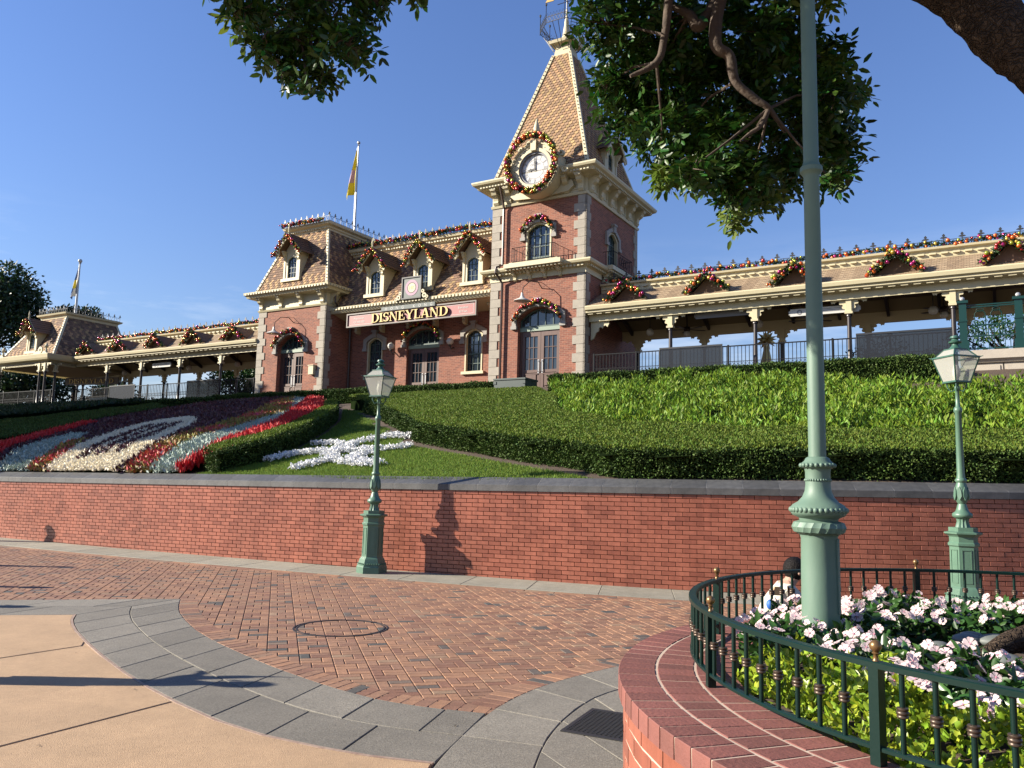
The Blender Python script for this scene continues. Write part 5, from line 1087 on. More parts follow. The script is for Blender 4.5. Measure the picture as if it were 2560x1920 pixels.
# ------------------------------------------------------------ far pavilion
fp = thing('far_pavilion', 'far left station pavilion with mansard roof, dormer and open columns', 'pavilion', (-38, 2, 5.4), True)
FPx0, FPx1, FPv0, FPv1 = -42.6, -35.4, -1.7, 4.6
mb = MB(); mb.sweep([(-.3, 8.2), (-.3, 8.45), (-.05, 8.5), (0, 8.6), (.05, 8.82), (-.3, 8.9)], [(FPx0, FPv0), (FPx1, FPv0), (FPx1, FPv1), (FPx0, FPv1)], closed=True); mb.box(FPx0, FPx1, FPv0, FPv1, 8.80, 8.86); part(mb, 'eaves', M['cream'], fp)
mb = MB(); mb.box(FPx0+.3, FPx1-.3, FPv0+.3, FPv1-.3, 8.3, 8.36); part(mb, 'ceiling', M['ceiling'], fp)
b_ = [(-42.0, -1.0), (-36.0, -1.0), (-36.0, 4.4), (-42.0, 4.4)]; t__ = [(-40.4, .55), (-37.6, .55), (-37.6, 4.0), (-40.4, 4.0)]
mb = MB(); mb.add([(*p, 8.86) for p in b_]+[(*p, 11.75) for p in t__], [(0, 1, 5, 4), (1, 2, 6, 5), (2, 3, 7, 6), (3, 0, 4, 7), (4, 5, 6, 7)]); fr_ = part(mb, 'mansard_roof', M['roofcore'], fp)
mb = MB(); 
for i in (0, 1): shingle(mb, (*b_[i], 8.86), (*b_[i+1], 8.86), (*t__[i], 11.75), (*t__[i+1], 11.75), 20, .22, band_fn)
part(mb, 'shingles', [M['shA'], M['shB'], M['shC']], fr_, kind='stuff')
for i in range(4): mb = MB(); hips(mb, (*b_[i], 8.86), (*t__[i], 11.7), .1); part(mb, 'hip_board', [M['cream'], M['iron']], fr_, kind='stuff')
mb = MB(); mb.sweep([(-.1, 11.6), (.05, 11.6), (.1, 11.8), (.26, 11.88), (.3, 11.98), (-.1, 12.0)], t__, closed=True); mb.box(-40.4, -37.6, .55, 4.0, 11.9, 11.98); part(mb, 'roof_crown', M['cream'], fp)
cresting(fp, (-40.6, .4), (-37.4, .4), 11.98); cresting(fp, (-37.4, .4), (-37.4, 4.1), 11.98)
_, Q, hw, zr, ze = dormer(fp, F0, -39.0, .75, 9.25, w=1.15, h=1.3, rise=.95, depth=1.3)
gable_garland('garland of red baubles over the far pavilion dormer', Q, hw, zr, ze, .34, (-39, -.9, 10.5))
mb = MB()
for u in (-41.3, -36.4):
    disc(mb, lambda x, o, z: F0(u+x, 1.55+o, 9.1+z), .08, .22, 0, .08, 14); mb.lathe([(.12, 8.85), (.05, 9.2), (.12, 9.35), (.02, 9.55)], (u+.45, -1.5), 8); mb.prism([(u-.9, 8.86), (u+.7, 8.86), (u+.5, 9.02), (u-.5, 9.05)], -1.6, -1.5, P=lambda a, b, t: (a, t, b))
part(mb, 'parapet_scrolls', M['cream'], fp, kind='stuff')
for u, v in ((-42.2, -1.4), (-41.6, -1.4), (-41.2, -1.4), (-36.6, -1.4), (-36.0, -1.4), (-35.8, -.9), (-35.75, 4.1), (-36.4, 4.2), (-37.0, 4.2), (-41.9, 4.2), (-41.2, 4.2)): column(fp, u, v, 8.3)
hs = thing('hanging_sign', 'dark hanging park name sign in the shade under the far pavilion', 'sign', (-37, 2.5, 7.7), True); P = side(-36.8+.0); P = lambda x, o, z: (-39.6+x, 2.0-o+x*.25, z)
mb = MB(); fbox(mb, P, 0, 4.2, -.05, 0, 7.45, 7.95); part(mb, 'board', M['pipe'], hs); mb = MB(); serif_text(mb, P, 'DISNEYLAND', .3, 3.9, 7.55, .3, .0, .03); part(mb, 'letters', [M['gold'], M['letshadow']], hs)
# flagpoles
def flagpole(lab, u, v, z0, z1, cols, org, r=.06):
    f = thing('flagpole', lab, 'flagpole', org, True); mb = MB(); mb.lathe([(r*1.3, z0), (r, z0+.5), (r*.6, z1-.3), (r*.6, z1-.22), (r*1.1, z1-.2), (r*.5, z1-.12)], (u, v), 10); part(mb, 'pole', M['metal'], f); mb = MB(); mb.ball((u, v, z1-.02), r*1.6, 10, 7); part(mb, 'ball', M['metal'], f)
    mb = MB(); mb.tube([(u-.12, v, z0+.6), (u-.1, v, z1-.3)], .008, 4); part(mb, 'halyard', M['metal'], f)
    n, k = 14, 10; vs = []; H = (z1-z0)*.44; zt_ = z1-.45; mi = []
    for i in range(n+1):
        t = i/n; w = .10+.95*t**1.2*(1-.25*t)
        for j in range(k+1): s = j/k; vs.append((u-.02-w*s, v-.12*sin(s*9+t*2)*(.3+t), zt_-H*t-(.35*s*t)))
    mb = MB()
    for i in range(n):
        for j in range(k): mb.add([vs[i*(k+1)+j], vs[(i+1)*(k+1)+j], vs[(i+1)*(k+1)+j+1], vs[i*(k+1)+j+1]], [(0, 1, 2, 3)], cols[2] if .42 < i/n < .68 and j > 1 else (cols[0] if (j < 6 or len(cols) < 4) else cols[3]))
    part(mb, 'flag', [M['flagyellow'], M['flagpink'], M['white'], M['flagblue']], f, smooth=60)
flagpole('white flagpole with limp yellow flag behind the left pavilion roof', -15.7, 3.4, 14.9, 20.3, (0, 0, 1), (-15.7, 3.4, 14.9))
flagpole('flagpole with limp blue and white flag on the far pavilion roof', -40.2, 2.6, 12.0, 16.3, (2, 2, 0, 3), (-40.2, 2.6, 12), r=.09)
# gold star tree on the platform
sx, sv = 5.75, 6.2; g = thing('star_cone_tree', 'gold cone christmas tree topped by a spiky gold star behind the railing', 'christmas tree', (sx, sv, 5.45), True)
mb = MB(); mb.lathe([(.42, 5.45), (.34, 6.3), (.2, 7.3), (.09, 7.85)], (sx, sv), 18, fl=(0, .18, 0, 3)); part(mb, 'cone', M['starGold'], g)
mb = MB(); ic = []
for k in range(26):
    z = 1-2*(k+.5)/26; a = k*2.39996; r = sqrt(1-z*z); d = Vector((r*cos(a), r*sin(a), z)); o1 = d.orthogonal().normalized(); o2 = d.cross(o1); cc = Vector((sx, sv, 8.1))
    mb.add([cc+d*.48]+[cc+d*.12+(o1*cos(t)+o2*sin(t))*.11 for t in (0, pi/2, pi, 3*pi/2)], [(0, 1, 2), (0, 2, 3), (0, 3, 4), (0, 4, 1)])
part(mb, 'star', M['starGold'], g)
# pale stone wall and green gate fence on its right
sw_ = thing('stone_wall', 'pale stone wall with bevelled blocks below the green iron fence', 'wall', (17, -1.5, 5), True)
mb = MB(); mb.box(13.3, 24, -1.55, -1.1, 3.5, 5.55); part(mb, 'core', M['stonewall'], sw_)
for i in range(6):
    mb = MB(); mb.prism([(-1.72, 5.62), (-1.78, 5.66), (-1.78, 5.92), (-1.0, 5.92), (-1.0, 5.55), (-1.66, 5.55)], 13.25+i*1.8, 13.25+i*1.8+1.795, P=lambda a, b, t: (t, a, b)); part(mb, 'coping_block', M['stonewall'], sw_)
for r in range(4):
    for i in range(10):
        u = 13.3+i*1.05+(.5 if r % 2 else 0); mb = MB(); z = 5.16-r*.42; mb.box(u+.02, u+1.03, -1.6, -1.5, z, z+.38); mb.box(u+.09, u+.96, -1.625, -1.58, z+.07, z+.31); part(mb, 'stone_block', M['stonewall'], sw_)
gf = thing('green_gate_fence', 'tall teal green iron fence with arched bars on the pale stone wall', 'fence', (15, -1.4, 5.92), True)
for u in (13.36, 14.80, 16.9, 19):
    mb = MB(); mb.box(u-.10, u+.10, -1.5, -1.3, 5.92, 7.45); mb.box(u-.14, u+.14, -1.54, -1.26, 5.92, 6.25); mb.box(u-.12, u+.12, -1.52, -1.28, 6.85, 6.9); mb.box(u-.15, u+.15, -1.55, -1.25, 7.42, 7.5); p_ = part(mb, 'post', M['tgreen'], gf); mb = MB(); mb.ball((u, -1.4, 7.57), .07, 10, 7); part(mb, 'ball', M['metal'], p_)
mb = MB()
for a, b in ((13.46, 14.7), (14.9, 16.8), (17, 18.9)):
    for z in (6.0, 6.38, 6.72, 7.28, 7.34): mb.box(a, b, -1.42, -1.38, z, z+.035)
    n = int((b-a)/.13)
    for i in range(1, n): u = a+(b-a)*i/n; mb.box(u-.010, u+.010, -1.41, -1.39, 6.0, 6.72)
    for c0 in np.arange(a+.35, b-.1, .42):
        for w, z1_ in ((.14, 7.05), (.07, 6.7)): mb.tube([(c0-w, -1.4, 6.4), (c0-w, -1.4, z1_)]+[(c0-w*cos(t), -1.4, z1_+w*sin(t)) for t in np.linspace(.3, pi-.3, 5)]+[(c0+w, -1.4, z1_), (c0+w, -1.4, 6.4)], .014, 5)
        mb.tube([(c0+.1*cos(t), -1.4, 7.2+.06*sin(t)) for t in np.linspace(0, 2*pi, 9)], .011, 4)
part(mb, 'bars', M['tgreen'], gf, kind='stuff')

# ------------------------------------------------------------ hillside planting
BED_OUT_R = [(-7.51, 31.56), (-6.85, 29.44), (-6.47, 27.31), (-6.2, 24.22), (-6.25, 21.0), (-6.7, 19.13), (-7.1, 18.27)]
RED_IN = [(-8.6, 34.6), (-7.36, 27.15), (-6.85, 23.48), (-6.95, 20.66), (-7.2, 18.68), (-7.5, 18.0)]
SIL_IN = [(-9.2, 33.8), (-7.6, 27.85), (-7.9, 25.7), (-7.97, 23.75), (-8.34, 21.77), (-8.24, 19.77), (-8.2, 18.0)]
POI_IN = [(-9.6, 34.2), (-10.0, 34.0), (-9.36, 30.37), (-9.01, 26.94), (-8.98, 24.38), (-9.3, 23.0), (-9.05, 21.11), (-8.9, 19.4), (-9.0, 18.3)]
BOT = [(-7.5, 17.6), (-9.5, 18.5), (-12.7, 20.0), (-14.2, 20.6), (-17.5, 21.9)]
TOPL = [(-9.05, 34.27), (-10.41, 35.6), (-12.5, 36.5), (-14.0, 36.3), (-15.8, 33.2), (-16.0, 30.5), (-15.9, 27.2), (-16.8, 24.5), (-17.5, 21.9)]
BED = BED_OUT_R+BOT[:-1]+TOPL[::-1]
CREAM = smooth_line([(-11.35, 19.0), (-11.6, 20.5), (-11.8, 21.97), (-12.5, 25.2), (-12.7, 27.8), (-11.8, 29.2), (-10.9, 28.2), (-9.95, 25.6), (-9.45, 22.5), (-8.95, 20.3), (-9.2, 18.6), (-10.2, 18.4), (-11.35, 19.0)], 2)
LSIL = [(-13.0, 19.6), (-14.0, 23.0), (-14.3, 26.4), (-13.2, 25.5), (-12.2, 22.6), (-11.8, 19.6)]
LPOI = [(-11.3, 18.5), (-12.1, 19.2), (-12.3, 21.6), (-12.6, 23.3), (-12.3, 23.6), (-11.8, 22.0), (-11.5, 19.8)]
X = rng.uniform(-18.5, -6, 120000); Y = rng.uniform(17.5, 37, 120000); k = inpoly(X, Y, BED); X = X[k]; Y = Y[k]; k = Y > np.vectorize(Yw)(X)+.32; X = X[k]; Y = Y[k]
def left_of(line, X, Y, ext=-40): return inpoly(X, Y, [(line[0][0], 60)]+list(line)+[(line[-1][0], 5), (ext, 5), (ext, 60)])
cls = np.full(len(X), 5)                                  # 5 purple
inR = ~left_of(RED_IN, X, Y); inS = ~left_of(SIL_IN, X, Y); inP = ~left_of(POI_IN, X, Y)
cls[inP] = 2; cls[inS] = 1; cls[inR] = 0
cr_ = inpoly(X, Y, CREAM); 
wv_ = (X+10.75)+(Y-23)*.17; sw = ((np.abs(np.abs(wv_)-.45) < .10) | (np.abs(wv_) < .08)) & (Y > 20.4) & (Y < 26.5); cls[cr_ & (cls == 5)] = 3; cls[(cls == 3) & sw] = 5
cls[inpoly(X, Y, LPOI) & (cls == 5)] = 2
cls[inpoly(X, Y, LSIL) & (cls == 5)] = 1
outl = (X < -14.4-(Y-23)*.14) ; cls[outl & (cls == 5) & (Y < 30)] = 0; cls[(X < -15.1-(Y-23)*.12) & (Y < 30)] = 6
far = np.hypot(X, Y)
keep = rng.random(len(X)) < np.clip((24/far)**1.2, .3, 1); X, Y, cls = X[keep], Y[keep], cls[keep]
ramp = lambda X, Y: .34*np.clip((Y-np.vectorize(Yw)(X)-.25)/1.8, 0, 1)**.7
Z = Tn(X, Y)+ramp(X, Y)+.02
bed = thing('flower_bed', 'large oval bed of cream, purple, silver and red plants on the hillside', 'flower bed', (-11, 25, 3.2))
bo = np.array([-11, 25, 3.2])
mb = MB(); gx_ = np.linspace(-18.5, -6, 50); gy_ = np.linspace(17.6, 37, 70); vs = []; idx = {}; fs = []
for i, a in enumerate(gx_):
    for j, b in enumerate(gy_):
        if inp(a, b, BED+[]) and b > Yw(a)+.2: idx[i, j] = len(vs); vs.append((a, b, T(a, b)-.05+float(ramp(np.array([a]), np.array([b]))[0])))
for (i, j) in list(idx):
    q = [(i, j), (i+1, j), (i+1, j+1), (i, j+1)]
    if all(t in idx for t in q): fs.append(tuple(idx[t] for t in q))
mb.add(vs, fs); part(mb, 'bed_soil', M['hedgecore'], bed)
def scat(c, name, m, n_per, L, Wd, up, spread=.05, jit=.9, m2=None, p2=.0, dz=0., lab=None):
    q = np.stack([X[cls == c], Y[cls == c], Z[cls == c]+dz], 1); q = np.repeat(q, n_per, 0); n = len(q)
    if n == 0: return
    q[:, :2] += rng.normal(0, spread, (n, 2)); q[:, 2] += rng.uniform(-.05, .05, n); d = rdir(n)*jit; d[:, 2] = np.abs(d[:, 2])+up
    mi = None
    if m2 is not None:
        h = np.sin(q[:, 0]*2.9+1.3)*np.sin(q[:, 1]*1.7)+rng.normal(0, .35, n); mi = (h > p2).astype(int)
    leafpart(q, d, rng.uniform(.7, 1.3, n)*L, Wd, name, [m]+([m2] if m2 is not None else []), bed, org=tuple(bo), mi=mi, kind='stuff')
scat(0, 'red_flowers', M['flred'], 3, .20, .055, 1.6, .05, .6)
scat(1, 'silver_plants', M['flsilver'], 4, .10, .05, .5, .06)
scat(2, 'poinsettia_band', M['flgold'], 4, .13, .07, .4, .06, m2=M['flpoi'], p2=.48)
scat(3, 'cream_flowers', M['flcream'], 7, .06, .05, .5, .05, dz=.03)
scat(5, 'purple_plants', M['flpurple'], 4, .13, .07, .5, .06, m2=mat('plum_leaf', (.13, .035, .045), .35, isl=.4), p2=.55)
scat(6, 'edge_hedge', M['hedgeshade'], 4, .07, .04, .6, .06)
mb = MB(); kk = np.where(cls == 3)[0][::2]
for i in kk: mb.ball((X[i], Y[i], Z[i]+.02), random.uniform(.035, .06), 6, 4, 0, .8)
part(mb, 'cream_heads', M['flcream'], bed, kind='stuff', smooth=80)
mb = MB()
def surf_hedge(name, label, poly, h, lf, density, faceline=None, L=.05, Wd=.032, m=None, mtop=None, fh=None, group=None, up=.9, cat='hedge'):
    """clipped hedge: dark core + leaves on top surface and on the front faces"""
    xs_ = [p[0] for p in poly]; ys_ = [p[1] for p in poly]; x0, x1, y0, y1 = min(xs_), max(xs_), min(ys_), max(ys_); c = (sum(xs_)/len(xs_), sum(ys_)/len(ys_)); org = (c[0], c[1], T(*c))
    hd = thing(name, label, cat, org, group=group); pl = np.array(poly)
    seg = []; vs = []; n = len(poly)
    dens = []
    for i in range(n):
        a, b = pl[i], pl[(i+1) % n]; k = max(1, int(np.hypot(*(b-a))/.6)); dens += [tuple(a+(b-a)*j/k) for j in range(k)]
    N = len(dens); mb = MB()
    # grid top
    st_ = .45; gx = np.arange(x0, x1+st_, st_); gy = np.arange(y0, y1+st_, st_); idx = {}; vs = []; fs = []
    for i, a in enumerate(gx):
        for j, b in enumerate(gy): idx[i, j] = len(vs); vs.append((a, b, T(a, b)+h-.11))
    for i in range(len(gx)-1):
        for j in range(len(gy)-1):
            if inp(gx[i]+st_/2, gy[j]+st_/2, poly): fs.append((idx[i, j], idx[i+1, j], idx[i+1, j+1], idx[i, j+1]))
    mb.add(vs, fs); dens = [(a+(c[0]-a)*.012+np.sign(c[0]-a)*.05, b+(c[1]-b)*.012+np.sign(c[1]-b)*.05) for a, b in dens]; mb.add([(a, b, T(a, b)-.05) for a, b in dens]+[(a, b, T(a, b)+h-.14) for a, b in dens], [(i, (i+1) % N, N+(i+1) % N, N+i) for i in range(N)])
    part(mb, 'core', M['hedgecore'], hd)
    A = abs(sum(pl[i][0]*pl[(i+1) % n][1]-pl[(i+1) % n][0]*pl[i][1] for i in range(n)))/2; cnt = int((x1-x0)*(y1-y0)*density); Xq = rng.uniform(x0, x1, cnt); Yq = rng.uniform(y0, y1, cnt); k = inpoly(Xq, Yq, poly); Xq, Yq = Xq[k], Yq[k]
    wav = .03*np.sin(Xq*2.3+Yq*.7)*np.sin(Yq*1.9)
    Zq = Tn(Xq, Yq)+h+rng.uniform(-.05, .03, len(Xq))+wav; d = rdir(len(Xq)); d[:, 2] = np.abs(d[:, 2])+up
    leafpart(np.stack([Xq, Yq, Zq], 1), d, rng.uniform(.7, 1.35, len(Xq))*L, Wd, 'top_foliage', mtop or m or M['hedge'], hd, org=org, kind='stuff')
    if faceline is not None:
        fl = np.array(faceline); s = np.r_[0, np.cumsum(np.hypot(*np.diff(fl, axis=0).T))]; cnt = int(s[-1]*(h+.05)*density*1.2); t = rng.uniform(0, s[-1], cnt)
        Xq = np.interp(t, s, fl[:, 0]); Yq = np.interp(t, s, fl[:, 1]); hh = rng.uniform(-.02, h, cnt); dx = np.interp(t+.1, s, fl[:, 0])-np.interp(t-.1, s, fl[:, 0]); dy = np.interp(t+.1, s, fl[:, 1])-np.interp(t-.1, s, fl[:, 1]); nn = unit(np.stack([dy, -dx, 0*dx], 1))
        Zq = Tn(Xq, Yq)+hh; bul = .05*np.sin(t*5.1)*np.sin(hh*9); P = np.stack([Xq, Yq, Zq], 1)+nn*(rng.uniform(-.05, .06, cnt)+bul)[:, None]
        d = rdir(cnt)*.9+nn*.8; d[:, 2] += .2; leafpart(P, d, rng.uniform(.7, 1.35, cnt)*L, Wd, 'side_foliage', M['hedgeshade'], hd, org=org, kind='stuff')
    return hd
# rim hedge round the bed's right side
ro_ = [(-7.27, 30.92), (-6.4, 29.44), (-5.85, 26.87), (-5.6, 23.99), (-5.6, 21.04), (-5.9, 18.9), (-6.45, 17.75)]
ri_ = [(-6.95, 18.35), (-6.65, 19.13), (-6.2, 21.0), (-6.15, 24.22), (-6.42, 27.31), (-6.85, 29.44), (-7.6, 31.4)]
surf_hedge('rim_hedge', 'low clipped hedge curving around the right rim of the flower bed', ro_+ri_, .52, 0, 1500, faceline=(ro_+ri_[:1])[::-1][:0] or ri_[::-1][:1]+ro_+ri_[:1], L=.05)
# clipped lower hedge: footprint from its base line to the shrubs
HB = [(-5.3, 29.0), (-4.6, 27.6), (-3.9, 25.2), (-2.85, 22.2), (-2.35, 20.4), (-1.45, 18.95), (-.64, 17.85), (.05, 16.8), (.65, 16.05), (1.2, 15.5), (1.75, 14.55), (2.1, 14.2), (4.2, 13.75), (7.9, 13.2), (11.5, 13.0)]
HT = [(11.5, 15.0), (8.25, 15.0), (4.88, 15.85), (3.85, 16.69), (2.49, 17.68), (1.51, 19.88), (1.23, 21.1), (1.23, 23.13), (1.31, 24.85), (.9, 27.2), (-.2, 28.2), (-3.0, 29.9), (-6.5, 31.9)]
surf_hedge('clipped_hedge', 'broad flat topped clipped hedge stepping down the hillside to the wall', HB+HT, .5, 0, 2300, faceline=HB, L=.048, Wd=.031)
# bright leafy shrubs
SHF = [(11.5, 15.0), (8.25, 15.0), (4.88, 15.85), (3.85, 16.69), (2.49, 17.68), (1.51, 19.88), (1.23, 21.1), (1.23, 23.13), (1.31, 24.85)]
SHB = [(1.4, 28.6), (5, 26.8), (8.3, 24.5), (10, 22.4), (13, 19.6), (13, 15.0)]
shp = SHF+SHB; xs_ = [p[0] for p in shp]; ys_ = [p[1] for p in shp]
sh = thing('leafy_shrubs', 'wide bank of bright green leafy shrubs above the clipped hedge', 'shrubs', (6, 20, 3)); so = (6, 20, 3)
cnt = int((max(xs_)-min(xs_))*(max(ys_)-min(ys_))*34); Xq = rng.uniform(min(xs_), max(xs_), cnt); Yq = rng.uniform(min(ys_), max(ys_), cnt); k = inpoly(Xq, Yq, shp); Xq, Yq = Xq[k], Yq[k]
hgt = .50+.13*np.sin(Xq*1.7+Yq*.9)+.10*np.sin(Xq*3.1-Yq*2.3)+rng.uniform(-.20, .16, len(Xq)); Zb = Tn(Xq, Yq)
n_l = 13; P = np.repeat(np.stack([Xq, Yq, Zb+hgt], 1), n_l, 0); n = len(P); hh = rng.uniform(0, 1, n); P[:, 2] -= hh*.26; P[:, :2] += rng.normal(0, .05, (n, 2))
d = rdir(n); d[:, 2] = np.abs(d[:, 2])*.4+.35+.9*(1-hh); leafpart(P, d, rng.uniform(.10, .19, n), .046, 'foliage', M['shrub'], sh, org=so, kind='stuff')
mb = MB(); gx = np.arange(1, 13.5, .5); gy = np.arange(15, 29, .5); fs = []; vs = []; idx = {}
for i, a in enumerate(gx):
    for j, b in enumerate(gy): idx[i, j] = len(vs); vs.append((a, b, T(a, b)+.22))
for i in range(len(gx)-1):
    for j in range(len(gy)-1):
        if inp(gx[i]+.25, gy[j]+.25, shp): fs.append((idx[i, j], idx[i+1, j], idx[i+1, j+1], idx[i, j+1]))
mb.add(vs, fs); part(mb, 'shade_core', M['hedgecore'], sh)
# top hedge along the station foot
def vhedge(label, u0, u1, v0, v1, z0, z1, org, dens=1100):
    hd = thing('top_hedge', label, 'hedge', org, True, 'dark clipped hedges along the station foot'); mb = MB(); mb.box(u0, u1, v0+.05, v1, z0, z1-.06); part(mb, 'core', M['hedgecore'], hd); og = np.array(org)
    n = int((u1-u0)*(z1-z0)*dens); P = np.stack([rng.uniform(u0, u1, n), v0+rng.uniform(-.03, .06, n), rng.uniform(z0, z1, n)], 1)
    n2 = int((u1-u0)*(v1-v0)*dens); P2 = np.stack([rng.uniform(u0, u1, n2), rng.uniform(v0, v1, n2), z1+rng.uniform(-.06, .03, n2)], 1); P2[:, 2] += .025*np.sin(P2[:, 0]*3.3)
    d = rdir(n); d[:, 1] -= .8; d2 = rdir(n2); d2[:, 2] += .8; P = np.r_[P, P2]; d = np.r_[d, d2]
    leafpart(P-og, d, rng.uniform(.05, .09, len(P)), .045, 'foliage', M['hedgeshade'], hd, kind='stuff')
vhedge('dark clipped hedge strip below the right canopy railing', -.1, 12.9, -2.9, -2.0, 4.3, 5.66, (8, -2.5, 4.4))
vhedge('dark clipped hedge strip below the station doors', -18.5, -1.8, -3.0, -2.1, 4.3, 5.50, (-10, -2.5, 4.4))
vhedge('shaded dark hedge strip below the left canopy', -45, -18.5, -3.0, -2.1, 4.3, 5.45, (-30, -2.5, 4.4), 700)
surf_hedge('shaded_hedge', 'shaded clipped hedge band left of the flower bed', [(-30, 26.8), (-22, 24.0), (-18, 22.3), (-16.7, 24.6), (-16.3, 28), (-16.2, 31.5), (-15.0, 35), (-17, 38), (-20, 36), (-30, 33)], .5, 0, 700, L=.08, Wd=.05, m=M['hedgeshade'])  # darker leaf colour on top too, adding to the shade
surf_hedge('shaded_shrubs', 'shaded leafy green shrubs up the far left hillside', [(-34, 40), (-30, 33.5), (-20, 36.4), (-17.4, 38.2), (-24, 42.5), (-34, 48.5)], .7, 0, 260, L=.16, Wd=.07, m=M['leaffar'])  # darker leaf than the sunlit shrubs, shade put into the colour
# lawn with white flower figure
mb = MB(); LX = [(-7.0, 17.9), (-5.75, 18.9), (-5.45, 21.04), (-5.45, 24), (-5.7, 26.9), (-6.2, 29.4), (-6.6, 31.5), (-5.4, 29.6), (-4.4, 27.4), (-3.75, 25.1), (-2.7, 22.1), (-2.2, 20.4), (-1.35, 18.95), (-.55, 17.85), (.15, 16.8), (.75, 16.0), (1.3, 15.4), (2.0, 14.5), (2.05, 14.05), (0, 14.7), (-3, 15.85), (-5, 16.9)]
cnt = 330000; Xq = rng.uniform(-7, 2.1, cnt); Yq = rng.uniform(14, 31.5, cnt); k = inpoly(Xq, Yq, LX) & (rng.random(cnt) < np.clip((19/Yq)**2, .25, 1)); Xq, Yq = Xq[k], Yq[k]
HBr = np.array(resample(HB[:12], 120)); hbd = lambda a, b: float(np.min(np.hypot(HBr[:, 0]-a, HBr[:, 1]-b)))
dist = np.min(np.hypot(Xq[:, None]-np.array(resample(HB[:12], 60))[:, 0], Yq[:, None]-np.array(resample(HB[:12], 60))[:, 1]), 1); k = dist > .36+.12*np.sin(Xq*7+Yq*5); Xq, Yq = Xq[k], Yq[k]
d = rdir(len(Xq))*.55; d[:, 2] = 1
leafpart(np.stack([Xq, Yq, Tn(Xq, Yq)-.03], 1), d, rng.uniform(.045, .085, len(Xq)), .012, 'lawn_grass', M['grass'], kind='stuff', label='bright green mown lawn on the slope between bed and clipped hedge', category='grass')
mb = MB(); vs = []; fs = []; idx = {}; gx = np.arange(-7.2, 2.2, .2); gy = np.arange(14, 32, .2)
for i, a in enumerate(gx):
    for j, b in enumerate(gy): idx[i, j] = len(vs); vs.append((a, b, T(a, b)-.018))
for i in range(len(gx)-1):
    for j in range(len(gy)-1):
        if inp(gx[i]+.1, gy[j]+.1, LX) and gy[j] > Yw(gx[i])+.15 and hbd(gx[i]+.1, gy[j]+.1) > .36: fs.append((idx[i, j], idx[i+1, j], idx[i+1, j+1], idx[i, j+1]))
mb.add(vs, fs); solo(mb, 'lawn_ground', M['lawnsoil'], None, None, kind='structure')
strokes = [([(-3.05, 21.6), (-3.52, 21.2), (-3.92, 20.7), (-4.13, 19.5), (-4.35, 18.9)], .17), ([(-2.42, 19.38), (-3.03, 19.32), (-3.78, 19.27), (-4.61, 19.56), (-5.3, 19.5), (-5.62, 18.9)], .17), ([(-4.63, 17.36), (-4.33, 17.87), (-3.98, 18.2), (-4.2, 18.9)], .17), ([(-3.72, 17.95), (-3.3, 17.5), (-2.85, 17.15)], .26), ([(-5.14, 21.08), (-4.48, 20.9), (-4.2, 20.2)], .13), ([(-3.3, 18.9), (-3.55, 18.2), (-3.5, 17.8)], .17), ([(-3.1, 21.5), (-2.75, 21.2)], .22)]
PF = []
for ln, w in strokes:
    ln = np.array(ln); s = np.r_[0, np.cumsum(np.hypot(*np.diff(ln, axis=0).T))]; n = int(s[-1]*w*2*420); t = rng.uniform(0, s[-1], n)
    ww = w*(.75+.35*np.abs(np.sin(t*4))); a = rng.uniform(0, 2*pi, n); rr = np.sqrt(rng.random(n))*ww; PF.append(np.stack([np.interp(t, s, ln[:, 0])+rr*np.cos(a), np.interp(t, s, ln[:, 1])+rr*np.sin(a)], 1))
PF = np.concatenate(PF); wf = thing('white_flower_figure', 'snowflake shaped patch of white flowers planted in the lawn', 'flowers', (-3.9, 19.3, T(-3.9, 19.3)))
P = np.repeat(np.c_[PF, Tn(PF[:, 0], PF[:, 1])+.03+rng.uniform(0, .09, len(PF))], 5, 0); P += rng.normal(0, .018, P.shape); d = rdir(len(P)); d[:, 2] = np.abs(d[:, 2])+.2
leafpart(P, d, .045, .045, 'blossoms', M['flwhite'], wf, org=ORG[wf.name], kind='stuff')

# ------------------------------------------------------------ trees in the distance
def tree(name, label, x, y, z0, h, r, n=5000, leaf=.35, m=None, group=None, squash=1., cat='tree', seed=1, trunk=.3, blobs=22):
    rg = np.random.default_rng(seed); t = thing(name, label, cat, (x, y, z0), group=group); mb = MB()
    mb.tube([(x, y, z0-.3), (x+.1, y, z0+h*.3), (x-.1, y+.1, z0+h*.6)], [trunk, trunk*.8, trunk*.5], 8); part(mb, 'trunk', M['bark'], t)
    mb = MB(); cs_ = []
    for k in range(blobs):
        a = rg.uniform(0, 2*pi); e = rg.uniform(-.35, 1); rr = r*rg.uniform(.35, .85)*sqrt(max(.1, 1-max(0, e)**2*.8)); cc = np.array([x+rr*cos(a), y+rr*sin(a), z0+h*.62+e*h*.30*squash]); cs_.append((cc, r*rg.uniform(.28, .46)))
        mb.tube([(x, y, z0+h*.45), tuple((cc+np.array([x, y, z0+h*.5]))/2), tuple(cc)], [trunk*.35, trunk*.2, trunk*.08], 5)
    part(mb, 'limb', M['bark'], t)
    P = []; D = []
    per = n//blobs
    for cc, rb in cs_:
        d = unit(rg.normal(size=(per, 3))); q = cc+d*rb*rg.uniform(.55, 1.05, (per, 1))*np.array([1, 1, .8]); P.append(q); D.append(unit(rg.normal(size=(per, 3)))+d*.6)
    P = np.concatenate(P); D = np.concatenate(D); leafpart(P, D, rg.uniform(.7, 1.3, len(P))*leaf, leaf*.55, 'crown', m or M['leaffar'], t, org=(x, y, z0), kind='stuff'); return t
tree('broadleaf_tree', 'tall dark tree behind the far pavilion at the left edge', -44, 66, 4.5, 14.5, 5.2, 20000, .34, seed=3, blobs=34)
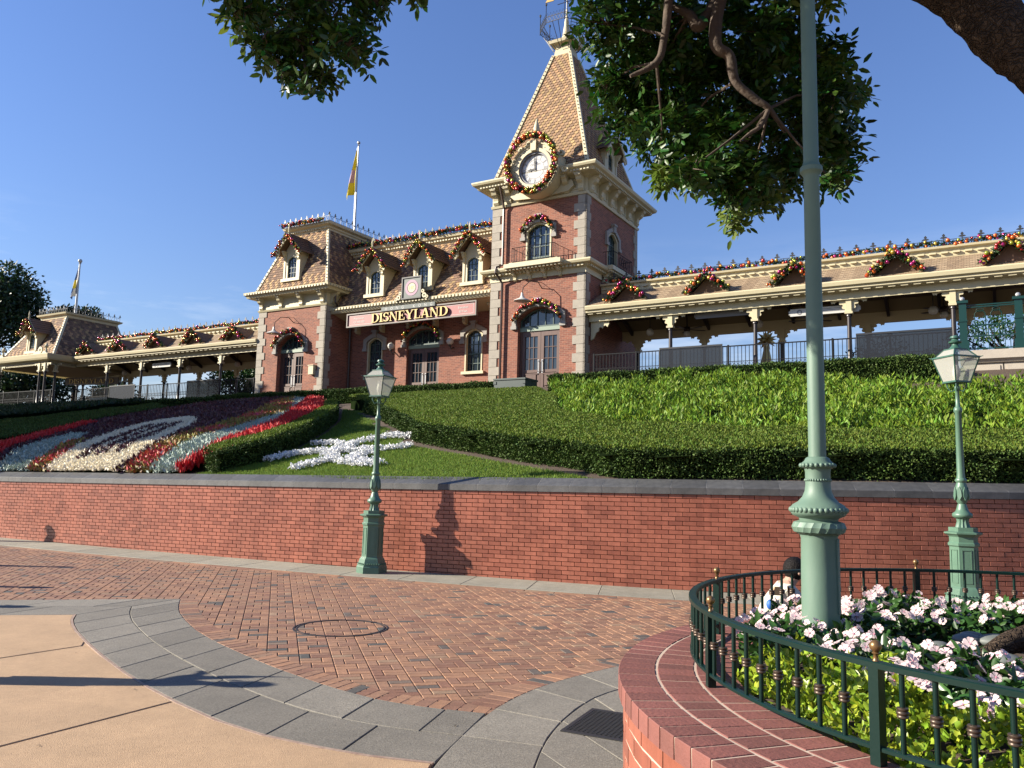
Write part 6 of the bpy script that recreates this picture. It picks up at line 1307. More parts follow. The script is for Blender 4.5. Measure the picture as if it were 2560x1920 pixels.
tree('broadleaf_tree', 'lower dark tree just right of the tall tree behind the far pavilion', -37.8, 69, 4.5, 11.6, 3.4, 12000, .32, seed=4, blobs=26)
tree('broadleaf_tree', 'dark bushy tree filling the gap under the far pavilion', -37, 60, 3.0, 6.5, 4.2, 9000, .3, seed=5)
tree('broadleaf_tree', 'dark tree low behind the far left railing', -46, 60, 3.0, 8.5, 5, 9000, .3, seed=6)
tree('broadleaf_tree', 'shaded leafy tree beyond the columns right of the far pavilion', -30.5, 62, 3.0, 5.2, 3, 5000, .28, seed=15)
tree('broadleaf_tree', 'green tree seen under the left canopy beside the left pavilion', -17.4, 52, 4.0, 5.2, 2.6, 5000, .22, m=M['leaf'], seed=7)
tree('broadleaf_tree', 'small leafy tree behind the mesh screen left of the green gate', 18.0, 37, 4.5, 4.1, 2.6, 3500, .16, seed=8, blobs=14)
tree('broadleaf_tree', 'sparse branching tree behind the green gate fence', 20.2, 32, 4.6, 4.6, 2.6, 2600, .15, m=M['leaf'], seed=9, blobs=12)
for i, (x, y, h, r) in enumerate(((-28.5, 28, 13, 4.8), (-29.5, 33.5, 13, 5.0), (-34, 39.5, 13.5, 5.2), (-24.8, 24.4, 10.6, 3.2))):
    tree('broadleaf_tree', ['nearer tall tree outside the left edge shading the flower bed', 'second tall tree outside the left edge shading the slope', 'farthest tree outside the left edge beside the far pavilion', 'smallest tree outside the left edge shading the clipped hedge band'][i], x, y, 2.0, h, r, 16000, .5, seed=20+i, group='trees outside the left edge')

# ------------------------------------------------------------ lamp posts
def lamp_post(x, y, z0, yaw, label):
    t = thing('lamp_post', label, 'lamp post', (x, y, z0), group='green lantern posts along the brick wall'); hx = 6
    P = lambda r, z, n=6: [(r, z0+z)]
    mb = MB(); ph = yaw+pi/6
    mb.lathe([(.275, z0-.12), (.275, z0+.13), (.262, z0+.15), (.262, z0+.17), (.25, z0+.18), (.225, z0+.26), (.215, z0+.28), (.19, z0+.31), (.185, z0+.86), (.205, z0+.88), (.205, z0+.91), (.185, z0+.93), (.185, z0+1.0), (.205, z0+1.02), (.25, z0+1.045), (.25, z0+1.065), (.19, z0+1.08), (.19, z0+1.135)], (x, y), 6, ph=ph)
    for k in range(6):                                    # recessed panel frames on each side
        a = ph+pi/6+k*pi/3; n = Vector((cos(a), sin(a))); e = Vector((-sin(a), cos(a))); d = .187*cos(pi/6)
        Q = lambda s, o, z: (x+n.x*(d+o)+e.x*s, y+n.y*(d+o)+e.y*s, z0+z)
        for s0_, s1_, za, zb_ in ((-.062, -.052, .36, .82), (.052, .062, .36, .82), (-.062, .062, .355, .365), (-.062, .062, .815, .825)): fbox(mb, Q, s0_, s1_, -.004, .008, za, zb_)
    part(mb, 'pedestal', M['lpost'], t)
    mb = MB()
    for k in range(36): a = 2*pi*k/36; rr = .262*cos(pi/6)/max(.866, cos(((a-ph-pi/6) % (pi/3))-pi/6) if False else cos(((a-ph) % (pi/3))-pi/6)); mb.ball((x+rr*cos(a), y+rr*sin(a), z0+.19), .014, 5, 3)
    part(mb, 'bead_course', M['lpost'], t, kind='stuff')
    mb = MB(); mb.lathe([(.10, z0+1.13), (.092, z0+1.16), (.075, z0+1.22), (.085, z0+1.26), (.12, z0+1.275), (.135, z0+1.30), (.13, z0+1.33), (.09, z0+1.36), (.075, z0+1.40), (.06, z0+1.46)], (x, y), 24, fl=(0, .16, 0, 3)); part(mb, 'fluted_collar', M['lpost'], t, smooth=50)
    mb = MB(); mb.lathe([(.06, z0+1.45), (.05, z0+1.47), (.065, z0+1.49), (.088, z0+1.55), (.096, z0+1.6), (.092, z0+1.65), (.075, z0+1.73), (.06, z0+1.77), (.075, z0+1.79), (.08, z0+1.81), (.06, z0+1.84)], (x, y), 24, fl=(0, .12, 3, 6)); part(mb, 'urn', M['lpost'], t, smooth=50)
    mb = MB()
    for k in range(8):
        a = 2*pi*k/8; mb.prism([(0, 0), (.03, .06), (.022, .13), (0, .19), (-.022, .13), (-.03, .06)], .082, .102, P=lambda p, q, o: (x+cos(a)*(o-.03*max(0, q-.08)*4)-sin(a)*p, y+sin(a)*(o-.03*max(0, q-.08)*4)+cos(a)*p, z0+1.52+q))
    part(mb, 'acanthus_leaves', M['lpost'], t, smooth=50)
    mb = MB(); mb.lathe([(.058, z0+1.83), (.054, z0+1.9), (.044, z0+2.78), (.056, z0+2.80), (.06, z0+2.83), (.05, z0+2.86), (.03, z0+2.88), (.026, z0+3.12), (.036, z0+3.13), (.036, z0+3.17), (.024, z0+3.19), (.028, z0+3.24)], (x, y), 16, fl=(0, .14, 1, 2)); part(mb, 'column', M['lpost'], t, smooth=50)
    mb = MB()
    for k in range(4):
        a = yaw+pi/4+k*pi/2; mb.tube([(x+cos(a)*r, y+sin(a)*r, z0+z) for r, z in ((.03, 3.12), (.08, 3.10), (.12, 3.16), (.13, 3.24))], .011, 5)
    part(mb, 'bracket', M['lgreend'], t)
    # lantern
    zb_, ze, zr = z0+3.24, z0+3.60, z0+3.72; rb, re_, rr = .125, .215, .105
    cor = lambda r, z: [(x+r*sqrt(2)*cos(yaw+pi/4+k*pi/2), y+r*sqrt(2)*sin(yaw+pi/4+k*pi/2), z) for k in range(4)]
    B, E_, R_ = cor(rb, zb_), cor(re_, ze), cor(rr, zr); mb = MB()
    for k in range(4):
        mb.tube([B[k], E_[k]], .011, 4); mb.tube([B[k], B[(k+1) % 4]], .012, 4); mb.tube([E_[k], E_[(k+1) % 4]], .016, 4); mb.tube([cor(re_*.93, ze)[k], R_[k]], .011, 4); mb.tube([R_[k], R_[(k+1) % 4]], .013, 4)
        c = Vector(E_[k]); d = Vector((c.x-x, c.y-y, .0)).normalized(); mb.tube([c, c+d*.05+Vector((0, 0, .01))], [.012, .004], 4)
    mb.prism([(p[0], p[1]) for p in cor(rb+.01, 0)], zb_-.015, zb_); part(mb, 'lantern_frame', M['lgreend'], t)
    for k in range(4):
        mb = MB(); mb.add([B[k], B[(k+1) % 4], E_[(k+1) % 4], E_[k]], [(0, 1, 2, 3)]); part(mb, 'pane', M['frost'], t)
        e2 = cor(re_*.9, ze+.01); mb = MB(); mb.add([e2[k], e2[(k+1) % 4], R_[(k+1) % 4], R_[k]], [(0, 1, 2, 3)]); part(mb, 'roof_pane', M['frost'], t)
    mb = MB(); mb.lathe([(.10, zr), (.085, zr+.02), (.05, zr+.06), (.045, zr+.09), (.085, zr+.10), (.09, zr+.12), (.05, zr+.14), (.045, zr+.16), (.07, zr+.17), (.06, zr+.20), (.02, zr+.215)], (x, y), 16); part(mb, 'finial', M['lgreend'], t, smooth=50)
    mb = MB(); mb.lathe([(.03, zb_), (.03, zb_+.06), (.05, zb_+.09), (.055, zb_+.15), (.035, zb_+.24), (.03, zb_+.27)], (x, y), 12); part(mb, 'bulb', M['white'], t, smooth=60)
lamp_post(-2.47, 14.92, 0, radians(-24), 'ornate green lamp post with glass lantern in front of the wall below the station')
lamp_post(6.53, 11.7, .09, radians(12), 'ornate green lamp post with glass lantern behind the round flower planter')
# ------------------------------------------------------------ tall green pole
PX, PY = 1.60, 4.2
bp_ = thing('tall_green_pole', 'tall pale green cast iron pole with beaded collars rising from the planter flowers', 'pole', (PX, PY, .85))
mb = MB(); mb.lathe([(.093, .85), (.091, 1.3), (.089, 1.47), (.094, 1.485), (.112, 1.495)], (PX, PY), 40); part(mb, 'base_shaft', M['lgreen'], bp_, smooth=40)
mb = MB(); n = 40; vs = []
for i, (r, z) in enumerate([(.09, 1.485), (.118, 1.50), (.128, 1.525), (.118, 1.55), (.092, 1.56)]):
    for j in range(n): a = 2*pi*j/n; rr = r+(.006*(j % 2) if 0 < i < 4 else 0); a2 = a+.08*i; vs.append((PX+rr*cos(a2), PY+rr*sin(a2), z))
mb.add(vs, [(i*n+j, i*n+(j+1) % n, (i+1)*n+(j+1) % n, (i+1)*n+j) for i in range(4) for j in range(n)]); part(mb, 'leaf_collar', M['lgreen'], bp_, smooth=30)
mb = MB(); mb.lathe([(.09, 1.55), (.098, 1.572), (.128, 1.585), (.138, 1.60), (.138, 1.625), (.125, 1.64), (.10, 1.655), (.078, 1.68), (.066, 1.71), (.062, 1.74), (.062, 1.81), (.066, 1.825), (.082, 1.832), (.084, 1.85), (.066, 1.865), (.058, 1.88), (.048, 1.886)], (PX, PY), 40); part(mb, 'flared_collar', M['lgreen'], bp_, smooth=40)
def beads(r, z, n, br, nm): 
    mb = MB(); [mb.ball((PX+r*cos(2*pi*k/n), PY+r*sin(2*pi*k/n), z), br, 10, 7, sz=1.1) for k in range(n)]; part(mb, nm, M['lgreen'], bp_, smooth=80, kind='stuff')
beads(.134, 1.613, 34, .0135, 'bead_ring'); beads(.062, 1.766, 30, .0065, 'bead_ring'); beads(.082, 1.842, 22, .011, 'bead_ring')
mb = MB(); mb.lathe([(.044, 1.88), (.0425, 2.6), (.0405, 3.40), (.046, 3.415), (.058, 3.43), (.058, 3.455), (.046, 3.47), (.04, 3.49), (.038, 5.3), (.034, 7.0)], (PX, PY), 32); part(mb, 'upper_shaft', M['lgreen'], bp_, smooth=35)
mb = MB(); a0_, a1_ = radians(-48), radians(-8)
for (r0, r1, aa, ab, za, zb_) in ((.088, .0975, a0_, a1_, 1.10, 1.47),):
    m_ = 8; vs = []
    for i in range(m_+1):
        a = aa+(ab-aa)*i/m_
        for r, z in ((r0, za), (r1, za), (r1, zb_), (r0, zb_)): vs.append((PX+r*cos(a), PY+r*sin(a), z))
    mb.add(vs, [(i*4+j, i*4+(j+1) % 4, (i+1)*4+(j+1) % 4, (i+1)*4+j) for i in range(m_) for j in range(4)]+[(0, 1, 2, 3), (m_*4, m_*4+3, m_*4+2, m_*4+1)])
part(mb, 'access_door', M['lgreen'], bp_)
mb = MB(); mb.lathe([(.034, 7.0), (.09, 7.05), (.12, 7.2), (.05, 7.3), (.03, 7.6)], (PX, PY), 16); part(mb, 'finial', M['lgreen'], bp_, smooth=40)

# ------------------------------------------------------------ round brick planter
pcx, pcy, PRr = 2.79, 3.37, 2.31
pl = thing('round_planter', 'round raised brick planter with brick cap rings filled with flowers', 'planter', (pcx, pcy, 0)); po = ORG[pl.name]
mb = MB(); n = 120; vs = []
for j in range(n):
    a = 2*pi*j/n
    for r, z in ((PRr-.026, 0), (PRr-.026, .822), (PRr-.004, .826), (PRr-.003, .8975), (1.80, .8975), (1.78, .80), (1.78, 0)): vs.append((pcx+r*cos(a), pcy+r*sin(a), z))
mb.add(vs, [(j*7+i, j*7+(i+1) % 7, ((j+1) % n)*7+(i+1) % 7, ((j+1) % n)*7+i) for j in range(n) for i in range(7)]); part(mb, 'mortar_ring', M['capmortar'], pl)
def arcbrick(r0, r1, z0, z1, da, cham=.003):
    """brick wedge centred on angle 0, mesh origin at the ring's centre"""
    mb = MB(); h = da/2; c = cham
    lo = [(r0, -h), (r1, -h), (r1, h), (r0, h)]; cc = lambda r, a: (r*cos(a), r*sin(a)); ca = c/r1
    v = [(*cc(r, a), z0) for r, a in lo]+[(*cc(r, a), z1-c) for r, a in lo]+[(*cc(r0+c, -h+ca), z1), (*cc(r1-c, -h+ca), z1), (*cc(r1-c, h-ca), z1), (*cc(r0+c, h-ca), z1)]
    mb.add(v, [(3, 2, 1, 0)]+[(i, (i+1) % 4, 4+(i+1) % 4, 4+i) for i in range(4)]+[(4+i, 4+(i+1) % 4, 8+(i+1) % 4, 8+i) for i in range(4)]+[(8, 9, 10, 11)]); return mb
def ring_of(r0, r1, z0, z1, pitch, gap, name, m, vis_a, ph=0., lim=300, cnt=[0]):
    N = round(2*pi*r1/pitch); da = 2*pi/N; B = arcbrick(r0, r1, z0, z1, da-gap/r1); me = B.mesh(name, m); rest = MB()
    for k in range(N):
        a = k*da+ph; ad = math.degrees(a) % 360; dz = random.uniform(-.001, .001)
        if vis_a[0] < ad < vis_a[1]: link(me, name, pl, loc=(0, 0, dz), rot=a)
        else: rest.add([(pcx+x*cos(a)-y*sin(a), pcy+x*sin(a)+y*cos(a), z+dz) for x, y, z in B.v], B.f)
    return rest
R_all = MB()
def merge(a, b): a.add(b.v, b.f)
for (r0, r1) in ((2.148, PRr), (1.976, 2.137), (1.80, 1.965)):
    merge(R_all, ring_of(r0, r1, .826, .9, .112, .009, 'cap_brick', M['capbrick'], (95, 262)))
for r in range(11):
    z1 = .818-r*.0745; z0_ = z1-.066
    if z0_ < 0: break
    merge(R_all, ring_of(PRr-.075, PRr-.022, z0_, z1, .235, .010, 'brick', M['wbrick'], (150, 265) if r < 8 else (0, 0), ph=(.052 if r % 2 else 0)))
part(R_all, 'brickwork', M['capbrick'], pl, kind='stuff')
mb = MB(); n = 64; vs = [(pcx, pcy, .90)]
for r, z in ((.5, .95), (1.0, .92), (1.5, .875), (1.80, .86)):
    for j in range(n): a = 2*pi*j/n; vs.append((pcx+r*cos(a), pcy+r*sin(a), z+.015*sin(a*5+r*9)))
fs = [(0, 1+j, 1+(j+1) % n) for j in range(n)]+[(1+i*n+j, 1+i*n+(j+1) % n, 1+(i+1)*n+(j+1) % n, 1+(i+1)*n+j) for i in range(3) for j in range(n)]; mb.add(vs, fs); part(mb, 'soil', M['soil'], pl, smooth=60)
# fence on the planter
fx, fy, fr0 = 2.82, 3.55, 1.97
fe = thing('planter_fence', 'curved low dark green iron fence with bronze collars standing on the round planter', 'fence', (fx, fy, .9))
def ringbar(r, w, z0, z1, nm, ch=.003):
    n = 144; vs = []; w = w/2
    pf = [(r-w, z0), (r+w, z0), (r+w, z1-ch), (r+w-ch, z1), (r-w+ch, z1), (r-w, z1-ch)]
    for j in range(n):
        a = 2*pi*j/n
        for q, z in pf: vs.append((fx+q*cos(a), fy+q*sin(a), z))
    mb = MB(); mb.add(vs, [(j*6+i, j*6+(i+1) % 6, ((j+1) % n)*6+(i+1) % 6, ((j+1) % n)*6+i) for j in range(n) for i in range(6)]); part(mb, nm, M['fgreen'], fe, smooth=25)
ringbar(fr0, .036, 1.185, 1.204, 'top_rail'); ringbar(fr0, .026, .945, .957, 'bottom_rail')
mb = MB(); mb.lathe([(.0085, -.245), (.0085, 0)], (0, 0), 10); BALm = mb.mesh('baluster', M['fgreen'], smooth=60)
mb = MB(); mb.lathe([(.009, -.016), (.0165, -.014), (.0175, -.009), (.0145, -.006), (.0185, -.003), (.0185, .003), (.0145, .006), (.0175, .009), (.0165, .014), (.009, .016)], (0, 0), 14); KNm = mb.mesh('collar', M['bronze'], smooth=60)
PA = [183, 211, 239, 267, 295, 323, 351, 19, 43, 67, 92, 114, 146]
mb = MB(); mb.box(-.017, .017, -.017, .017, 0, .286); PSm = mb.mesh('post', M['fgreen'])
mb = MB(); mb.lathe([(.012, 0), (.009, .004), (.007, .02), (.012, .024), (.008, .028)], (0, 0), 10); mb.ball((0, 0, .045), .0185, 14, 10); BLm = mb.mesh('ball_finial', M['brass'], smooth=80)
for d in PA:
    a = radians(d); p = link(PSm, 'post', fe, loc=(fr0*cos(a), fr0*sin(a), 0), rot=a); link(BLm, 'ball_finial', p, loc=(0, 0, .303))
for i in range(124):
    a = 2*pi*(i+.5)/124
    if min(abs((math.degrees(a)-d+180) % 360-180) for d in PA) < 1.3: continue
    b = link(BALm, 'baluster', fe, loc=(fr0*cos(a), fr0*sin(a), .29), rot=a); link(KNm, 'collar', b, loc=(0, 0, -.118))
# planting in the planter
def ann(n, keepf):
    r = 1.80*np.sqrt(rng.random(n)); a = rng.uniform(0, 2*pi, n); x = fx-.02+r*np.cos(a); y = fy-.08+r*np.sin(a); k = keepf(x, y, r, a); return x[k], y[k], r[k], a[k]
def hollow(x, y): return (((x-2.42)/.62)**2+((y-3.82)/.66)**2 < 1) | (np.hypot(x-2.95, y-3.8) < .5) | (np.hypot(x-PX, y-PY) < .12)
def limezone(r, a): ad = np.degrees(a); return (ad > 172) & (ad < 350) & (r > 1.36+.1*np.sin(a*9)+.05*np.sin(a*23))
im = thing('impatiens_planting', 'mass of pale pink impatiens flowers around the pole inside the fence', 'flowers', (2.6, 3.8, .9)); io = np.array(ORG[im.name])
hgt = lambda x, y, r: .155+.035*np.sin(x*6.1)*np.sin(y*5.3)+.02*np.sin(x*13)*np.sin(y*11)
x, y, r, a = ann(5200, lambda x, y, r, a: ~hollow(x, y) & ~limezone(r, a) & (r < 1.74))
n_l = 5; P = np.repeat(np.c_[x, y, .88+hgt(x, y, r)], n_l, 0); n = len(P); P[:, 2] -= rng.random(n)**1.5*.15; P[:, :2] += rng.normal(0, .02, (n, 2)); d = rdir(n); d[:, 2] = np.abs(d[:, 2])*.5+.1
leafpart(P, d, rng.uniform(.045, .085, n), .030, 'foliage', M['impleaf'], im, org=tuple(io), fine=True, kind='stuff')
def flower_mesh():
    mb = MB()
    for k in range(5):
        a = 2*pi*k/5+.2; c, s = cos(a), sin(a); pts = [(.002, 0, 0), (.012, -.008, .002), (.022, -.0125, .004), (.0275, -.006, .002), (.0255, 0, .003), (.0275, .006, .002), (.022, .0125, .004), (.012, .008, .002)]
        mb.add([(px*c-py*s, px*s+py*c, pz+.0012*(k % 2)) for px, py, pz in pts], [(0, 1, 2, 4), (2, 3, 4), (0, 4, 6, 7), (4, 5, 6)])
    mb.lathe([(.0045, .003), (.003, .0055)], (0, 0), 6, m=1); return mb
FM_ = [flower_mesh()]; fme = FM_[0].mesh('flower', [M['petal'], M['petaleye']])
x, y, r, a = ann(2100, lambda x, y, r, a: ~hollow(x, y) & ~limezone(r-.12, a) & (r < 1.76)); z = .885+hgt(x, y, r)+rng.uniform(-.01, .045, len(x))
oo = np.argsort(np.hypot(x, y)+np.where(x < .9, -.3, 0)); rest = MB()
for c_, i in enumerate(oo):
    t = Vector((random.uniform(-.9, .5), random.uniform(-1.0, .35), random.uniform(.35, 1.1))).normalized(); q = t.to_track_quat('Z', 'Y') @ Vector((0, 0, 1)).rotation_difference(Vector((0, 0, 1))); sc = random.uniform(.72, 1.1)
    if c_ < 300:
        o = link(fme, 'flower', im, loc=(x[i]-io[0], y[i]-io[1], z[i]-io[2])); o.rotation_mode = 'QUATERNION'; o.rotation_quaternion = q; o.scale = (sc,)*3
    else:
        m3 = q.to_matrix(); b = len(rest.v)
        for v in FM_[0].v: w = m3 @ Vector(v)*sc; rest.v.append((x[i]+w.x, y[i]+w.y, z[i]+w.z))
        rest.f += [tuple(b+j for j in f) for f in FM_[0].f]; rest.m += FM_[0].m
part(rest, 'more_flowers', [M['petal'], M['petaleye']], im, kind='stuff')
lm = thing('lime_border_plants', 'bright yellow green leafy border plants just inside the planter fence', 'plants', (2.0, 2.3, .88)); lo_ = np.array(ORG[lm.name])
x, y, r, a = ann(8800, lambda x, y, r, a: limezone(r, a) & (r < 1.80)); P = np.c_[x, y, .90+.10*(np.clip((1.80-r)/.25, .25, 1))+.03*np.sin(x*9)*np.sin(y*8)+rng.uniform(-.07, .05, len(x))]
P = np.repeat(P, 8, 0); n = len(P); P += rng.normal(0, .008, P.shape); P[:, 2] -= rng.uniform(0, .03, n); d = rdir(n); d[:, 2] = np.abs(d[:, 2])*.7+.35
leafpart(P, d, rng.uniform(.022, .042, n), .019, 'foliage', M['lime'], lm, org=tuple(lo_), fine=True, kind='stuff')
# stones and root in the hollow
for i, (x_, y_, rx, rz) in enumerate(((2.33, 4.18, .075, .03), (2.47, 4.15, .10, .035), (2.62, 4.2, .085, .035), (2.05, 3.92, .06, .035), (2.22, 3.70, .09, .03), (2.02, 3.55, .07, .03), (2.75, 4.25, .07, .03), (1.9, 4.1, .05, .02), (2.42, 4.3, .05, .02))):
    mb = MB(); mb.ball((x_, y_, .985), rx, 12, 8, sz=rz/rx); mb.v = [(x_+(a_-x_)*(1+.15*sin(i)), y_+(b_-y_)*.75+.1*(a_-x_)*sin(i*3), c_) for a_, b_, c_ in mb.v]
    solo(mb, 'river_rock', M['rock'], ['smooth grey river rock at the left end of the row behind the tree root', 'largest smooth grey river rock behind the tree root', 'rounded grey river rock behind the root beside the trunk', 'grey river rock at the tip of the tree root', 'flat grey rock in front of the tree root', 'small flat grey rock nearest the pink flowers', 'river rock half hidden by the trunk', 'small rock in the dark hollow near the pole', 'small rock behind the row by the root'][i], 'rock', group='river rocks around the tree root', smooth=80)

# ------------------------------------------------------------ the leaning tree over the planter
bt = thing('leaning_tree', 'large leaning tree with rough bark rising from the planter and overhanging the view', 'tree', (2.95, 3.8, .85)); to = ORG[bt.name]
def rough_tube(path, rad, n=26, amp=.10, sub=7, seed=2):
    pts = [Vector(p) for p in path]; q = []; rs = []
    for i in range(len(pts)-1):
        p0, p1, p2, p3 = pts[max(0, i-1)], pts[i], pts[i+1], pts[min(len(pts)-1, i+2)]
        for k in range(sub):
            t = k/sub; q.append(.5*((2*p1)+(p2-p0)*t+(2*p0-5*p1+4*p2-p3)*t*t+(3*p1-3*p2+p3-p0)*t**3)); rs.append(rad[i]*(1-t)+rad[i+1]*t)
    q.append(pts[-1]); rs.append(rad[-1]); mb = MB(); mb.tube(q, rs, n); from mathutils import noise as nz_
    N = len(q)*n
    for i in range(N):
        c = q[i//n]; v = Vector(mb.v[i]); r = rs[i//n]; f = nz_.noise(v*9)*.6+nz_.noise(v*22)*.4; v2 = c+(v-c)*(1+amp*f*min(1, .12/r+.5)); mb.v[i] = tuple(v2)
    return mb
mb = rough_tube([(2.98, 3.82, .80), (3.12, 3.82, 1.3), (3.28, 3.85, 2.1), (3.36, 4.0, 3.0), (3.30, 4.25, 3.74), (3.11, 4.38, 4.12), (2.88, 4.47, 4.41), (2.65, 4.55, 4.74), (2.30, 4.7, 5.1), (1.9, 4.9, 5.6), (1.3, 5.1, 6.1)], [.36, .27, .24, .21, .19, .178, .168, .162, .15, .13, .10], n=64, sub=14, amp=.13); part(mb, 'trunk', M['bark'], bt, smooth=70)
mb = rough_tube([(2.78, 3.86, .90), (2.58, 3.92, 1.03), (2.40, 3.86, 1.045), (2.2, 3.76, 1.0), (2.02, 3.68, .90)], [.14, .075, .055, .04, .02], n=14); part(mb, 'root', M['bark'], bt, smooth=70)
mb = rough_tube([(2.85, 3.6, .84), (2.55, 3.6, .90), (2.35, 3.6, .88), (2.15, 3.55, .84)], [.26, .22, .16, .07], n=16); part(mb, 'root_mound', M['soil'], bt, smooth=70)
for k, (pp, rr) in enumerate(((((1.9, 4.9, 5.6), (1.48, 5.3, 5.75), (1.47, 5.55, 5.45), (1.45, 5.6, 5.32), (1.32, 5.6, 5.11), (1.25, 5.6, 5.2), (1.1, 5.65, 5.3)), (.09, .06, .05, .045, .045, .035, .02)),
                  (((1.9, 4.9, 5.6), (1.6, 5.3, 5.6), (1.46, 5.5, 5.26), (1.42, 5.5, 4.92), (1.52, 5.5, 4.82), (1.56, 5.5, 4.63), (1.70, 5.5, 4.5), (1.80, 5.5, 4.43), (1.95, 5.6, 4.3)), (.08, .06, .045, .045, .04, .034, .03, .022, .01)),
                  (((1.3, 5.1, 6.1), (1.1, 5.4, 5.4), (1.05, 5.5, 4.97), (.99, 5.5, 4.76), (.80, 5.5, 4.65)), (.05, .035, .028, .026, .012)),
                  (((1.80, 5.5, 4.43), (1.74, 5.5, 4.3), (1.66, 5.5, 4.24), (1.59, 5.5, 4.18)), (.02, .016, .012, .006)),
                  (((1.3, 5.1, 6.1), (.2, 5.0, 6.0), (-.6, 4.8, 5.5), (-1.1, 4.6, 4.9), (-1.2, 4.55, 4.5)), (.08, .06, .04, .02, .008)),
                  (((1.9, 4.9, 5.6), (2.1, 5.5, 5.6), (2.3, 6.2, 5.2), (2.4, 6.3, 4.7)), (.06, .05, .03, .01)),
                  (((2.30, 4.7, 5.1), (2.6, 4.5, 5.6), (2.9, 4.5, 6.2)), (.09, .07, .05)))):
    part(rough_tube(pp, rr, n=12, amp=.08, seed=k), 'limb', M['limb'], bt, smooth=70)
RB = [(0.66, 5.76, 5.2, 0.26), (0.92, 6.62, 5.28, 0.30), (0.98, 6.52, 4.87, 0.30), (.72, 6.2, 4.95, .16), (1.09, 5.91, 5.3, 0.38), (1.14, 6.19, 4.99, 0.4), (1.29, 6.14, 4.53, 0.37), (1.69, 6.38, 5.53, 0.44), (1.72, 6.55, 5.08, 0.46), (1.59, 5.9, 4.27, 0.34), (1.94, 5.83, 5.2, 0.34), (2.3, 6.6, 5.24, 0.43), (2.12, 6.12, 4.54, 0.4), (2.61, 6.51, 5.38, 0.23), (2.3, 5.7, 4.66, 0.22), (2.45, 6.13, 4.56, 0.27), (2.71, 6.47, 4.5, 0.19), (1.76, 5.87, 4.01, 0.23), (1.87, 6.73, 4.12, 0.15), (2.31, 6.68, 4.37, 0.23), (2.27, 5.64, 3.99, 0.15), (1.27, 5.63, 4.02, 0.14), (1.16, 6.25, 4.24, 0.09)]
LB = [(-1.55, 4.86, 4.69, 0.27), (-1.09, 4.53, 4.52, 0.26), (-1.63, 4.43, 4.45, 0.12), (-1.25, 4.55, 4.28, 0.19), (-0.98, 4.32, 4.17, 0.16), (-1.52, 4.43, 4.23, 0.11), (-1.39, 4.56, 4.15, 0.11), (-1.2, 4.6, 4.12, 0.1), (-1.23, 4.44, 3.95, 0.05), (-0.83, 4.44, 4.5, 0.08)]
LB = [(x*.92, y*.92, 1.72+(z-1.72)*.92, r*.95) for x, y, z, r in LB]
UP_SHADE = [(x + .0, y, 5.9+.25*k, .5) for k, (x, y) in enumerate(((.6, 5.6), (1.4, 5.9), (2.2, 6.0), (.2, 5.0), (1.0, 4.9), (1.8, 5.2)))]+[(-1.3, 4.6, 5.05, .4), (-.8, 4.7, 5.1, .4), (-1.8, 4.8, 5.1, .35), (-.2, 4.9, 5.6, .45), (2.9, 5.6, 6.0, .4), (-1.2, 4.2, 5.5, .45), (-2.0, 4.3, 5.5, .4), (-1.6, 4.0, 4.95, .4), (-1.0, 4.1, 5.6, .5), (-2.2, 4.0, 5.6, .5), (-1.1, 4.05, 4.75, .32), (-.7, 4.1, 5.0, .3), (-2.6, 4.0, 4.95, .42), (-2.4, 4.0, 5.4, .45), (-2.0, 4.05, 5.8, .45), (-2.8, 4, 5.7, .5), (-1.5, 4.05, 5.9, .5), (-3.1, 3.95, 5.2, .4), (-3.2, 4.0, 5.8, .5), (-2.6, 4.0, 6.2, .5), (-3.5, 3.95, 5.45, .4), (1.6, 4.3, 5.35, .5), (2.2, 4.2, 5.6, .5), (1.0, 4.0, 5.5, .5), (.4, 4.2, 5.5, .5), (-.3, 4.1, 5.4, .5)]  # unseen crown above the view, clumps added to shade the green pole
def comp_leaves(blobs, dens, Lf, seed):
    rg = np.random.default_rng(seed); LP = []; LD = []; LN = []; LL = []; RP = []; RD = []; RL = []
    for bx, by, bz, br in blobs:
        n = max(5, int(dens*br*br)) if br > .12 else max(3, int(dens*br*br*1.4))
        for _ in range(n):
            d = rg.normal(size=3); d /= np.linalg.norm(d); rad = br*rg.uniform(.25, 1.02)**.6
            c = np.array([bx, by, bz])+d*rad*np.array([1, 1, .95]); ax = d*.9+rg.normal(size=3)*.55+np.array([0, 0, -.45]); ax /= np.linalg.norm(ax)
            nn = rg.normal(size=3)*.6+np.array([0, 0, 1]); sd_ = np.cross(ax, nn); sd_ /= np.linalg.norm(sd_); nn = np.cross(sd_, ax); k = rg.integers(7, 12); ln = Lf*rg.uniform(1.8, 2.9)
            st_ = c-ax*ln*.6; RP.append(st_); RD.append(ax); RL.append(ln*1.02)
            for j in range(k):
                t = .18+.82*(j//2)/((k-1)//2+.001) if j < k-1 else 1.0; sg = 1 if j % 2 else -1; dd = ax*.35+sd_*sg*.95+rg.normal(size=3)*.16+np.array([0, 0, -.12]) if j < k-1 else ax
                LP.append(st_+ax*ln*min(t, 1)); LD.append(dd); LN.append(nn+rg.normal(size=3)*.35); LL.append(Lf*rg.uniform(.75, 1.15))
    return [np.array(q) for q in (LP, LD, LN, LL, RP, RD, RL)]
rt_ = np.random.default_rng(11); anch = [np.array(q) for q in ((1.46, 5.5, 5.26), (1.56, 5.5, 4.63), (1.8, 5.5, 4.43), (.99, 5.5, 4.76), (1.25, 5.6, 5.2), (2.3, 6.2, 5.2), (2.4, 6.3, 4.7), (1.05, 5.5, 4.97), (-1.1, 4.6, 4.9), (-1.2, 4.4, 4.5))]
mb = MB()
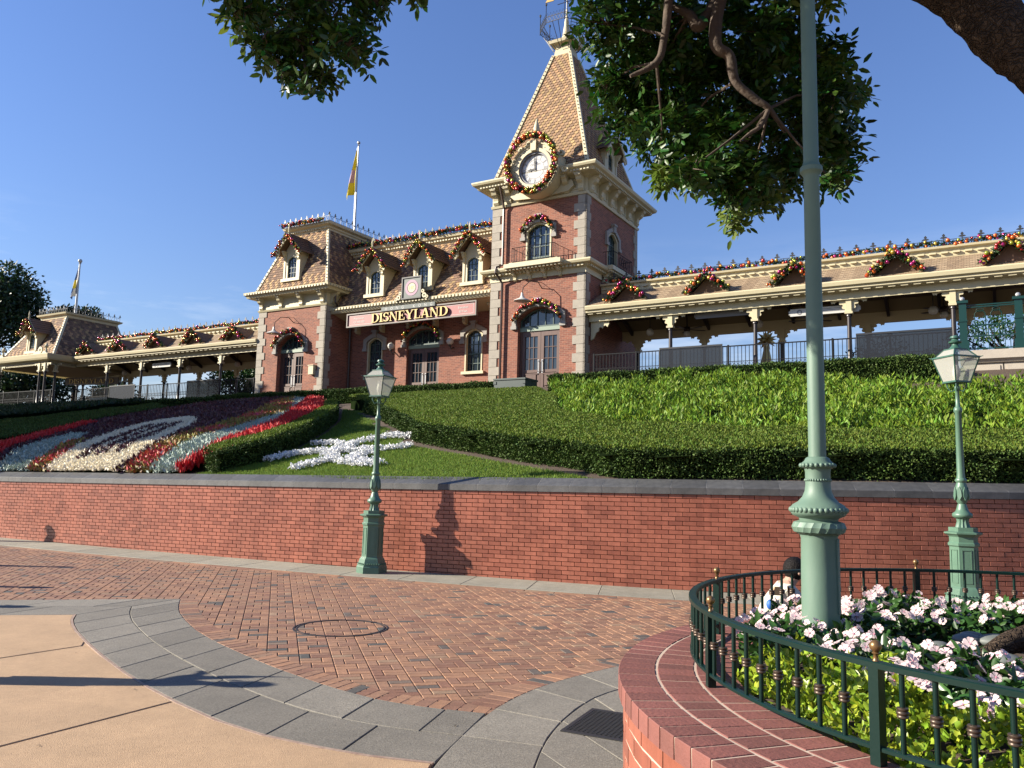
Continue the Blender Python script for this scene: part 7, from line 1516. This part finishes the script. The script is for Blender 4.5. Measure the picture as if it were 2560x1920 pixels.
for bx, by, bz, br in RB+LB:
    c_ = np.array([bx, by, bz]); a_ = min(anch, key=lambda q: np.linalg.norm(q-c_)); m_ = (a_+c_)/2+rt_.normal(0, .05, 3); mb.tube([a_, m_, c_], [.013, .009, .006], 5)
    for _ in range(7):
        e_ = c_+unit(rt_.normal(size=(1, 3)))[0]*br*rt_.uniform(.6, .95); mb.tube([c_, (c_+e_)/2+rt_.normal(0, .03, 3), e_], [.006, .004, .002], 4)
part(mb, 'twigs', M['limb'], bt, kind='stuff')
for blobs, dens, Lf, nm, mt, sd_ in ((RB, 1020, .084, 'crown', 'leaf', 1), (UP_SHADE, 560, .085, 'crown', 'leaf', 2), (LB, 1500, .060, 'crown', 'leaf', 3), ([(2.62, 6.4, 5.3, .16), (2.75, 6.2, 4.9, .10), (1.85, 6.5, 3.98, .14), (1.95, 6.2, 4.0, .12), (1.2, 6.0, 4.1, .13), (2.2, 5.5, 5.4, .2), (-1.62, 4.4, 4.35, .10)], 900, .085, 'young_foliage', 'leafyoung', 4)):
    LP, LD, LN, LL, RP, RD, RL = comp_leaves(blobs, dens, Lf, sd_)
    leafpart(LP, LD, LL, LL*.40, nm, M[mt], bt, N=LN, fine=True, org=to, kind='stuff', fold=.10)
    leafpart(RP, RD, RL, .004, 'leaf_stalks', M['leafyoung'], bt, org=to, kind='stuff')

# ------------------------------------------------------------ people
def human(label, loc, heading, J, E_, clothes, hair=True, name='person', group=None):
    """J: joint name -> (x, y, z, r) in a frame facing +x; E_: bones; clothes: (name, material, bones, grow)"""
    t = thing(name, label, 'person', loc, rot=heading, group=group); t.rotation_euler = (0, 0, heading)
    def skinned(nm, m, bones, grow, root):
        ns = []; 
        for a, b in bones:
            for q in (a, b):
                if q not in ns: ns.append(q)
        me = bpy.data.meshes.new(nm); me.from_pydata([J[q][:3] for q in ns], [(ns.index(a), ns.index(b)) for a, b in bones], []); me.materials.append(m)
        o = bpy.data.objects.new(nm, me); COL.objects.link(o); o.parent = t; sk = o.modifiers.new('skin', 'SKIN'); 
        if not me.skin_vertices: 
            bpy.context.view_layer.objects.active = o
        for i, q in enumerate(ns):
            sv = me.skin_vertices[0].data[i]; r = J[q][3]+grow; sv.radius = (r, r*(J[q][4] if len(J[q]) > 4 else 1)); sv.use_root = (q == root)
        ss = o.modifiers.new('sub', 'SUBSURF'); ss.levels = ss.render_levels = 2; return o
    skinned('body', M['skin'], E_, 0, 'pelvis')
    for nm, m, bones, grow in clothes: skinned(nm, m, bones, grow, bones[0][0])
    hx, hy, hz = J['head'][:3]
    mb = MB(); mb.ball((hx-.015, hy, hz+.025), .112, 18, 12, sz=1.08); mb.v = [(a, b, c) for a, b, c in mb.v]
    mb.f = [f for f in mb.f if np.mean([mb.v[i][0] for i in f]) < hx+.055 or np.mean([mb.v[i][2] for i in f]) > hz+.07]; mb.m = [0]*len(mb.f)
    me = mb.mesh('hair', M['hair'], smooth=80); link(me, 'hair', t)
    mb = MB()
    for s in (-1, 1): mb.ball((hx+.088, hy+s*.033, hz+.0), .010, 8, 6)
    link(mb.mesh('eyes', M['hair'], smooth=80), 'eyes', t)
    mb = MB(); mb.tube([(hx+.095, hy, hz+.01), (hx+.115, hy, hz-.025), (hx+.095, hy, hz-.035)], [.008, .014, .008], 6)
    for s in (-1, 1): mb.ball((hx, hy+s*.095, hz-.01), .022, 8, 6)
    mb.tube([(hx+.092, hy-.02, hz-.06), (hx+.098, hy, hz-.062), (hx+.092, hy+.02, hz-.06)], .006, 5)
    link(mb.mesh('face_features', M['skin'], smooth=80), 'face_features', t); return t
ARM = [('chest', 'shL'), ('shL', 'elL'), ('elL', 'wrL'), ('chest', 'shR'), ('shR', 'elR'), ('elR', 'wrR')]
def fingers(J, E, s, w, d, up):
    J['palm'+s] = (*(np.array(J[w][:3])+np.array(d)*.06), .026); E.append((w, 'palm'+s)); side_ = np.cross(d, up)
    for i, (o, ln) in enumerate(((-.03, .055), (-.01, .07), (.01, .075), (.03, .06))):
        b = np.array(J['palm'+s][:3])+side_*o*.9+np.array(d)*.02; J['f%s%d' % (s, i)] = (*b, .009); J['g%s%d' % (s, i)] = (*(b+np.array(d)*ln-np.array(up)*.015), .0075); E += [('palm'+s, 'f%s%d' % (s, i)), ('f%s%d' % (s, i), 'g%s%d' % (s, i))]
    b = np.array(J[w][:3])+side_*.035+np.array(d)*.04; J['t'+s] = (*b, .010); J['u'+s] = (*(b+np.array(d)*.035+side_*.02), .009); E += [(w, 't'+s), ('t'+s, 'u'+s)]
# crouching person behind the planter fence, facing right
J = dict(pelvis=(-.16, 0, .32, .135), spine=(-.13, 0, .50, .125), chest=(-.02, 0, .66, .13), neck=(.06, 0, .76, .05), head=(.12, 0, .87, .095), crown=(.12, 0, .93, .075),
         shL=(.0, .17, .69, .06), elL=(.16, .22, .50, .042), wrL=(.36, .12, .48, .028), shR=(.0, -.17, .69, .06), elR=(.16, -.22, .50, .042), wrR=(.36, -.12, .46, .028),
         hipL=(-.12, .1, .28, .10), knL=(.22, .14, .42, .062), anL=(.02, .13, .08, .042), toL=(.18, .14, .04, .035), hipR=(-.12, -.1, .28, .10), knR=(.24, -.14, .40, .062), anR=(.04, -.13, .08, .042), toR=(.2, -.14, .04, .035))
E_ = [('pelvis', 'spine'), ('spine', 'chest'), ('chest', 'neck'), ('neck', 'head'), ('head', 'crown')]+ARM+[('pelvis', 'hipL'), ('hipL', 'knL'), ('knL', 'anL'), ('anL', 'toL'), ('pelvis', 'hipR'), ('hipR', 'knR'), ('knR', 'anR'), ('anR', 'toR')]
fingers(J, E_, 'L', 'wrL', (1, 0, 0), (0, 0, 1)); fingers(J, E_, 'R', 'wrR', (1, 0, 0), (0, 0, 1))
human('crouching person in a cream jacket with black hair half hidden behind the tall green pole', (2.80, 8.3, .02), 0, J, E_, [('jacket', M['jacket'], [('pelvis', 'spine'), ('spine', 'chest'), ('chest', 'shL'), ('shL', 'elL'), ('elL', 'wrL'), ('chest', 'shR'), ('shR', 'elR'), ('elR', 'wrR')], .022),
    ('trousers', M['blue'], [('pelvis', 'hipL'), ('hipL', 'knL'), ('knL', 'anL'), ('pelvis', 'hipR'), ('hipR', 'knR'), ('knR', 'anR')], .014), ('shoes', M['white'], [('anL', 'toL')], .01), ('shoes', M['white'], [('anR', 'toR')], .01)])
mb = MB(); mb.ball((2.60, 8.12, .58), .042, 14, 10, sz=1.2); mb.tube([(2.60, 8.12, .62), (2.64, 8.1, .72), (2.7, 8.1, .76)], .008, 6); solo(mb, 'blue_bag', M['blue'], 'small round blue bag behind the crouching person', 'bag', smooth=80)
mb = MB(); mb.box(2.60, 2.68, 8.04, 8.07, .68, .76); mb.v = [(a+(c-.7)*.35, b, c) for a, b, c in mb.v]; solo(mb, 'tan_pouch', M['tan'], 'tan pouch on the back of the crouching person', 'bag')
# people just outside the left edge whose long shadows fall into view
def standing(label, tip, arm, hgt=1.68):
    s = hgt/1.70; J = dict(pelvis=(0, 0, .95, .13), spine=(0, 0, 1.12, .12), chest=(0, 0, 1.32, .14), neck=(0, 0, 1.47, .05), head=(.01, 0, 1.60, .09), crown=(.01, 0, 1.66, .07), shL=(0, .19, 1.38, .06), shR=(0, -.19, 1.38, .06),
        hipL=(0, .10, .88, .10), knL=(.03, .11, .48, .065), anL=(0, .12, .09, .045), toL=(.13, .13, .04, .04), hipR=(0, -.10, .88, .10), knR=(.0, -.11, .48, .065), anR=(-.03, -.12, .09, .045), toR=(.10, -.13, .04, .04))
    if arm: J.update(elL=(.16, .27, 1.52, .045), wrL=(.25, .2, 1.74, .03), elR=(.12, -.3, 1.2, .045), wrR=(.3, -.24, 1.3, .03))
    else: J.update(elL=(.0, .26, 1.10, .045), wrL=(.08, .26, .86, .03), elR=(.0, -.26, 1.10, .045), wrR=(.08, -.26, .86, .03))
    J = {k: (*(c*s for c in v[:3]), v[3]*s) for k, v in J.items()}; E = list(E_base); fingers(J, E, 'L', 'wrL', (0, 0, 1) if arm else (0, 0, -1), (1, 0, 0)); fingers(J, E, 'R', 'wrR', (1, 0, 0) if arm else (0, 0, -1), (0, 0, 1) if arm else (1, 0, 0))
    human(label, (tip[0]-hgt/math.tan(SUN_EL)*.985, tip[1]-.12, .02), pi/2, J, E, [('jacket', M['darkcloth'], [('pelvis', 'spine'), ('spine', 'chest'), ('chest', 'shL'), ('shL', 'elL'), ('elL', 'wrL'), ('chest', 'shR'), ('shR', 'elR'), ('elR', 'wrR')], .02), ('trousers', M['darkcloth'], [('pelvis', 'hipL'), ('hipL', 'knL'), ('knL', 'anL'), ('pelvis', 'hipR'), ('hipR', 'knR'), ('knR', 'anR')], .014)], group='people outside the left edge')
E_base = [('pelvis', 'spine'), ('spine', 'chest'), ('chest', 'neck'), ('neck', 'head'), ('head', 'crown')]+ARM+[('pelvis', 'hipL'), ('hipL', 'knL'), ('knL', 'anL'), ('anL', 'toL'), ('pelvis', 'hipR'), ('hipR', 'knR'), ('knR', 'anR'), ('anR', 'toR')]
standing('dark clad person outside the left edge whose raised arm shadow crosses the beige concrete', (-2.05, 6.85), True, 1.72); standing('dark clad person outside the left edge casting the farthest thin shadow on the brick paving', (-7.9, 14.7), False, 1.6); standing('dark clad person outside the left edge casting the middle thin shadow on the brick paving', (-6.84, 12.1), False, 1.6); standing('dark clad person outside the left edge casting the short shadow on the grey granite', (-6.12, 10.35), False, 1.6); standing('dark clad person outside the left edge whose head shadow falls on the brick wall', (-10.35, 19.6), False, 1.62)
# orient smooth speckle: small fallen leaves on the paving
mb = MB(); LPq = rng.uniform([-6, 3.0, 0], [4, 13, 0], (60, 3)); LPq[:, 2] = .024
leafpart(LPq, np.c_[rng.normal(size=(60, 2)), np.zeros(60)], rng.uniform(.02, .045, 60), .015, 'fallen_leaves', M['limb'], N=np.tile([0, 0, 1.], (60, 1)), kind='stuff', label='few tiny dry leaves scattered over the plaza paving', category='leaves')
